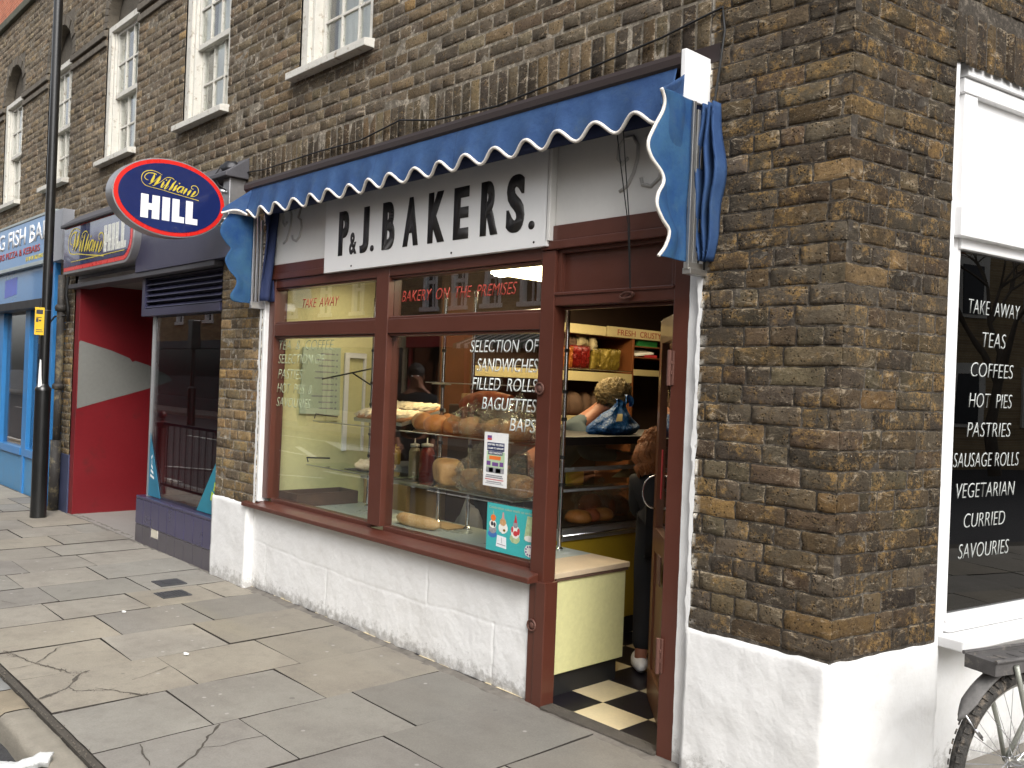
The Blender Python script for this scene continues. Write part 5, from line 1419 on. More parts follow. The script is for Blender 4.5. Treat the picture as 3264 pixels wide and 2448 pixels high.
for o in (-1, 1):
    mb.tube([W(0, o * .055, z_), W(.12, o * .05, z_ + .17), W(.30, o * .02, .74)], .009, 8)
    mb.tube([W(0, o * .055, z_), BB + BN * o * .03], .010, 8)
    mb.tube([HB + BN * o * .03, W(1.0, o * .05, .45), W(1.06, o * .05, z_)], .011, 8)
mb.tube([HT, W(.83, 0, .98)], .012, 8); mb.tube([W(.74, -.26, 1.0), W(.80, -.18, 1.02), W(.86, -.05, 1.0), W(.86, .05, 1.0), W(.80, .18, 1.02), W(.74, .26, 1.0)], .011, 8)
mb.build('frame', M_BFRAME, bk, smooth=True)
mb = MB(); mb.tube([ST, W(.28, 0, .90)], .012, 8); mb.build('seat_post', M_ALU, bk, smooth=True)
mb = MB()
mb.grid(lambda u, v: W(.14 + .27 * u, (v - .5) * (.20 - .15 * u ** .7), .93 + .02 * math.sin(u * 3) - .03 * (2 * v - 1) ** 2), 14, 10); o = mb.build('saddle', M_BLACK, bk, smooth=True); o.modifiers.new('t', 'SOLIDIFY').thickness = .02
mb = MB(); mb.tube([BB - BN * .06, BB + BN * .06], .022, 12); mb.tube([BB + BN * .06, BB + BN * .065 + BD * .1 - UP * .13], .009, 6); mb.tube([BB - BN * .06, BB - BN * .065 - BD * .1 + UP * .13], .009, 6)
mb.tube([BB + BN * (.045) + BD * (.09 * math.cos(t * .3)) + UP * (.09 * math.sin(t * .3)) for t in range(21)], .004, 5, closed=True); mb.build('crank', M_DARKMET, bk, smooth=True)
mb = MB()
def gu(u, v):
    t = RAD(148 - 118 * u); wv = .030 * min(1, (u / .10) ** .6 if u < .10 else 1); a = (v - .5) * 2
    r = .375 + .010 * (1 - a * a)
    return V((BC.x, BC.y, z_)) + BD * (r * math.cos(t)) + UP * (r * math.sin(t)) + BN * (a * wv)
mb.grid(gu, 40, 8); o = mb.build('mudguard', M_FENDER, bk, smooth='keep'); [setattr(p, 'use_smooth', True) for p in o.data.polygons]
o.modifiers.new('t', 'SOLIDIFY').thickness = .002
# rear rack: a channel shaped carrier with slots and rolled edges
mb = MB()
R0, R1 = -.225, .24; ZT = .728
def RB(s0, s1, o0, o1, z0, z1, mbx=mb):
    vs = [W(s, o, z) for s in (s0, s1) for o in (o0, o1) for z in (z0, z1)]
    mbx.add(vs, [(0, 1, 3, 2), (4, 6, 7, 5), (0, 4, 5, 1), (2, 3, 7, 6), (0, 2, 6, 4), (1, 5, 7, 3)])
RB(R0, R1, -.060, -.056, ZT - .046, ZT); RB(R0, R1, .056, .060, ZT - .046, ZT); RB(R0 + .004, R1, -.056, .056, ZT - .012, ZT - .008)
RB(R0 - .002, R0 + .004, -.060, .060, ZT - .046, ZT + .002)
for k in range(5): RB(R0 + .10 + k * .07, R0 + .125 + k * .07, -.03, .03, ZT - .0079, ZT - .0055)
mb.tube([W(R0 - .005, -.062, ZT + .004), W(R1, -.062, ZT + .004)], .007, 8); mb.tube([W(R0 - .005, .062, ZT + .004), W(R1, .062, ZT + .004)], .007, 8)
mb.build('rack', M_RACK, bk, bevel=.002)
mb = MB()
for o in (-1, 1):
    mb.tube([W(-.135, o * .069, ZT - .015), W(-.10, o * .066, .62), W(-.035, o * .060, .45), W(0, o * .058, z_)], [.0095, .009, .008, .008], 8)
mb.build('rack_stay', M_BFRAME, bk, smooth=True)
mb = MB(); mb.tube([W(-.325, .030, .555), W(-.27, .034, .49), W(-.25, .04, .465)], .003, 5); mb.tube([W(-.285, .036, .505), W(-.255, .038, .475)], .007, 6); mb.build('mudguard_stay', M_CHROME, bk, smooth=True)
mb = MB(); RB(R0 + .05, R0 + .09, -.02, .02, ZT - .062, ZT - .048, mb); mb.build('reflector', M_REFL, bk, bevel=.003)

# ================================================================== BAKERY INTERIOR
def st(name, m, *bx): return tag(B(name, m, None, *bx, bevel=0), kind='structure')
mb = MB()
for i in range(-4, 5):
    pass
fl = MB()
T0x, T0y, TS = -3.13, -.005, .292
for i in range(-12, 3):
    for j in range(0, 16):
        x0, y0 = T0x + .14 + i * TS, T0y + j * .29
        if x0 > -2.35 or x0 + TS < -6.6: continue
        x1 = min(x0 + TS, -2.31)
        m = M_TILEC if (i + j) % 2 == 0 else M_TILEB
        fl.add([(x0, y0, .006), (x1, y0, .006), (x1, y0 + .29, .006), (x0, y0 + .29, .006)], [(0, 1, 2, 3)], m)
tag(fl.build('shop_floor', None, None, smooth='keep'), kind='structure')
st('shop_wall', M_SHOPDARK, (-2.31, -2.26, .10, 4.6, 0, 2.75), (-6.9, -2.26, 4.6, 4.65, 0, 2.75), (-6.70, -6.62, .93, 4.6, 0, 2.75))
st('shop_wall', M_YWALL, (-6.20, -6.15, .06, .88, .0, 2.75), (-6.62, -6.15, .88, .93, 0, 2.75))
st('shop_ceiling', pmat('ceiling_paint', (.30, .26, .20, 1), .8), (-6.7, -2.26, .10, 4.6, 2.75, 2.80))
st('shop_base', M_TILEB, (-6.7, -2.26, .02, 4.6, -.05, .0))
# window platform
pf = thing('window_platform', 'cream yellow boxed display platform inside the bakery window', 'display platform', (-4.6, .35, 0))
mb = MB(); mb.box(-6.15, -3.18, .10, .655, .125, .605); mb.build('panel', M_YWALL2, pf, bevel=.004)
B('plinth', M_BLACK, pf, (-6.15, -3.205, .12, .63, .0, .125), bevel=.003)
B('top', M_DISP, pf, (-6.15, -3.45, .06, .67, .622, .650), bevel=.003)
B('top', pmat('worn_cream_laminate', (.60, .48, .33, 1), .4, var=.12, vs=12), pf, (-3.45, -3.165, .06, .67, .622, .650), bevel=.003)
B('edge_strip', M_TRAYW, pf, (-6.15, -3.170, .10, .665, .605, .622), bevel=.003)
# chrome display stand with glass shelves
def stand(xs, shelves, label, y=.575, ytop=2.2, brk=()):
    s = thing('shelf_stand', label, 'shelf stand', (xs[0], y, .65))
    for x in xs:
        mb = MB(); mb.tube([(x, y, .65), (x, y, ytop)], .013, 10, M_CHROME); mb.mat(M_CHROME); mb.lathe([(.024, 0), (.024, .01), (.012, .02)], (x, y, .65), 14, M_CHROME)
        for z in (1.02, 1.18, 1.40, 1.56, 1.80): mb.lathe([(.0165, 0), (.0165, .02)], (x, y, z), 10, M_BLACK)
        mb.build('pole', M_CHROME, s, smooth='auto')
    for (x0, x1, y0, y1, z) in shelves:
        mb = MB(); mb.box(x0, x1, y0, y1, z - .010, z); mb.build('shelf', M_SHELFGLASS, s)
        mb = MB()
        for x in (x0 + .04, x1 - .04): mb.tube([(x, y1, z - .014), (x, y0 + .02, z - .014)], .004, 6)
        mb.tube([(x0, y0 - .002, z - .005), (x1, y0 - .002, z - .005)], .0035, 6)
        mb.build('shelf_rail', M_ALU, s)
    for b in brk:
        mb = MB(); mb.tube(b, .006, 6); mb.build('bracket', M_DARKMET, s)
    return s
stand([-4.765, -4.455, -3.62], [(-4.71, -3.72, .29, .60, .94), (-4.80, -3.70, .26, .62, 1.275), (-4.75, -3.70, .42, .60, 1.598)], 'chrome and glass shelf stand behind the right hand bakery window')
stand([-5.61], [(-6.02, -5.02, .29, .60, .94), (-5.95, -4.88, .29, .62, 1.275)], 'chrome and glass shelf stand at the mullion end of the left window', brk=[[(-5.60, .575, 1.68), (-5.85, .50, 1.63), (-6.11, .45, 1.585)], [(-5.60, .575, 1.545), (-5.80, .52, 1.64)], [(-6.02, .30, .955), (-6.04, .30, .985), (-6.04, .5, .975)], [(-5.95, .30, 1.29), (-5.97, .32, 1.32), (-5.95, .5, 1.30)]])
# menu board on the yellow wall
mn = thing('menu_board', 'pale price list board on the yellow wall behind the left window', 'menu board', (-6.14, .45, 1.3))
FRX = (V((0, 1, 0)), UP, V((1, 0, 0)))
mb = MB(); mb.prism([(.275, 1.315), (.625, 1.300), (.615, 1.835), (.285, 1.825)], (-6.125, 0, 0), *FRX, .02); mb.build('board', M_MENU, mn, bevel=.002)
mb = MB(); rr = random.Random(3)
for k in range(10):
    z = 1.775 - k * .047; w = rr.uniform(.10, .21); mb.prism([(.56 - w, z), (.56, z), (.56, z + .010), (.56 - w, z + .010)], (-6.1235, 0, 0), *FRX, .001)
    mb.prism([(.575, z - .002), (.590, z - .002), (.590, z + .012), (.575, z + .012)], (-6.1235, 0, 0), *FRX, .001)
mb.build('print', M_PGREY, mn)
tag(B('picture_frame', M_WHITE2, None, (-6.145, -6.125, .66, .70, 1.02, 1.80), (-6.145, -6.125, .70, .84, 1.76, 1.80), (-6.145, -6.125, .84, .86, 1.02, 1.80)), 'thin pale frame on the yellow wall beside the price list', 'frame')
# crate
ct = thing('wooden_tray', 'old dark wooden tray standing on the display shelf against the yellow wall', 'tray', (-5.9, .33, .65))
mb = MB()
for bx_ in ((-6.06, -5.80, .09, .105, .65, .745), (-6.06, -5.80, .60, .615, .65, .745), (-6.06, -6.045, .105, .60, .65, .745), (-5.815, -5.80, .105, .60, .65, .745)): mb.box(*bx_)
mb.build('side', M_TRAYW, ct, bevel=.003); B('bottom', M_TRAYW, ct, (-6.045, -5.815, .105, .60, .65, .66))
# breads
def loaf_tin(label, c, L, w, h, rot, m, grp=None, wrap=False):
    Mr = Matrix.Rotation(rot, 4, 'Z'); mb = MB()
    def fn(u, v):
        t = u * 2 * math.pi; a = (v - .5) * 2
        cx, cz = math.cos(t), math.sin(t)
        px = math.copysign(abs(cx) ** .55, cx) * w / 2; pz = math.copysign(abs(cz) ** .6, cz)
        z = h * (.5 + .5 * pz) if pz < 0 else h * .5 + pz * h * .5 * (1.0 + .15 * (1 - a * a))
        if pz > .2: px *= 1.06
        e = (1 - abs(a) ** 7) ** .35 if abs(a) < 1 else 0
        k = .3 + .7 * e
        if abs(a) >= .999: k = 0
        q = V((px * k, a * L / 2 * (1 + .04 * (pz > 0)), h * .5 + (z - h * .5) * k))
        q *= 1 + .03 * noise.noise(q * 25 + V(c))
        for g in (-.33, 0, .33): q.x *= 1 - .03 * math.exp(-((a - g) / .04) ** 2)
        return V(c) + (Mr @ q)
    mb.grid(fn, 36, 36); o = mb.build('tin_loaf', m, None, smooth=True)
    return tag(o, label, 'bread', grp)
def bap(name, label, c, r, m, grp, h=.62, M=None, nz=.10, seed=0, parent=None):
    mb = MB(); mb.blob((c[0], c[1], c[2] + r[2] * h), (r[0], r[1], r[2]), seg=26, rings=16, nz=nz, ns=5, flat=-r[2] * h, seed=seed, M=M)
    o = mb.build(name, m, parent, smooth=True)
    return tag(o, label, 'bread', grp) if parent is None else o
def wrapper(c, r, parent, seed=0, tip=None):
    mb = MB(); mb.blob((0, 0, 0), r, seg=30, rings=22, nz=.55, ns=9, seed=seed)
    vs = []
    for v in mb.v:
        q = V(v)
        if q.z < -r[2] * .7: q.z = -r[2] * .7
        if tip is not None and q.z > 0: q += V(tip) * (q.z / r[2]) ** 2 - V((q.x, q.y, 0)) * .7 * (q.z / r[2]) ** 2
        vs.append((q.x + c[0], q.y + c[1], q.z + c[2]))
    mb.v = vs
    o = mb.build('wrapper', M_WRAP, parent); return o
loaf_tin('large golden tin loaf unwrapped on the lower glass shelf', (-4.505, .44, .942), .30, .165, .155, RAD(62), M_TINLOAF)
l2 = loaf_tin('tin loaf in a knotted clear bag on the lower glass shelf, left of the poster', (-4.20, .42, .942), .22, .13, .12, RAD(80), M_TINLOAF, 'wrapped loaves on the lower shelf'); wrapper((-4.20, .42, 1.03), (.14, .12, .14), l2, 2, (.04, 0, .07))
l3 = loaf_tin('tin loaf in a clear bag on the lower glass shelf, half behind the white poster', (-4.02, .40, .942), .20, .13, .12, RAD(70), M_TINLOAF, 'wrapped loaves on the lower shelf'); wrapper((-4.02, .40, 1.01), (.13, .12, .10), l3, 5)
l4 = loaf_tin('tin loaf in a crinkled clear bag at the right end of the lower glass shelf', (-3.84, .42, .942), .24, .14, .12, RAD(80), M_BAPF, 'wrapped loaves on the lower shelf'); wrapper((-3.84, .42, 1.03), (.15, .13, .14), l4, 8, (.05, 0, .04))
for i, (x, y, r, m, lab) in enumerate(((-4.905, .53, .085, M_BAPF, 'floury round loaf leftmost on the upper glass shelf'), (-4.77, .44, .075, M_BAP, 'small round loaf second from the left on the upper glass shelf'), (-4.66, .56, .085, M_BAP, 'round loaf at the back of the upper shelf behind the front row'),
                                       (-4.60, .40, .088, M_BAP, 'glossy golden round loaf at the front of the upper shelf, third from left'), (-4.43, .42, .085, M_BAP, 'round loaf on the upper shelf just left of the clear bags'))):
    bap('round_loaf', lab, (x, y, 1.277), (r, r * .92, .068), m, 'round loaves on the upper glass shelf', seed=i)
for i, (x, y, lab) in enumerate(((-4.25, .42, 'round loaves in a clear bag in the middle of the upper shelf'), (-4.04, .44, 'bagged bread on the upper shelf above the poster'), (-3.86, .42, 'bagged bread at the right end of the upper shelf under BAPS'))):
    o = bap('bagged_loaf', lab, (x, y, 1.277), (.095, .10, .07), M_BAPF if i != 1 else M_BATON, 'bagged bread on the upper glass shelf', seed=i + 20); wrapper((x, y, 1.355), (.125, .12, .10), o, 11 + i, (.02, 0, .03 + .02 * i))
mb = MB(); q = [V((-4.50, .56, 1.455)), V((-4.42, .54, 1.475)), V((-4.30, .52, 1.495)), V((-4.15, .50, 1.500)), V((-4.0, .5, 1.49))]
mb.tube(q, [.050, .055, .057, .055, .045], 18); o = mb.build('long_loaf', M_DARKLOAF, None, smooth='auto'); tag(o, 'dark crusted long loaf with a cut end lying over the round loaves', 'bread')
mb = MB(); mb.lathe([(.045, 0), (.045, -.004), (.03, -.006)], (-4.502, .561, 1.455), 16, axis='X'); mb.build('cut_end', M_CRUMB, o)
mb = MB(); q = [V((-4.885 + .43 * t / 10, .335 + .015 * t / 10 - .02 * math.sin(t * .31), .690)) for t in range(11)]
mb.tube(q, [.015, .035, .041, .042, .041, .042, .043, .042, .041, .034, .014], 18); tag(mb.build('baton_loaf', M_BATON, None, smooth=True), 'floury baton loaf lying alone on the display floor', 'bread')
tag(B('wooden_board', M_WOOD2, None, (-4.78, -4.47, .43, .60, .651, .660)), 'thin pale board lying on the display floor behind the baton', 'board')
# tray of iced coconut buns
tr = thing('baking_tray', 'metal baking tray of iced buns tilted on the upper shelf behind the mullion', 'tray', (-5.2, .6, 1.29))
N_, L_, R_ = V((-4.95, .385, 1.287)), V((-.70, .07, .0)), V((-.16, .50, .095))
nT = L_.cross(R_).normalized(); nT = nT if nT.z > 0 else -nT
def TP(a, b, h=0): return N_ + L_ * a + R_ * b + nT * h
mb = MB()
mb.add([TP(0, 0), TP(1, 0), TP(1, 1), TP(0, 1)], [(0, 1, 2, 3)])
for a0, b0, a1, b1 in ((0, 0, 1, 0), (1, 0, 1, 1), (1, 1, 0, 1), (0, 1, 0, 0)): mb.add([TP(a0, b0), TP(a1, b1), TP(a1, b1, .025), TP(a0, b0, .025)], [(0, 1, 2, 3)])
o = mb.build('tray', M_SILVER, tr); o.modifiers.new('t', 'SOLIDIFY').thickness = .002
Mt = Matrix.Identity(3); Mt.col[0] = L_.normalized(); Mt.col[2] = nT; Mt.col[1] = nT.cross(L_.normalized()); Mt = Mt.to_4x4()
for i in range(6):
    for j in range(2):
        c = TP(.09 + .163 * i, .25 + .5 * j, .030)
        b = thing('iced_bun', 'long bun with coconut icing, %s row on the baking tray, %s from the window end' % (('front', 'back')[j], ('first', 'second', 'third', 'fourth', 'fifth', 'sixth')[i]), 'bun', tuple(c), 'iced buns on the baking tray')
        m_ = MB(); m_.blob(c, (.048, .105, .032), seg=18, rings=10, nz=.12, M=Mt, seed=i * 3 + j); m_.build('bun', M_BUN, b, smooth=True)
        m_ = MB(); m_.blob(c + nT * .016, (.043, .098, .028), seg=26, rings=16, nz=.35, ns=14, M=Mt, seed=i * 3 + j + 40); m_.build('icing', M_ICING, b, smooth=True)
# sugared pastry on the lower left shelf, two of them
for i, (x, y) in enumerate(((-5.42, .44), (-5.28, .46))):
    tag(B('baking_sheet', M_DARKMET, None, (x - .16, x + .05, y - .10, y + .1, .942, .946)), 'dark baking sheet under the sugared pastry, %s' % ('left part' if i == 0 else 'right part'), 'tray') if i == 0 else None
    bap('sugared_pastry', ('pale sugared pastry on the lower shelf left of the mullion', 'pale sugared pastry on the lower shelf half hidden by the mullion')[i], (x, y, .947), (.11, .08, .05), bread_mat('pastry%d' % i, (.62, .42, .22, 1), (.75, .62, .42, 1), (.45, .24, .10, 1), 40, .6), 'sugared pastries on the lower left shelf', nz=.3, seed=i + 60)
# posters stuck inside the right hand pane
po = thing('window_poster', 'tall white printed poster with navy headline on the right window', 'poster', (-3.59, .026, 1.05))
PX0, PX1, PZ0, PZ1 = -3.686, -3.494, 1.048, 1.338
def PQ(name, m, rects, y=.0255, parent=None):
    mb = MB()
    for a, b, c, d in rects: mb.box(a, b, y - .0006, y, c, d)
    return mb.build(name, m, parent or po)
PQ('sheet', M_PAPER, [(PX0, PX1, PZ0, PZ1)], .0262)
PQ('print', M_PNAVY, [(-3.660, -3.522, 1.240, 1.284), (-3.650, -3.535, 1.218, 1.238)], .0252)
PQ('print', M_PGREEN, [(-3.662, -3.518, 1.135, 1.236)], .0254)
PQ('print', M_ORANGE, [(-3.640, -3.548, 1.192, 1.212)], .0250)
PQ('print', M_PRED, [(-3.660, -3.625, 1.296, 1.306)], .0252); PQ('print', M_PPURP, [(-3.660, -3.625, 1.307, 1.321), (-3.660, -3.628, 1.160, 1.183), (-3.615, -3.565, 1.158, 1.178), (-3.555, -3.525, 1.158, 1.182)], .0249)
PQ('print', M_PGREY, [(-3.662, -3.518, 1.122, 1.150), (-3.640, -3.605, 1.124, 1.148), (-3.585, -3.545, 1.122, 1.146)], .0248)
for body, z, h, w, m, x in (('HOW WILL YOU SPEND', 1.266, .012, .128, M_PAPER, -3.655), ('\u00a310,000 TO IMPROVE', 1.246, .012, .128, M_PAPER, -3.655), ('YOUR COMMUNITY?', 1.222, .011, .105, M_PAPER, -3.645)):
    text('lettering', body, (x, .0240, z), w, h, m, po, bold=.02, t=.0004)
PQ('small_print', M_PGREY, [(-3.660, -3.530, 1.104, 1.110), (-3.665, -3.525, 1.094, 1.100), (-3.655, -3.535, 1.070, 1.075), (-3.665, -3.520, 1.062, 1.065)], .0250); PQ('small_print', M_PRED, [(-3.668, -3.520, 1.083, 1.087)], .0250)
cp = thing('cake_poster', 'turquoise poster of decorated cakes low in the right bakery window', 'poster', (-3.45, .026, .7))
PQ('sheet', M_TEAL, [(-3.640, -3.294, .706, .960)], .0262, cp)
def CK(pts, m, nm='cake_picture', y=.025):
    mb = MB(); mb.prism(pts, (0, y, 0), V((1, 0, 0)), UP, V((0, -1, 0)), .0006); mb.build(nm, m, cp)
def el(cx, cz, a, b, n=18): return [(cx + a * math.cos(6.2832 * k / n), cz + b * math.sin(6.2832 * k / n)) for k in range(n)]
def wob(cx, cz, a, b, seed, n=22): 
    return [(cx + a * math.cos(6.2832 * k / n) * (1 + .18 * noise.noise(V((k * .9, seed, 0)))), cz + b * math.sin(6.2832 * k / n) * (1 + .18 * noise.noise(V((k * .9, seed, 5))))) for k in range(n)]
CK(el(-3.592, .795, .036, .020), M_PBLUE); CK(wob(-3.590, .820, .030, .022, 1), M_PGREY, y=.0248); CK(wob(-3.590, .848, .028, .022, 2), M_CAKEW, y=.0246); CK(wob(-3.596, .850, .010, .012, 3), M_INK, y=.0244); CK(wob(-3.576, .846, .009, .013, 4), M_INK, y=.0244); CK(wob(-3.588, .882, .020, .018, 5), M_ORANGE, y=.0242); CK([(-3.592, .898), (-3.584, .898), (-3.586, .925)], M_CAKEG, y=.0240)
CK(wob(-3.508, .838, .036, .030, 6), M_CAKEW); CK(wob(-3.510, .868, .024, .020, 7), M_BAPF, y=.0246); CK([(-3.520, .885), (-3.500, .885), (-3.506, .920), (-3.514, .920)], pmat('pink_print', (.55, .30, .28, 1), .6, bump=0), y=.0244); CK(wob(-3.498, .826, .010, .007, 8), M_YCRISP, y=.0242)
CK(wob(-3.415, .795, .038, .026, 9), M_CAKEG); CK(wob(-3.412, .830, .034, .034, 10), M_CAKEW, y=.0248); CK(wob(-3.410, .822, .018, .014, 11), M_PRED, y=.0246); CK(wob(-3.388, .835, .010, .018, 12), M_PRED, y=.0244); CK(wob(-3.436, .84, .008, .016, 13), M_PRED, y=.0244); CK(wob(-3.412, .868, .018, .018, 14), M_PGREY, y=.0242); CK([(-3.424, .878), (-3.400, .878), (-3.412, .925)], M_PRED, y=.0240)
CK([(-3.345, .80), (-3.268, .80), (-3.285, .925), (-3.325, .925)], M_CAKEG, y=.0248); CK(wob(-3.306, .81, .036, .016, 15), M_CAKEW, y=.0244)
CK([(-3.560, .735), (-3.478, .730), (-3.482, .790), (-3.552, .795)], M_SIGNWH); CK([(-3.552, .748), (-3.484, .744), (-3.484, .748), (-3.552, .752)], M_PGREY, y=.0246); CK([(-3.518, .755), (-3.515, .755), (-3.515, .785), (-3.518, .785)], M_PGREY, y=.0244)
CK(wob(-3.302, .748, .036, .032, 16), M_CAKEW); 
for k in range(9): CK(wob(-3.302 + .026 * math.cos(k * .7), .748 + .022 * math.sin(k * .7), .006, .005, 30 + k, 8), M_PPURP, y=.0246 - .0001 * k)
text('lettering', 'Celebration cakes made to order', (-3.625, .0250, .932), .34, .014, M_LETF, cp, t=.0003)

# serving counter with glass front, running back into the shop
cn = thing('serving_counter', 'long glass fronted serving counter with mustard panel inside the bakery door', 'counter', (-4.0, 1.8, 0))
KX = -3.75
B('base_panel', M_DYEL, cn, (-4.35, KX, .72, 3.4, .12, .665), bevel=.004)
B('plinth', M_BLACK, cn, (-4.33, KX - .02, .74, 3.4, 0, .12))
B('rail', M_SILVER, cn, (-4.35, KX + .015, .715, 3.41, .665, .735), bevel=.004)
mb = MB(); mb.tube([(KX + .02, .715, .70), (KX + .02, 3.4, .70)], .008, 8); mb.build('rail_moulding', M_CHROME, cn, smooth=True)
B('shelf', M_DARKMET, cn, (-4.30, KX - .03, .73, 3.4, .735, .745)); 
mb = MB(); mb.box(-4.28, KX - .04, .73, 3.4, .985, .992); mb.build('shelf', M_SHELFGLASS, cn)
B('shelf_edge', M_GREYP, cn, (KX - .045, KX - .02, .73, 3.4, 1.08, 1.105), (KX - .03, KX - .0, .73, 3.4, .96, .975))
B('counter_top', M_DARKMET, cn, (-4.35, KX + .01, .715, 3.41, 1.245, 1.297), bevel=.004)
mb = MB(); mb.box(KX - .006, KX, .73, 3.4, .735, 1.245); mb.build('glass_front', M_GLASS, cn)
for i, (y, z, r, m, lab) in enumerate(((1.00, .745, .085, M_BAP, 'curled pastry at the window end of the counter shelf'), (1.22, .745, .08, M_ORANGE if False else M_BAP, 'golden roll on the counter shelf left of the dark wrapped loaves'), (1.12, .745, .06, M_DARKLOAF, 'small dark pastry between the curled pastry and golden roll'))):
    bap('pastry', lab, (KX - .12, y, z), (r, r, .05), m, 'pastries in the serving counter', seed=80 + i)
for i, (y, h) in enumerate(((1.22, .11), (1.36, .10), (1.50, .09))):
    o = bap('wrapped_dark_loaf', ('first', 'second', 'third')[i] + ' dark loaf in clear film inside the counter, counting from the window', (KX - .22, y, .745), (.085, .075, h * .9), M_DARKLOAF, 'dark wrapped loaves in the counter', seed=90 + i)
    wrapper((KX - .22, y, .745 + h), (.11, .10, h * 1.15), o, 30 + i)
tag(B('snack_packet', M_DYEL, None, (KX - .12, KX - .10, .86, 1.02, .993, 1.075), bevel=.01), 'mustard yellow packet on the glass counter shelf', 'packet')
mb = MB(); mb.lathe([(.0, 0), (.035, .15), (.033, .15)], (0, 0, 0), 16); Mx = Matrix.Translation((KX - .10, 1.28, 1.02)) @ Matrix.Rotation(RAD(-80), 4, 'X'); mb.v = [tuple(Mx @ V(v)) for v in mb.v]
tag(mb.build('paper_cone', M_CREAM, None, smooth=True), 'rolled pale paper cone lying on the glass counter shelf', 'paper')
# blue carrier bag on the counter
mb = MB()
bc = V((-3.93, 1.365, 1.297))
def bagfn(u, v):
    t = u * 2 * math.pi
    prof = [(0, .17), (.06, .20), (.2, .205), (.38, .175), (.55, .125), (.70, .085), (.86, .050), (1.0, .028)]
    for (a, ra), (b, rb) in zip(prof, prof[1:]):
        if a <= v <= b: r = ra + (rb - ra) * (v - a) / (b - a)
    w = 1 + .14 * math.sin(t * 7 + v * 3) * v + .18 * noise.noise(V((math.cos(t) * 2, math.sin(t) * 2, v * 4)))
    return bc + V((r * .62 * w * math.cos(t), r * w * math.sin(t) + .085 * v * v, .215 * v + .008 * noise.noise(V((t, v * 5, 0)))))
mb.grid(bagfn, 60, 40)
mb.poly([bagfn(k / 60, 0) for k in range(60)])
hb = tag(mb.build('carrier_bag', M_BAG, None, smooth=True), 'blue plastic carrier bag standing on the counter in front of the blonde assistant', 'bag')
mb = MB()
for y0, y1, dz in ((1.385, 1.43, .05), (1.475, 1.54, .08)):
    def hf(u, v, y0=y0, y1=y1, dz=dz):
        t = u * math.pi
        yy = (y0 + y1) / 2 + (y1 - y0) / 2 * -math.cos(t) * 1.0; zz = 1.297 + .185 + dz * math.sin(t)
        return V((bc.x + (v - .5) * .03 + .01 * math.sin(t * 3), yy + .012 * math.sin(t * 2 + v * 3), zz))
    mb.grid(hf, 16, 4)
o = mb.build('handle', M_BAG, hb, smooth=True)
mb = MB(); mb.grid(lambda u, v: bagfn(-.02 + .06 * u + .93, .42 + .22 * v) + V((.004, 0, 0)), 6, 6); mb.build('printed_logo', M_CREAM, hb)

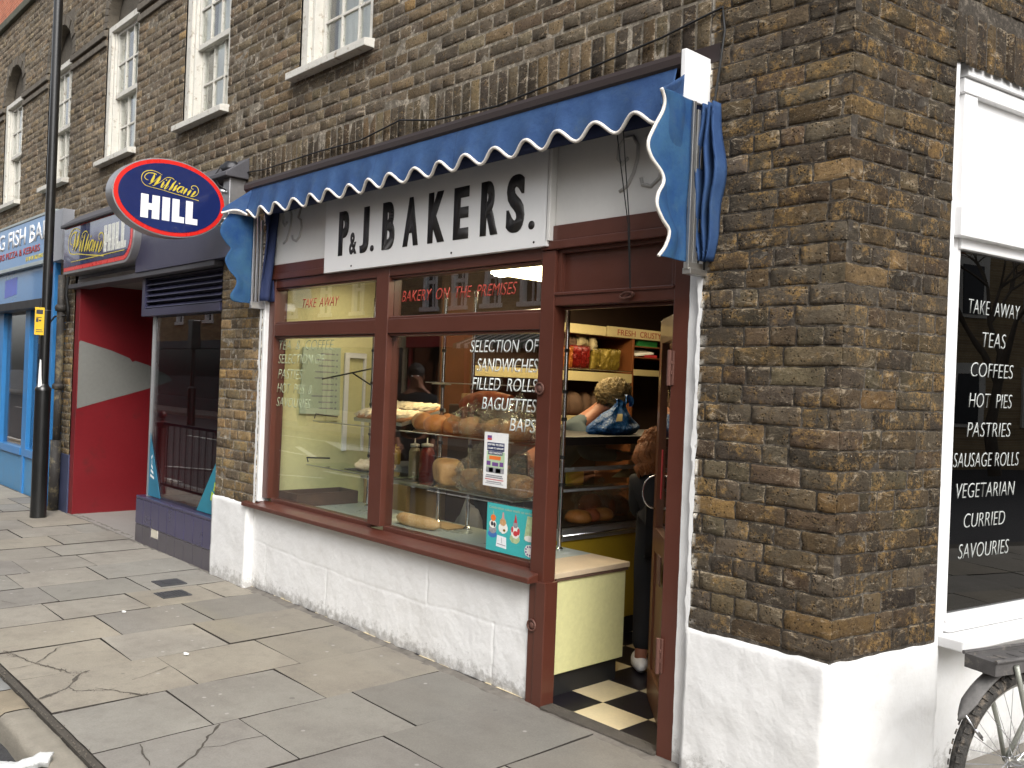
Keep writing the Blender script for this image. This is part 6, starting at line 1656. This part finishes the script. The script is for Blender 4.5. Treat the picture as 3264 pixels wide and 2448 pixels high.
# people ------------------------------------------------------------
def body(name, J, E, rad, m, parent, root='pelvis', sub=2):
    keys = list(J); me = bpy.data.meshes.new(name); me.from_pydata([J[k] for k in keys], [(keys.index(a), keys.index(b)) for a, b in E], [])
    me.materials.append(m); o = bpy.data.objects.new(name, me); COL.objects.link(o)
    sk = o.modifiers.new('skin', 'SKIN'); sk.use_smooth_shade = True
    for i, k in enumerate(keys):
        r = rad[k]; me.skin_vertices[0].data[i].radius = (r, r) if not isinstance(r, tuple) else r
        me.skin_vertices[0].data[i].use_root = (k == root)
    s = o.modifiers.new('sub', 'SUBSURF'); s.levels = sub; s.render_levels = sub
    par(o, parent); return o
def person(label, loc, J, skin, hair, top, legs, hair_r, shoe=M_PAPER, hair_len=0):
    """J: joint positions in world space"""
    p = thing('person', label, 'person', loc)
    J = {k: V(v) for k, v in J.items()}
    hd = (J['head'] - J['neck']).normalized(); fwd = J['face'].normalized()
    side = hd.cross(fwd).normalized()
    JJ = {k: v for k, v in J.items() if k != 'face'}
    JJ['skull'] = J['head'] + hd * .055; JJ['jaw'] = J['head'] - hd * .065 + fwd * .035
    JJ['nose'] = J['head'] + fwd * .105 - hd * .005; JJ['browc'] = J['head'] + fwd * .05
    rad = dict(pelvis=.14, spine=.125, chest=.14, neck=.052, head=(.078, .088), skull=(.07, .08), jaw=.048, nose=.012, browc=.05, shL=.058, shR=.058, elL=.042, elR=.042, wrL=.028, wrR=.028, haL=(.036, .02), haR=(.036, .02),
               hipL=.09, hipR=.09, knL=.058, knR=.058, anL=.038, anR=.038, toL=.032, toR=.032)
    E = [('pelvis', 'spine'), ('spine', 'chest'), ('chest', 'neck'), ('neck', 'head'), ('head', 'skull'), ('head', 'jaw'), ('head', 'browc'), ('browc', 'nose'), ('chest', 'shL'), ('chest', 'shR'), ('shL', 'elL'), ('elL', 'wrL'), ('wrL', 'haL'), ('shR', 'elR'), ('elR', 'wrR'), ('wrR', 'haR'),
         ('pelvis', 'hipL'), ('pelvis', 'hipR'), ('hipL', 'knL'), ('knL', 'anL'), ('anL', 'toL'), ('hipR', 'knR'), ('knR', 'anR'), ('anR', 'toR')]
    for sd in 'LR':
        h = JJ['ha' + sd]; d = (h - JJ['wr' + sd]).normalized(); s_ = d.cross(UP)
        s_ = s_.normalized() if s_.length > .1 else V((1, 0, 0))
        nrm = s_.cross(d)
        for i, (o_, L) in enumerate(((-.028, .065), (-.010, .078), (.010, .073), (.028, .058))):
            a = 'f%s%d' % (sd, i); JJ[a + 'a'] = h + d * .03 + s_ * o_; JJ[a + 'b'] = JJ[a + 'a'] + d * L * .5 - nrm * .006; JJ[a + 'c'] = JJ[a + 'b'] + d * L * .42 - nrm * .024
            for q in 'abc': rad[a + q] = .0085
            E += [('ha' + sd, a + 'a'), (a + 'a', a + 'b'), (a + 'b', a + 'c')]
        JJ['t%sa' % sd] = h - d * .01 + s_ * .042; JJ['t%sb' % sd] = h + d * .035 + s_ * .055 - nrm * .02; rad['t%sa' % sd] = .010; rad['t%sb' % sd] = .009
        E += [('ha' + sd, 't%sa' % sd), ('t%sa' % sd, 't%sb' % sd)]
    bo = body('body', JJ, E, rad, skin, p)
    T = {k: J[k] for k in ('pelvis', 'spine', 'chest', 'neck', 'shL', 'shR', 'elL', 'elR', 'wrL', 'wrR')}
    T['neck'] = J['chest'].lerp(J['neck'], .8); 
    for q in 'LR': T['wr' + q] = J['el' + q].lerp(J['wr' + q], .92)
    body('top', T, [('pelvis', 'spine'), ('spine', 'chest'), ('chest', 'neck'), ('chest', 'shL'), ('chest', 'shR'), ('shL', 'elL'), ('elL', 'wrL'), ('shR', 'elR'), ('elR', 'wrR')],
         dict(pelvis=.165, spine=.15, chest=.165, neck=.075, shL=.078, shR=.078, elL=.058, elR=.058, wrL=.044, wrR=.044), top, p)
    G = {k: J[k] for k in ('pelvis', 'hipL', 'hipR', 'knL', 'knR', 'anL', 'anR')}
    for q in 'LR': G['an' + q] = J['kn' + q].lerp(J['an' + q], .93)
    body('trousers', G, [('pelvis', 'hipL'), ('pelvis', 'hipR'), ('hipL', 'knL'), ('knL', 'anL'), ('hipR', 'knR'), ('knR', 'anR')], dict(pelvis=.15, hipL=.108, hipR=.108, knL=.075, knR=.075, anL=.058, anR=.058), legs, p)
    for q in 'LR':
        a, t = J['an' + q], J['to' + q]; d = (t - a); d.z = 0; d.normalize(); Mz = Matrix.Rotation(math.atan2(d.y, d.x), 4, 'Z')
        mb = MB(); mb.blob(V((a.x, a.y, .045)) + d * .06, (.14, .048, .05), M=Mz, flat=-.042, nz=.05); mb.build('shoe', shoe, p, smooth=True)
    # hair cap with tousled surface
    mb = MB(); c = J['head'] + hd * .045 - fwd * .020
    Mh = Matrix.Identity(3); Mh.col[0] = fwd; Mh.col[1] = side; Mh.col[2] = hd; Mh = Mh.to_4x4()
    mb.blob(c, (hair_r * 1.02, hair_r * .92, hair_r), seg=48, rings=36, nz=.17, ns=34, M=Mh, seed=len(label))
    if hair_len:
        for k in range(60):
            t = -1.9 + 3.8 * k / 59; rr_ = hair_r * .85
            st_ = c + side * (rr_ * math.sin(t)) - fwd * (rr_ * math.cos(t)) + hd * .02
            w = .03 * math.sin(k * 2.3)
            mb.tube([st_, st_ - UP * hair_len * .4 + side * w, st_ - UP * hair_len * .75 - side * w * .6 , st_ - UP * hair_len * (1 + .1 * math.sin(k))], [.022, .018, .015, .004], 6)
    mb.build('hair', hair, p, smooth=True)
    mb = MB()
    for sg_ in (-1, 1): mb.blob(J['head'] + fwd * .078 + side * .030 * sg_ + hd * .012, (.010, .010, .007), seg=10, rings=6)
    mb.build('eyes', M_CAKEW, p, smooth=True)
    mb = MB()
    for sg_ in (-1, 1): mb.blob(J['head'] + side * .082 * sg_ - fwd * .005, (.018, .010, .03), seg=10, rings=8, M=Mh)
    mb.build('ears', skin, p, smooth=True)
    return p
# assistant bending over the counter
person('shop assistant with curly blonde hair and grey jumper bending over the counter', (-4.62, 1.35, 0), dict(
    pelvis=(-4.72, 1.42, .96), spine=(-4.56, 1.50, 1.12), chest=(-4.36, 1.565, 1.33), neck=(-4.26, 1.61, 1.455), head=(-4.20, 1.645, 1.525), face=(.60, .55, -.55),
    shL=(-4.38, 1.72, 1.31), shR=(-4.27, 1.42, 1.30), elL=(-4.36, 1.72, 1.12), elR=(-4.14, 1.34, 1.15), wrL=(-4.12, 1.75, 1.12), wrR=(-4.02, 1.56, 1.14), haL=(-4.06, 1.80, 1.13), haR=(-4.0, 1.64, 1.145),
    hipL=(-4.76, 1.20, .93), hipR=(-4.80, 1.0, .93), knL=(-4.68, 1.24, .50), knR=(-4.72, 1.02, .50), anL=(-4.72, 1.24, .09), anR=(-4.76, 1.02, .09), toL=(-4.58, 1.26, .04), toR=(-4.62, 1.04, .04)), M_SKIN, M_HAIRB, M_GREYTOP, M_BLKCLOTH, .118)
tag(B('paper_sheet', M_PAPER, None, (-4.02, -3.86, 1.62, 1.92, 1.075, 1.078), bevel=0), 'white paper sheet under the hand of the assistant inside the counter', 'paper')
# customer half hidden by the open door
person('customer with long auburn hair in black coat, half hidden by the open brown door', (-3.2, .95, 0), dict(
    pelvis=(-3.18, 1.04, .80), spine=(-3.21, 1.04, .93), chest=(-3.235, 1.02, 1.05), neck=(-3.245, .99, 1.14), head=(-3.255, .975, 1.225), face=(-.75, .6, -.25),
    shL=(-3.34, .93, 1.05), shR=(-3.13, 1.12, 1.05), elL=(-3.40, 1.02, .86), elR=(-3.12, 1.24, .86), wrL=(-3.46, 1.16, .97), wrR=(-3.28, 1.34, .98), haL=(-3.49, 1.22, 1.0), haR=(-3.34, 1.37, 1.01),
    hipL=(-3.27, .96, .80), hipR=(-3.14, 1.08, .80), knL=(-3.27, .95, .44), knR=(-3.12, 1.08, .44), anL=(-3.20, .84, .08), anR=(-3.06, 1.06, .08), toL=(-3.28, .92, .04), toR=(-3.14, 1.14, .04)), M_SKIN, M_HAIRR, M_BLKCLOTH, M_BLKCLOTH, .108, hair_len=.17)
# passer by seen only as a reflection in the glass
person('pedestrian in dark clothes out by the kerb, mirrored in the bakery window', (-7.65, -2.45, 0), dict(
    pelvis=(-7.65, -2.45, .95), spine=(-7.65, -2.45, 1.14), chest=(-7.65, -2.45, 1.36), neck=(-7.65, -2.44, 1.52), head=(-7.64, -2.42, 1.64), face=(.7, .7, 0),
    shL=(-7.78, -2.33, 1.40), shR=(-7.52, -2.58, 1.40), elL=(-7.80, -2.28, 1.12), elR=(-7.48, -2.60, 1.12), wrL=(-7.66, -2.22, .96), wrR=(-7.40, -2.48, .96), haL=(-7.62, -2.20, .92), haR=(-7.36, -2.44, .92),
    hipL=(-7.72, -2.38, .90), hipR=(-7.58, -2.52, .90), knL=(-7.70, -2.36, .48), knR=(-7.56, -2.48, .48), anL=(-7.74, -2.38, -.02), anR=(-7.60, -2.52, -.02), toL=(-7.64, -2.28, -.08), toR=(-7.50, -2.42, -.08)), M_SKIN2, M_HAIRD, M_BLKCLOTH, M_BLKCLOTH, .10, shoe=M_BLACK)

# shelving on the far wall -----------------------------------------
ws_ = thing('wall_shelving', 'tall brown wall shelving with cream rails lettered FRESH CRUSTY BREAD', 'shelving', (-5.3, 3.0, 0))
SX = -5.2
B('back_panel', M_SHOPDARK, ws_, (-5.62, -5.60, 1.2, 4.55, .0, 2.6))
for q_ in ((-5.60, SX - .005, 3.075, 3.10, .3, 2.07), (-5.60, SX - .005, 1.2, 1.225, .3, 2.3)): B('side_panel', M_WOOD, ws_, q_, bevel=.002)
B('rail', M_CREAM, ws_, (SX - .015, SX, 1.2, 2.705, 2.055, 2.135), (SX - .015, SX, 2.720, 4.55, 2.055, 2.145), (SX - .015, SX, 1.2, 3.075, 1.655, 1.735), (SX - .015, SX, 3.10, 4.5, 1.725, 1.78), (SX - .015, SX, 1.2, 3.075, 1.23, 1.36), bevel=.002)
B('shelf', M_WOOD, ws_, (-5.60, SX - .016, 1.225, 3.075, 1.70, 1.715), (-5.60, SX - .016, 1.225, 3.075, 1.34, 1.355), (-5.60, SX - .016, 3.10, 4.5, 1.985, 1.995), (-5.60, SX - .016, 3.10, 4.5, 1.885, 1.895), (-5.60, SX - .016, 3.10, 4.5, 1.76, 1.77), (-5.60, SX - .016, 1.225, 4.5, 2.05, 2.06))
mb = MB(); mb.tube([(SX + .004, 1.2, 1.757), (SX + .004, 3.07, 1.757)], .005, 6); mb.build('guard_rail', M_CHROME, ws_)
M_DKRED = pmat('maroon_lettering', (.28, .03, .015, 1), .6, bump=0)
for body_, y0, y1 in (('FRESH', 2.855, 3.10), ('CRUSTY', 3.165, 3.47), ('BREAD', 3.60, 3.86)):
    text('lettering', body_, (SX + .001, y0, 2.072), y1 - y0, .052, M_DKRED, ws_, FRX, t=.001)
def pillow(name, lab, c, w, h, d, m, grp, rz=0., tilt=0., seed=0):
    mb = MB(); Mp = Matrix.Translation(c) @ Matrix.Rotation(rz, 4, 'Z') @ Matrix.Rotation(tilt, 4, 'Y')
    for s_ in (1, -1):
        def fn(u, v):
            a, b = 2 * u - 1, 2 * v - 1
            t = max(0, (1 - abs(a) ** 2.6)) * max(0, (1 - abs(b) ** 3.2)); dd = d * t ** .5 * .5
            q = V((s_ * dd + .012 * noise.noise(V((a * 3, b * 3, seed))) , a * w / 2 * (1 - .05 * (1 - b * b)), b * h / 2))
            return Mp @ q
        mb.grid(fn, 16, 16)
    return tag(mb.build(name, m, None, smooth=True), lab, 'packet', grp)
for i, (y, z, m, nm) in enumerate(((2.28, 1.845, M_OCRISP, 'orange snack packet leftmost on the upper shelf inside the bakery'), (2.40, 1.86, M_RCRISP, 'red snack packet next to the orange one on the upper shelf'), (2.51, 1.86, M_RCRISP, 'second red snack packet, touching the yellow ones'), (2.66, 1.85, M_YCRISP, 'first yellow snack packet beside the red ones'), (2.77, 1.85, M_YCRISP, 'middle yellow snack packet on the upper shelf'), (2.90, 1.85, M_YCRISP, 'bright yellow snack packet at the right end, by the wooden divider'))):
    pillow('snack_packet', nm, (SX - .08, y, z), .15, .20, .07, m, 'snack packets on the upper shelf', RAD(-25 + 13 * (i % 4)), RAD(5), i)
for i, (y, z) in enumerate(((2.35, 2.0), (2.52, 2.01), (2.66, 1.985))):
    pillow('snack_bag', ('dark brown snack bag tipped on top of the orange and red packets', 'crinkled golden snack bag on top of the red packets', 'crinkled pale snack bag on top of the yellow packets')[i], (SX - .12, y, z), .20, .13, .09, M_SACK if i else M_TRAYW, 'snack bags on top of the packets', RAD(20 * i), RAD(-10), i + 9)
for i, (y, r) in enumerate(((2.28, .10), (2.44, .11), (2.60, .07), (2.74, .08))):
    bap('shelf_loaf', ('leftmost', 'second', 'third', 'fourth')[i] + ' dim brown loaf on the bread shelf behind the assistant', (SX - .14, y, 1.356), (r, r, .13), M_TRAYW, 'loaves on the dim bread shelf', seed=200 + i)
tag(B('green_box', M_GREEN, None, (SX - .2, SX - .03, 3.19, 3.46, 1.996, 2.052), bevel=.002), 'flat green box on the little shelf under the bread sign', 'box')
mb = MB(); mb.add([(SX - .02, 3.14, 1.90), (SX - .02, 3.40, 1.93), (SX - .14, 3.36, 1.975), (SX - .12, 3.12, 1.955), (SX - .02, 3.14, 1.912), (SX - .02, 3.40, 1.942), (SX - .14, 3.36, 1.985), (SX - .12, 3.12, 1.965)], [(0, 1, 2, 3), (7, 6, 5, 4), (0, 4, 5, 1), (1, 5, 6, 2), (2, 6, 7, 3), (3, 7, 4, 0)])
tag(mb.build('open_book', M_PAPER, None), 'pale booklet lying tilted on the little shelf below the green box', 'book')
tag(B('red_book', M_PRED, None, (SX - .14, SX - .02, 3.27, 3.45, 1.896, 1.922)), 'dark red book beneath the pale booklet', 'book')
# back bench with sauces, seen through the window
bb = thing('back_bench', 'wooden fronted steel bench behind the window display', 'bench', (-5.7, 1.1, 0))
B('front_panel', M_WOOD2, bb, (-6.10, -5.52, .86, .90, .60, .80), (-6.1, -5.30, .95, 1.40, .0, .78), bevel=.003)
B('worktop', M_SILVER, bb, (-6.15, -5.25, .86, 1.45, .80, .83), bevel=.003); B('steel_box', M_GREYP, bb, (-6.12, -5.72, .95, 1.3, .83, .925), bevel=.006)
def bottle(lab, c, m, cap, h, r=.032):
    o = MB(); o.lathe([(r * .9, 0), (r, .01), (r, h * .72), (r * .75, h * .82), (r * .45, h * .86), (r * .4, h * .90)], c, 16); o = o.build('sauce_bottle', m, None, smooth=True); tag(o, lab, 'bottle', 'sauce bottles on the back bench')
    k = MB(); k.lathe([(r * .8, h * .86), (r * .8, h * .93), (.006, h * .95), (.004, h * 1.08)], c, 14); k.build('cap', cap, o, smooth=True)
bottle('pale mayonnaise squeeze bottle on the back bench left of the red one', (-5.62, 1.0, .925 - .095), M_MAYO, M_PAPER, .30, .045); bottle('big red ketchup bottle with white cap behind the window display', (-5.49, 1.02, .83), M_KETCH, M_PAPER, .31, .058); bottle('squat yellow mustard bottle nearest the mullion', (-5.90, 1.02, .925), M_MUST, M_MUST, .15, .04)
tag(B('snack_box', M_PRED, None, (-5.99, -5.85, .90, .94, .925, .985), bevel=.003), 'small red and yellow box beside the mustard bottle', 'box')
tag(B('dark_cabinet', M_SHOPDARK, None, (-5.2, -4.75, .98, 1.5, .0, 1.44), bevel=.01), 'dark cabinet behind the glass shelves in the window', 'cabinet')
tag(B('cardboard_box', M_WOOD2, None, (-5.14, -4.98, 1.05, 1.2, 1.441, 1.52), bevel=.003), 'pale cardboard box on the dark cabinet', 'box')
mb = MB(); mb.blob((-4.84, .93, .33), (.16, .12, .42), nz=.2); tag(mb.build('cloth_cover', M_GREYP, None, smooth=True), 'grey cloth cover hanging behind the window display', 'cloth')
# ceiling lights inside
def ceil_lamp(x, y, z, lab, r=.10):
    t_ = thing('ceiling_lamp', lab, 'ceiling lamp', (x, y, z), 'lit lamps inside the shops')
    mb = MB(); mb.lathe([(r, 0), (r * .9, -.02), (.01, -.03)], (x, y, z), 20); mb.build('diffuser', M_LAMPW, t_, smooth=True)
    mb = MB(); mb.lathe([(r * 1.1, .004), (r * 1.1, .03), (.02, .035)], (x, y, z), 20); mb.tube([(x, y, z + .03), (x, y, 2.75)], .006, 6); mb.build('fitting', M_PAPER, t_, smooth=True)
ceil_lamp(-4.92, 1.2, 2.415, 'small lit spot lamp high in the right transom window', .06)
ceil_lamp(-5.72, .62, 2.36, 'small lit lamp seen in the left transom window', .05)
t_ = thing('strip_light', 'lit yellow strip light over the shop seen in the right transom', 'ceiling lamp', (-4.3, 1.9, 2.4))
mb = MB(); mb.box(-4.75, -4.35, .95, 2.6, 2.37, 2.41); mb.build('diffuser', M_LAMP, t_); B('fitting', M_PAPER, t_, (-4.78, -4.32, .93, 2.62, 2.411, 2.46), bevel=.003)
def area(name, loc, rot, sx, sy, e, col=(1, .78, .5)):
    L = bpy.data.lights.new(name, 'AREA'); L.shape = 'RECTANGLE'; L.size = sx; L.size_y = sy; L.energy = e; L.color = col
    o = bpy.data.objects.new(name, L); COL.objects.link(o); o.location = loc; o.rotation_euler = rot; return o
area('strip_lamp', (-4.55, 1.8, 2.36), (0, 0, 0), .38, 1.6, 4)
area('shelf_lamp', (-4.95, 3.30, 2.5), (0, RAD(-25), 0), .1, .5, 2.2)
sp_ = bpy.data.lights.new('window_spot_lamp', 'SPOT'); sp_.energy = 70; sp_.spot_size = RAD(34); sp_.spot_blend = .5; sp_.color = (1, .74, .40); sp_.shadow_soft_size = .03
so_ = bpy.data.objects.new('window_spot_lamp', sp_); COL.objects.link(so_); so_.location = (-4.92, 1.15, 2.36); so_.rotation_euler = (V((-5.22, .62, 1.3)) - V((-4.92, 1.15, 2.36))).to_track_quat('-Z', 'Y').to_euler()
area('window_end_lamp', (-5.72, .55, 2.33), (0, 0, 0), .1, .1, 2, (1, .86, .62))
area('transom_lamp', (-3.9, .5, 2.35), (0, 0, 0), .12, .12, 5, (1, .78, .48))
# betting shop interior behind its glass
st('bet_shop_wall', pmat('bet_wall', (.05, .045, .045, 1), .8), (-10.36, -6.9, 3.2, 3.25, 0, 2.52), (-6.90, -6.86, .1, 3.2, 0, 2.52))
st('bet_shop_floor', pmat('bet_floor', (.05, .045, .05, 1), .8), (-8.39, -6.9, .04, 3.2, -.02, .02))
st('bet_shop_ceiling', M_CEILP if False else pmat('bet_ceiling', (.20, .19, .18, 1), .8), (-10.36, -6.9, .05, 3.2, 2.505, 2.52))
ceil = thing('ceiling_lamp', 'tiny bright spot lamp inside the betting shop window', 'ceiling lamp', (-7.1, .5, 2.3), 'lit lamps inside the shops')
mb = MB(); mb.lathe([(.018, 0), (.014, -.01)], (-7.30, .35, 2.12), 12); mb.build('diffuser', M_LAMPW, ceil, smooth=True)
st('fish_bar_wall', M_WOOD2 if False else pmat('fish_wall', (.20, .15, .10, 1), .8), (-18, -11.2, 2.0, 2.05, 0, 2.8), (-11.2, -11.1, .06, 2, 0, 2.8))
st('fish_bar_floor', M_SHOPDARK, (-18, -11.2, .06, 2.0, -.02, .02)); st('fish_bar_ceiling', M_SHOPDARK, (-18, -11.2, .06, 2.0, 2.8, 2.85))
B_ = B('dark_window_stock', M_WOOD2, None, (-12.5, -12.3, .2, .35, .56, 1.35), (-12.9, -12.75, .3, .4, .56, 1.2), bevel=.01); tag(B_, 'tan boxes standing inside the fish bar window', 'box')

# ================================================================== BUILDINGS BEYOND
rb = thing('red_brick_block', 'red brick block rising behind the terrace parapet at far left', 'building', (-28, 5, 0))
mb = MB(); mb.box(-45, -19, 3.5, 12, 0, 16); mb.build('wall', M_REDB, rb)
B('coping', M_PARA, rb, (-45.1, -18.9, 3.4, 12.1, 16, 16.2))

# opposite side of the street (only seen mirrored in the glass, but it shades and lights this side)
tag(B('far_pavement', M_SLAB if False else pmat('far_paving', (.24, .22, .20, 1), .85, var=.2, vs=.8), None, (-90, 40, -13.0, -11.0, -.2, .0), bevel=0), kind='structure')
def opp(label, x0, x1, h, wins, fas, z_f=2.60):
    b = thing('opposite_building', label, 'building', ((x0 + x1) / 2, -14, 0))
    YF = -13.0
    hs = [(a, c, d, e) for a, c, d, e in wins]
    mb = MB(); backing(mb, (0, YF, 0), V((1, 0, 0)), V((0, 1, 0)), x0, x1, 2.95, h, hs, 0, M_OPPB)
    mb.box(x0, x1, YF - 8, YF - .5, 0, h, M_OPPB); mb.build('wall', None, b, smooth='keep')
    for a, c, d, e in wins:
        mb = MB(); mb.box(a, a + .12, YF - .15, YF + .02, d, e); mb.box(c - .12, c, YF - .15, YF + .02, d, e); mb.box(a + .12, c - .12, YF - .15, YF + .02, e - .1, e); mb.box(a - .06, c + .06, YF - .15, YF + .08, d - .12, d)
        m = (d + e) / 2; mb.box(a + .12, c - .12, YF - .14, YF - .05, m - .05, m + .05); x = (a + c) / 2; mb.box(x - .02, x + .02, YF - .14, YF - .08, d, e)
        w = mb.build('window', M_WHITE2, b)
        mb = MB(); mb.box(a + .1, c - .1, YF - .13, YF - .12, d, e); mb.build('pane', M_GLASS_DARK, w)
        mb = MB(); mb.box(a + .1, c - .1, YF - .40, YF - .38, d, e); mb.build('blind', M_SHOPDARK, w)
    for i, (a, c, m) in enumerate(fas):
        B('fascia', m, b, (a, c, YF, YF + .22, z_f, 2.95), bevel=.01)
        B('shop_window_frame', m, b, (a, a + .12, YF, YF + .1, 0, z_f), (c - .12, c, YF, YF + .1, 0, z_f), (a + .12, c - .12, YF, YF + .1, 0, .5))
        mb = MB(); mb.box(a + .12, c - .12, YF + .02, YF + .03, .5, z_f); mb.build('shop_window', M_GLASS_DARK, b)
        mb = MB(); mb.box(a + .1, c - .1, YF - .5, YF - .45, 0, z_f); mb.build('shop_back', pmat('shop_back_%d' % (i + int(abs(x0))), (.12 + .05 * (i % 3), .09, .06, 1), .8, var=.8, vs=3), b)
    B('parapet', M_PARA, b, (x0, x1, YF - .3, YF + .1, h, h + .3))
    return b
M_FRED = pmat('red_fascia', (.35, .03, .03, 1), .5, var=.1); M_FCRM = pmat('cream_fascia', (.62, .56, .36, 1), .5, var=.1); M_FDK = pmat('dark_fascia', (.03, .03, .035, 1), .5)
opp('brown brick terrace opposite with sash windows, mirrored in the bakery transoms', -62, -14, 7.2, [(x, x + .72, 3.80, 5.3) for x in (-58, -55, -52, -49, -46, -43, -40, -37, -34.6, -32.2, -30.0, -27.6, -25.6, -21.7, -20.33, -18.9, -17.4, -15.6)],
    [(-61.8, -48, M_FDK), (-47.8, -34.2, M_FDK), (-34, -27.0, M_FCRM), (-26.8, -22.4, M_FCRM), (-22.2, -19.4, M_FRED), (-19.2, -14.1, M_FRED)])
opp('brown brick terrace opposite with tall windows, nearer the camera side', -13.8, 10, 7.8, [(x, x + .9, 3.8, 5.4) for x in (-12.5, -10.3, -8, -5.5, -3, -.5, 2, 4.5, 7)], [(-13.6, -8, M_FDK), (-7.8, -2, M_FCRM), (-1.8, 4, M_FRED), (4.2, 9.8, M_FDK)])
# striped awning opposite
ao = thing('striped_awning', 'green and white striped awning across the street, mirrored in the right window', 'awning', (-17, -12.5, 2.9))
mb = MB(); mg = pmat('green_stripe', (.03, .10, .07, 1), .7)
for k in range(22):
    a = -18.8 + k * .16; mb.add([(a, -12.95, 3.0), (a + .16, -12.95, 3.0), (a + .16, -11.9, 2.62), (a, -11.9, 2.62), (a, -11.9, 2.50), (a + .16, -11.9, 2.50)], [(0, 1, 2, 3), (3, 2, 5, 4)], M_TRIM if k % 2 else mg)
mb.build('canvas', None, ao, smooth='keep')
# guard rail by the crossing
gr = thing('guard_rail', 'maroon railing panel with ball topped posts at the kerb, mirrored in the betting shop glass', 'railing', (-10.7, -1.36, 0))
for x in (-11.66, -9.86):
    mb = MB(); mb.lathe([(.085, 0), (.075, .1), (.065, .12), (.065, .86), (.085, .88), (.085, .93), (.03, .95), (.03, .97)], (x, -1.36, 0), 16); mb.blob((x, -1.36, 1.03), (.055, .055, .06)); mb.build('post', M_MAROON, gr, smooth='auto')
mb = MB(); mb.box(-11.60, -9.92, -1.375, -1.345, .90, .935); mb.box(-11.60, -9.92, -1.375, -1.345, .12, .155); mb.build('rail', M_DARKMET, gr, bevel=.004)
for k in range(9):
    x = -11.44 + k * .19; mb = MB(); mb.tube([(x, -1.36, .15), (x, -1.36, .905)], .009, 8); mb.build('bar', M_DARKMET, gr, smooth='auto')
# bare reddish street tree far down the road, mirrored in the betting shop glass
def tree(label, x, y, h, seed):
    t_ = thing('street_tree', label, 'tree', (x, y, 0), None); r_ = random.Random(seed); mb = MB(); tw = MB()
    def br(p, d, L, r, lev):
        q = p + d * L; mb.tube([p, p + d * L * .5 + V((r_.gauss(0, .04), r_.gauss(0, .04), 0)) * L, q], [r, r * .85, r * .65], 6 if lev < 2 else 4, caps=False)
        if lev >= 4:
            for _ in range(5):
                dd = (d + V((r_.gauss(0, .6), r_.gauss(0, .6), r_.gauss(.1, .4)))).normalized(); tw.tube([q, q + dd * r_.uniform(.3, .8)], [.014, .004], 3, caps=False)
            return
        for _ in range(3):
            dd = (d + V((r_.gauss(0, .5), r_.gauss(0, .5), r_.gauss(.05, .25)))).normalized(); br(q, dd, L * r_.uniform(.6, .8), r * .62, lev + 1)
    br(V((x, y, -.2)), V((0, 0, 1)), h * .33, .16, 0)
    mb.build('trunk', M_BARK, t_, smooth=True); tw.build('crown', M_TWIG, t_)
tree('bare street tree with reddish twigs, farther down the road', -36, -9.5, 8, 3); tree('bare street tree with reddish twigs, nearer beside the far pavement', -26, -11.6, 9, 8); tree('bare street tree with reddish twigs in front of the dark shops across the road', -32, -11.8, 9, 21); tree('bare street tree up the side road', 11.5, 17.5, 7, 6)
fp = thing('traffic_signal', 'dark traffic signal post across the junction, mirrored in the betting shop glass', 'traffic signal', (-30, -8.8, 0))
mb = MB(); mb.lathe([(.12, -.2), (.12, 1.1), (.06, 1.15), (.06, 3.2)], (-27.0, -8.3, 0), 14); mb.build('post', M_BLACKP, fp, smooth='auto'); B('signal_head', M_BLACKP, fp, (-27.15, -26.85, -8.45, -8.15, 2.3, 3.2), bevel=.02)
# houses along the side road opposite the side window
sb = thing('side_street_house', 'brick house across the side street, mirrored in the dark side window', 'building', (14, 6, 0))
mb = MB(); mb.box(14, 22, -2, 30, -.3, 7.2, M_OPPB); mb.build('wall', None, sb)
for y in [2.7 * q for q in range(0, 11)]:
    for z in (.9, 4.0):
        mb = MB(); mb.box(13.93, 14.0, y, y + 1.15, z, z + 1.8); w = mb.build('window', M_OLDWHITE, sb); mb = MB(); mb.box(13.91, 13.93, y + .1, y + .9, z + .1, z + 1.5); mb.build('pane', M_DARKMET, w)

# ================================================================== LIGHT
W_ = bpy.data.worlds.new('World'); SC.world = W_; W_.use_nodes = True
nt_ = W_.node_tree; nt_.nodes.clear()
sky = nt_.nodes.new('ShaderNodeTexSky'); sky.sky_type = 'NISHITA'; sky.sun_disc = False
EL, AZ = RAD(42), RAD(60)          # light comes from over the side street (right and in front)
SUND = V((math.sin(AZ) * math.cos(EL), -math.cos(AZ) * math.cos(EL), math.sin(EL)))
sky.sun_elevation = EL; sky.sun_rotation = math.atan2(SUND.x, SUND.y); sky.air_density = 1.0; sky.dust_density = 4.0; sky.ozone_density = 1.0
hs = nt_.nodes.new('ShaderNodeHueSaturation'); hs.inputs['Saturation'].default_value = .22
bg = nt_.nodes.new('ShaderNodeBackground'); bg.inputs['Strength'].default_value = .15
ow = nt_.nodes.new('ShaderNodeOutputWorld')
nt_.links.new(sky.outputs[0], hs.inputs['Color']); nt_.links.new(hs.outputs[0], bg.inputs['Color']); nt_.links.new(bg.outputs[0], ow.inputs['Surface'])
sl = bpy.data.lights.new('sun', 'SUN'); sl.energy = .9; sl.angle = RAD(28); sl.color = (1, .97, .93)
so = bpy.data.objects.new('sun', sl); COL.objects.link(so); so.rotation_euler = (-SUND).to_track_quat('-Z', 'Y').to_euler()
SC.view_settings.view_transform = 'Standard'; SC.view_settings.look = 'None'; SC.view_settings.gamma = 1; SC.view_settings.exposure = .9
SC.render.engine = 'CYCLES'; SC.cycles.transparent_max_bounces = 32; SC.cycles.max_bounces = 10; SC.cycles.use_denoising = True
SC.cycles.sample_clamp_indirect = 6; SC.cycles.caustics_reflective = False; SC.cycles.caustics_refractive = False
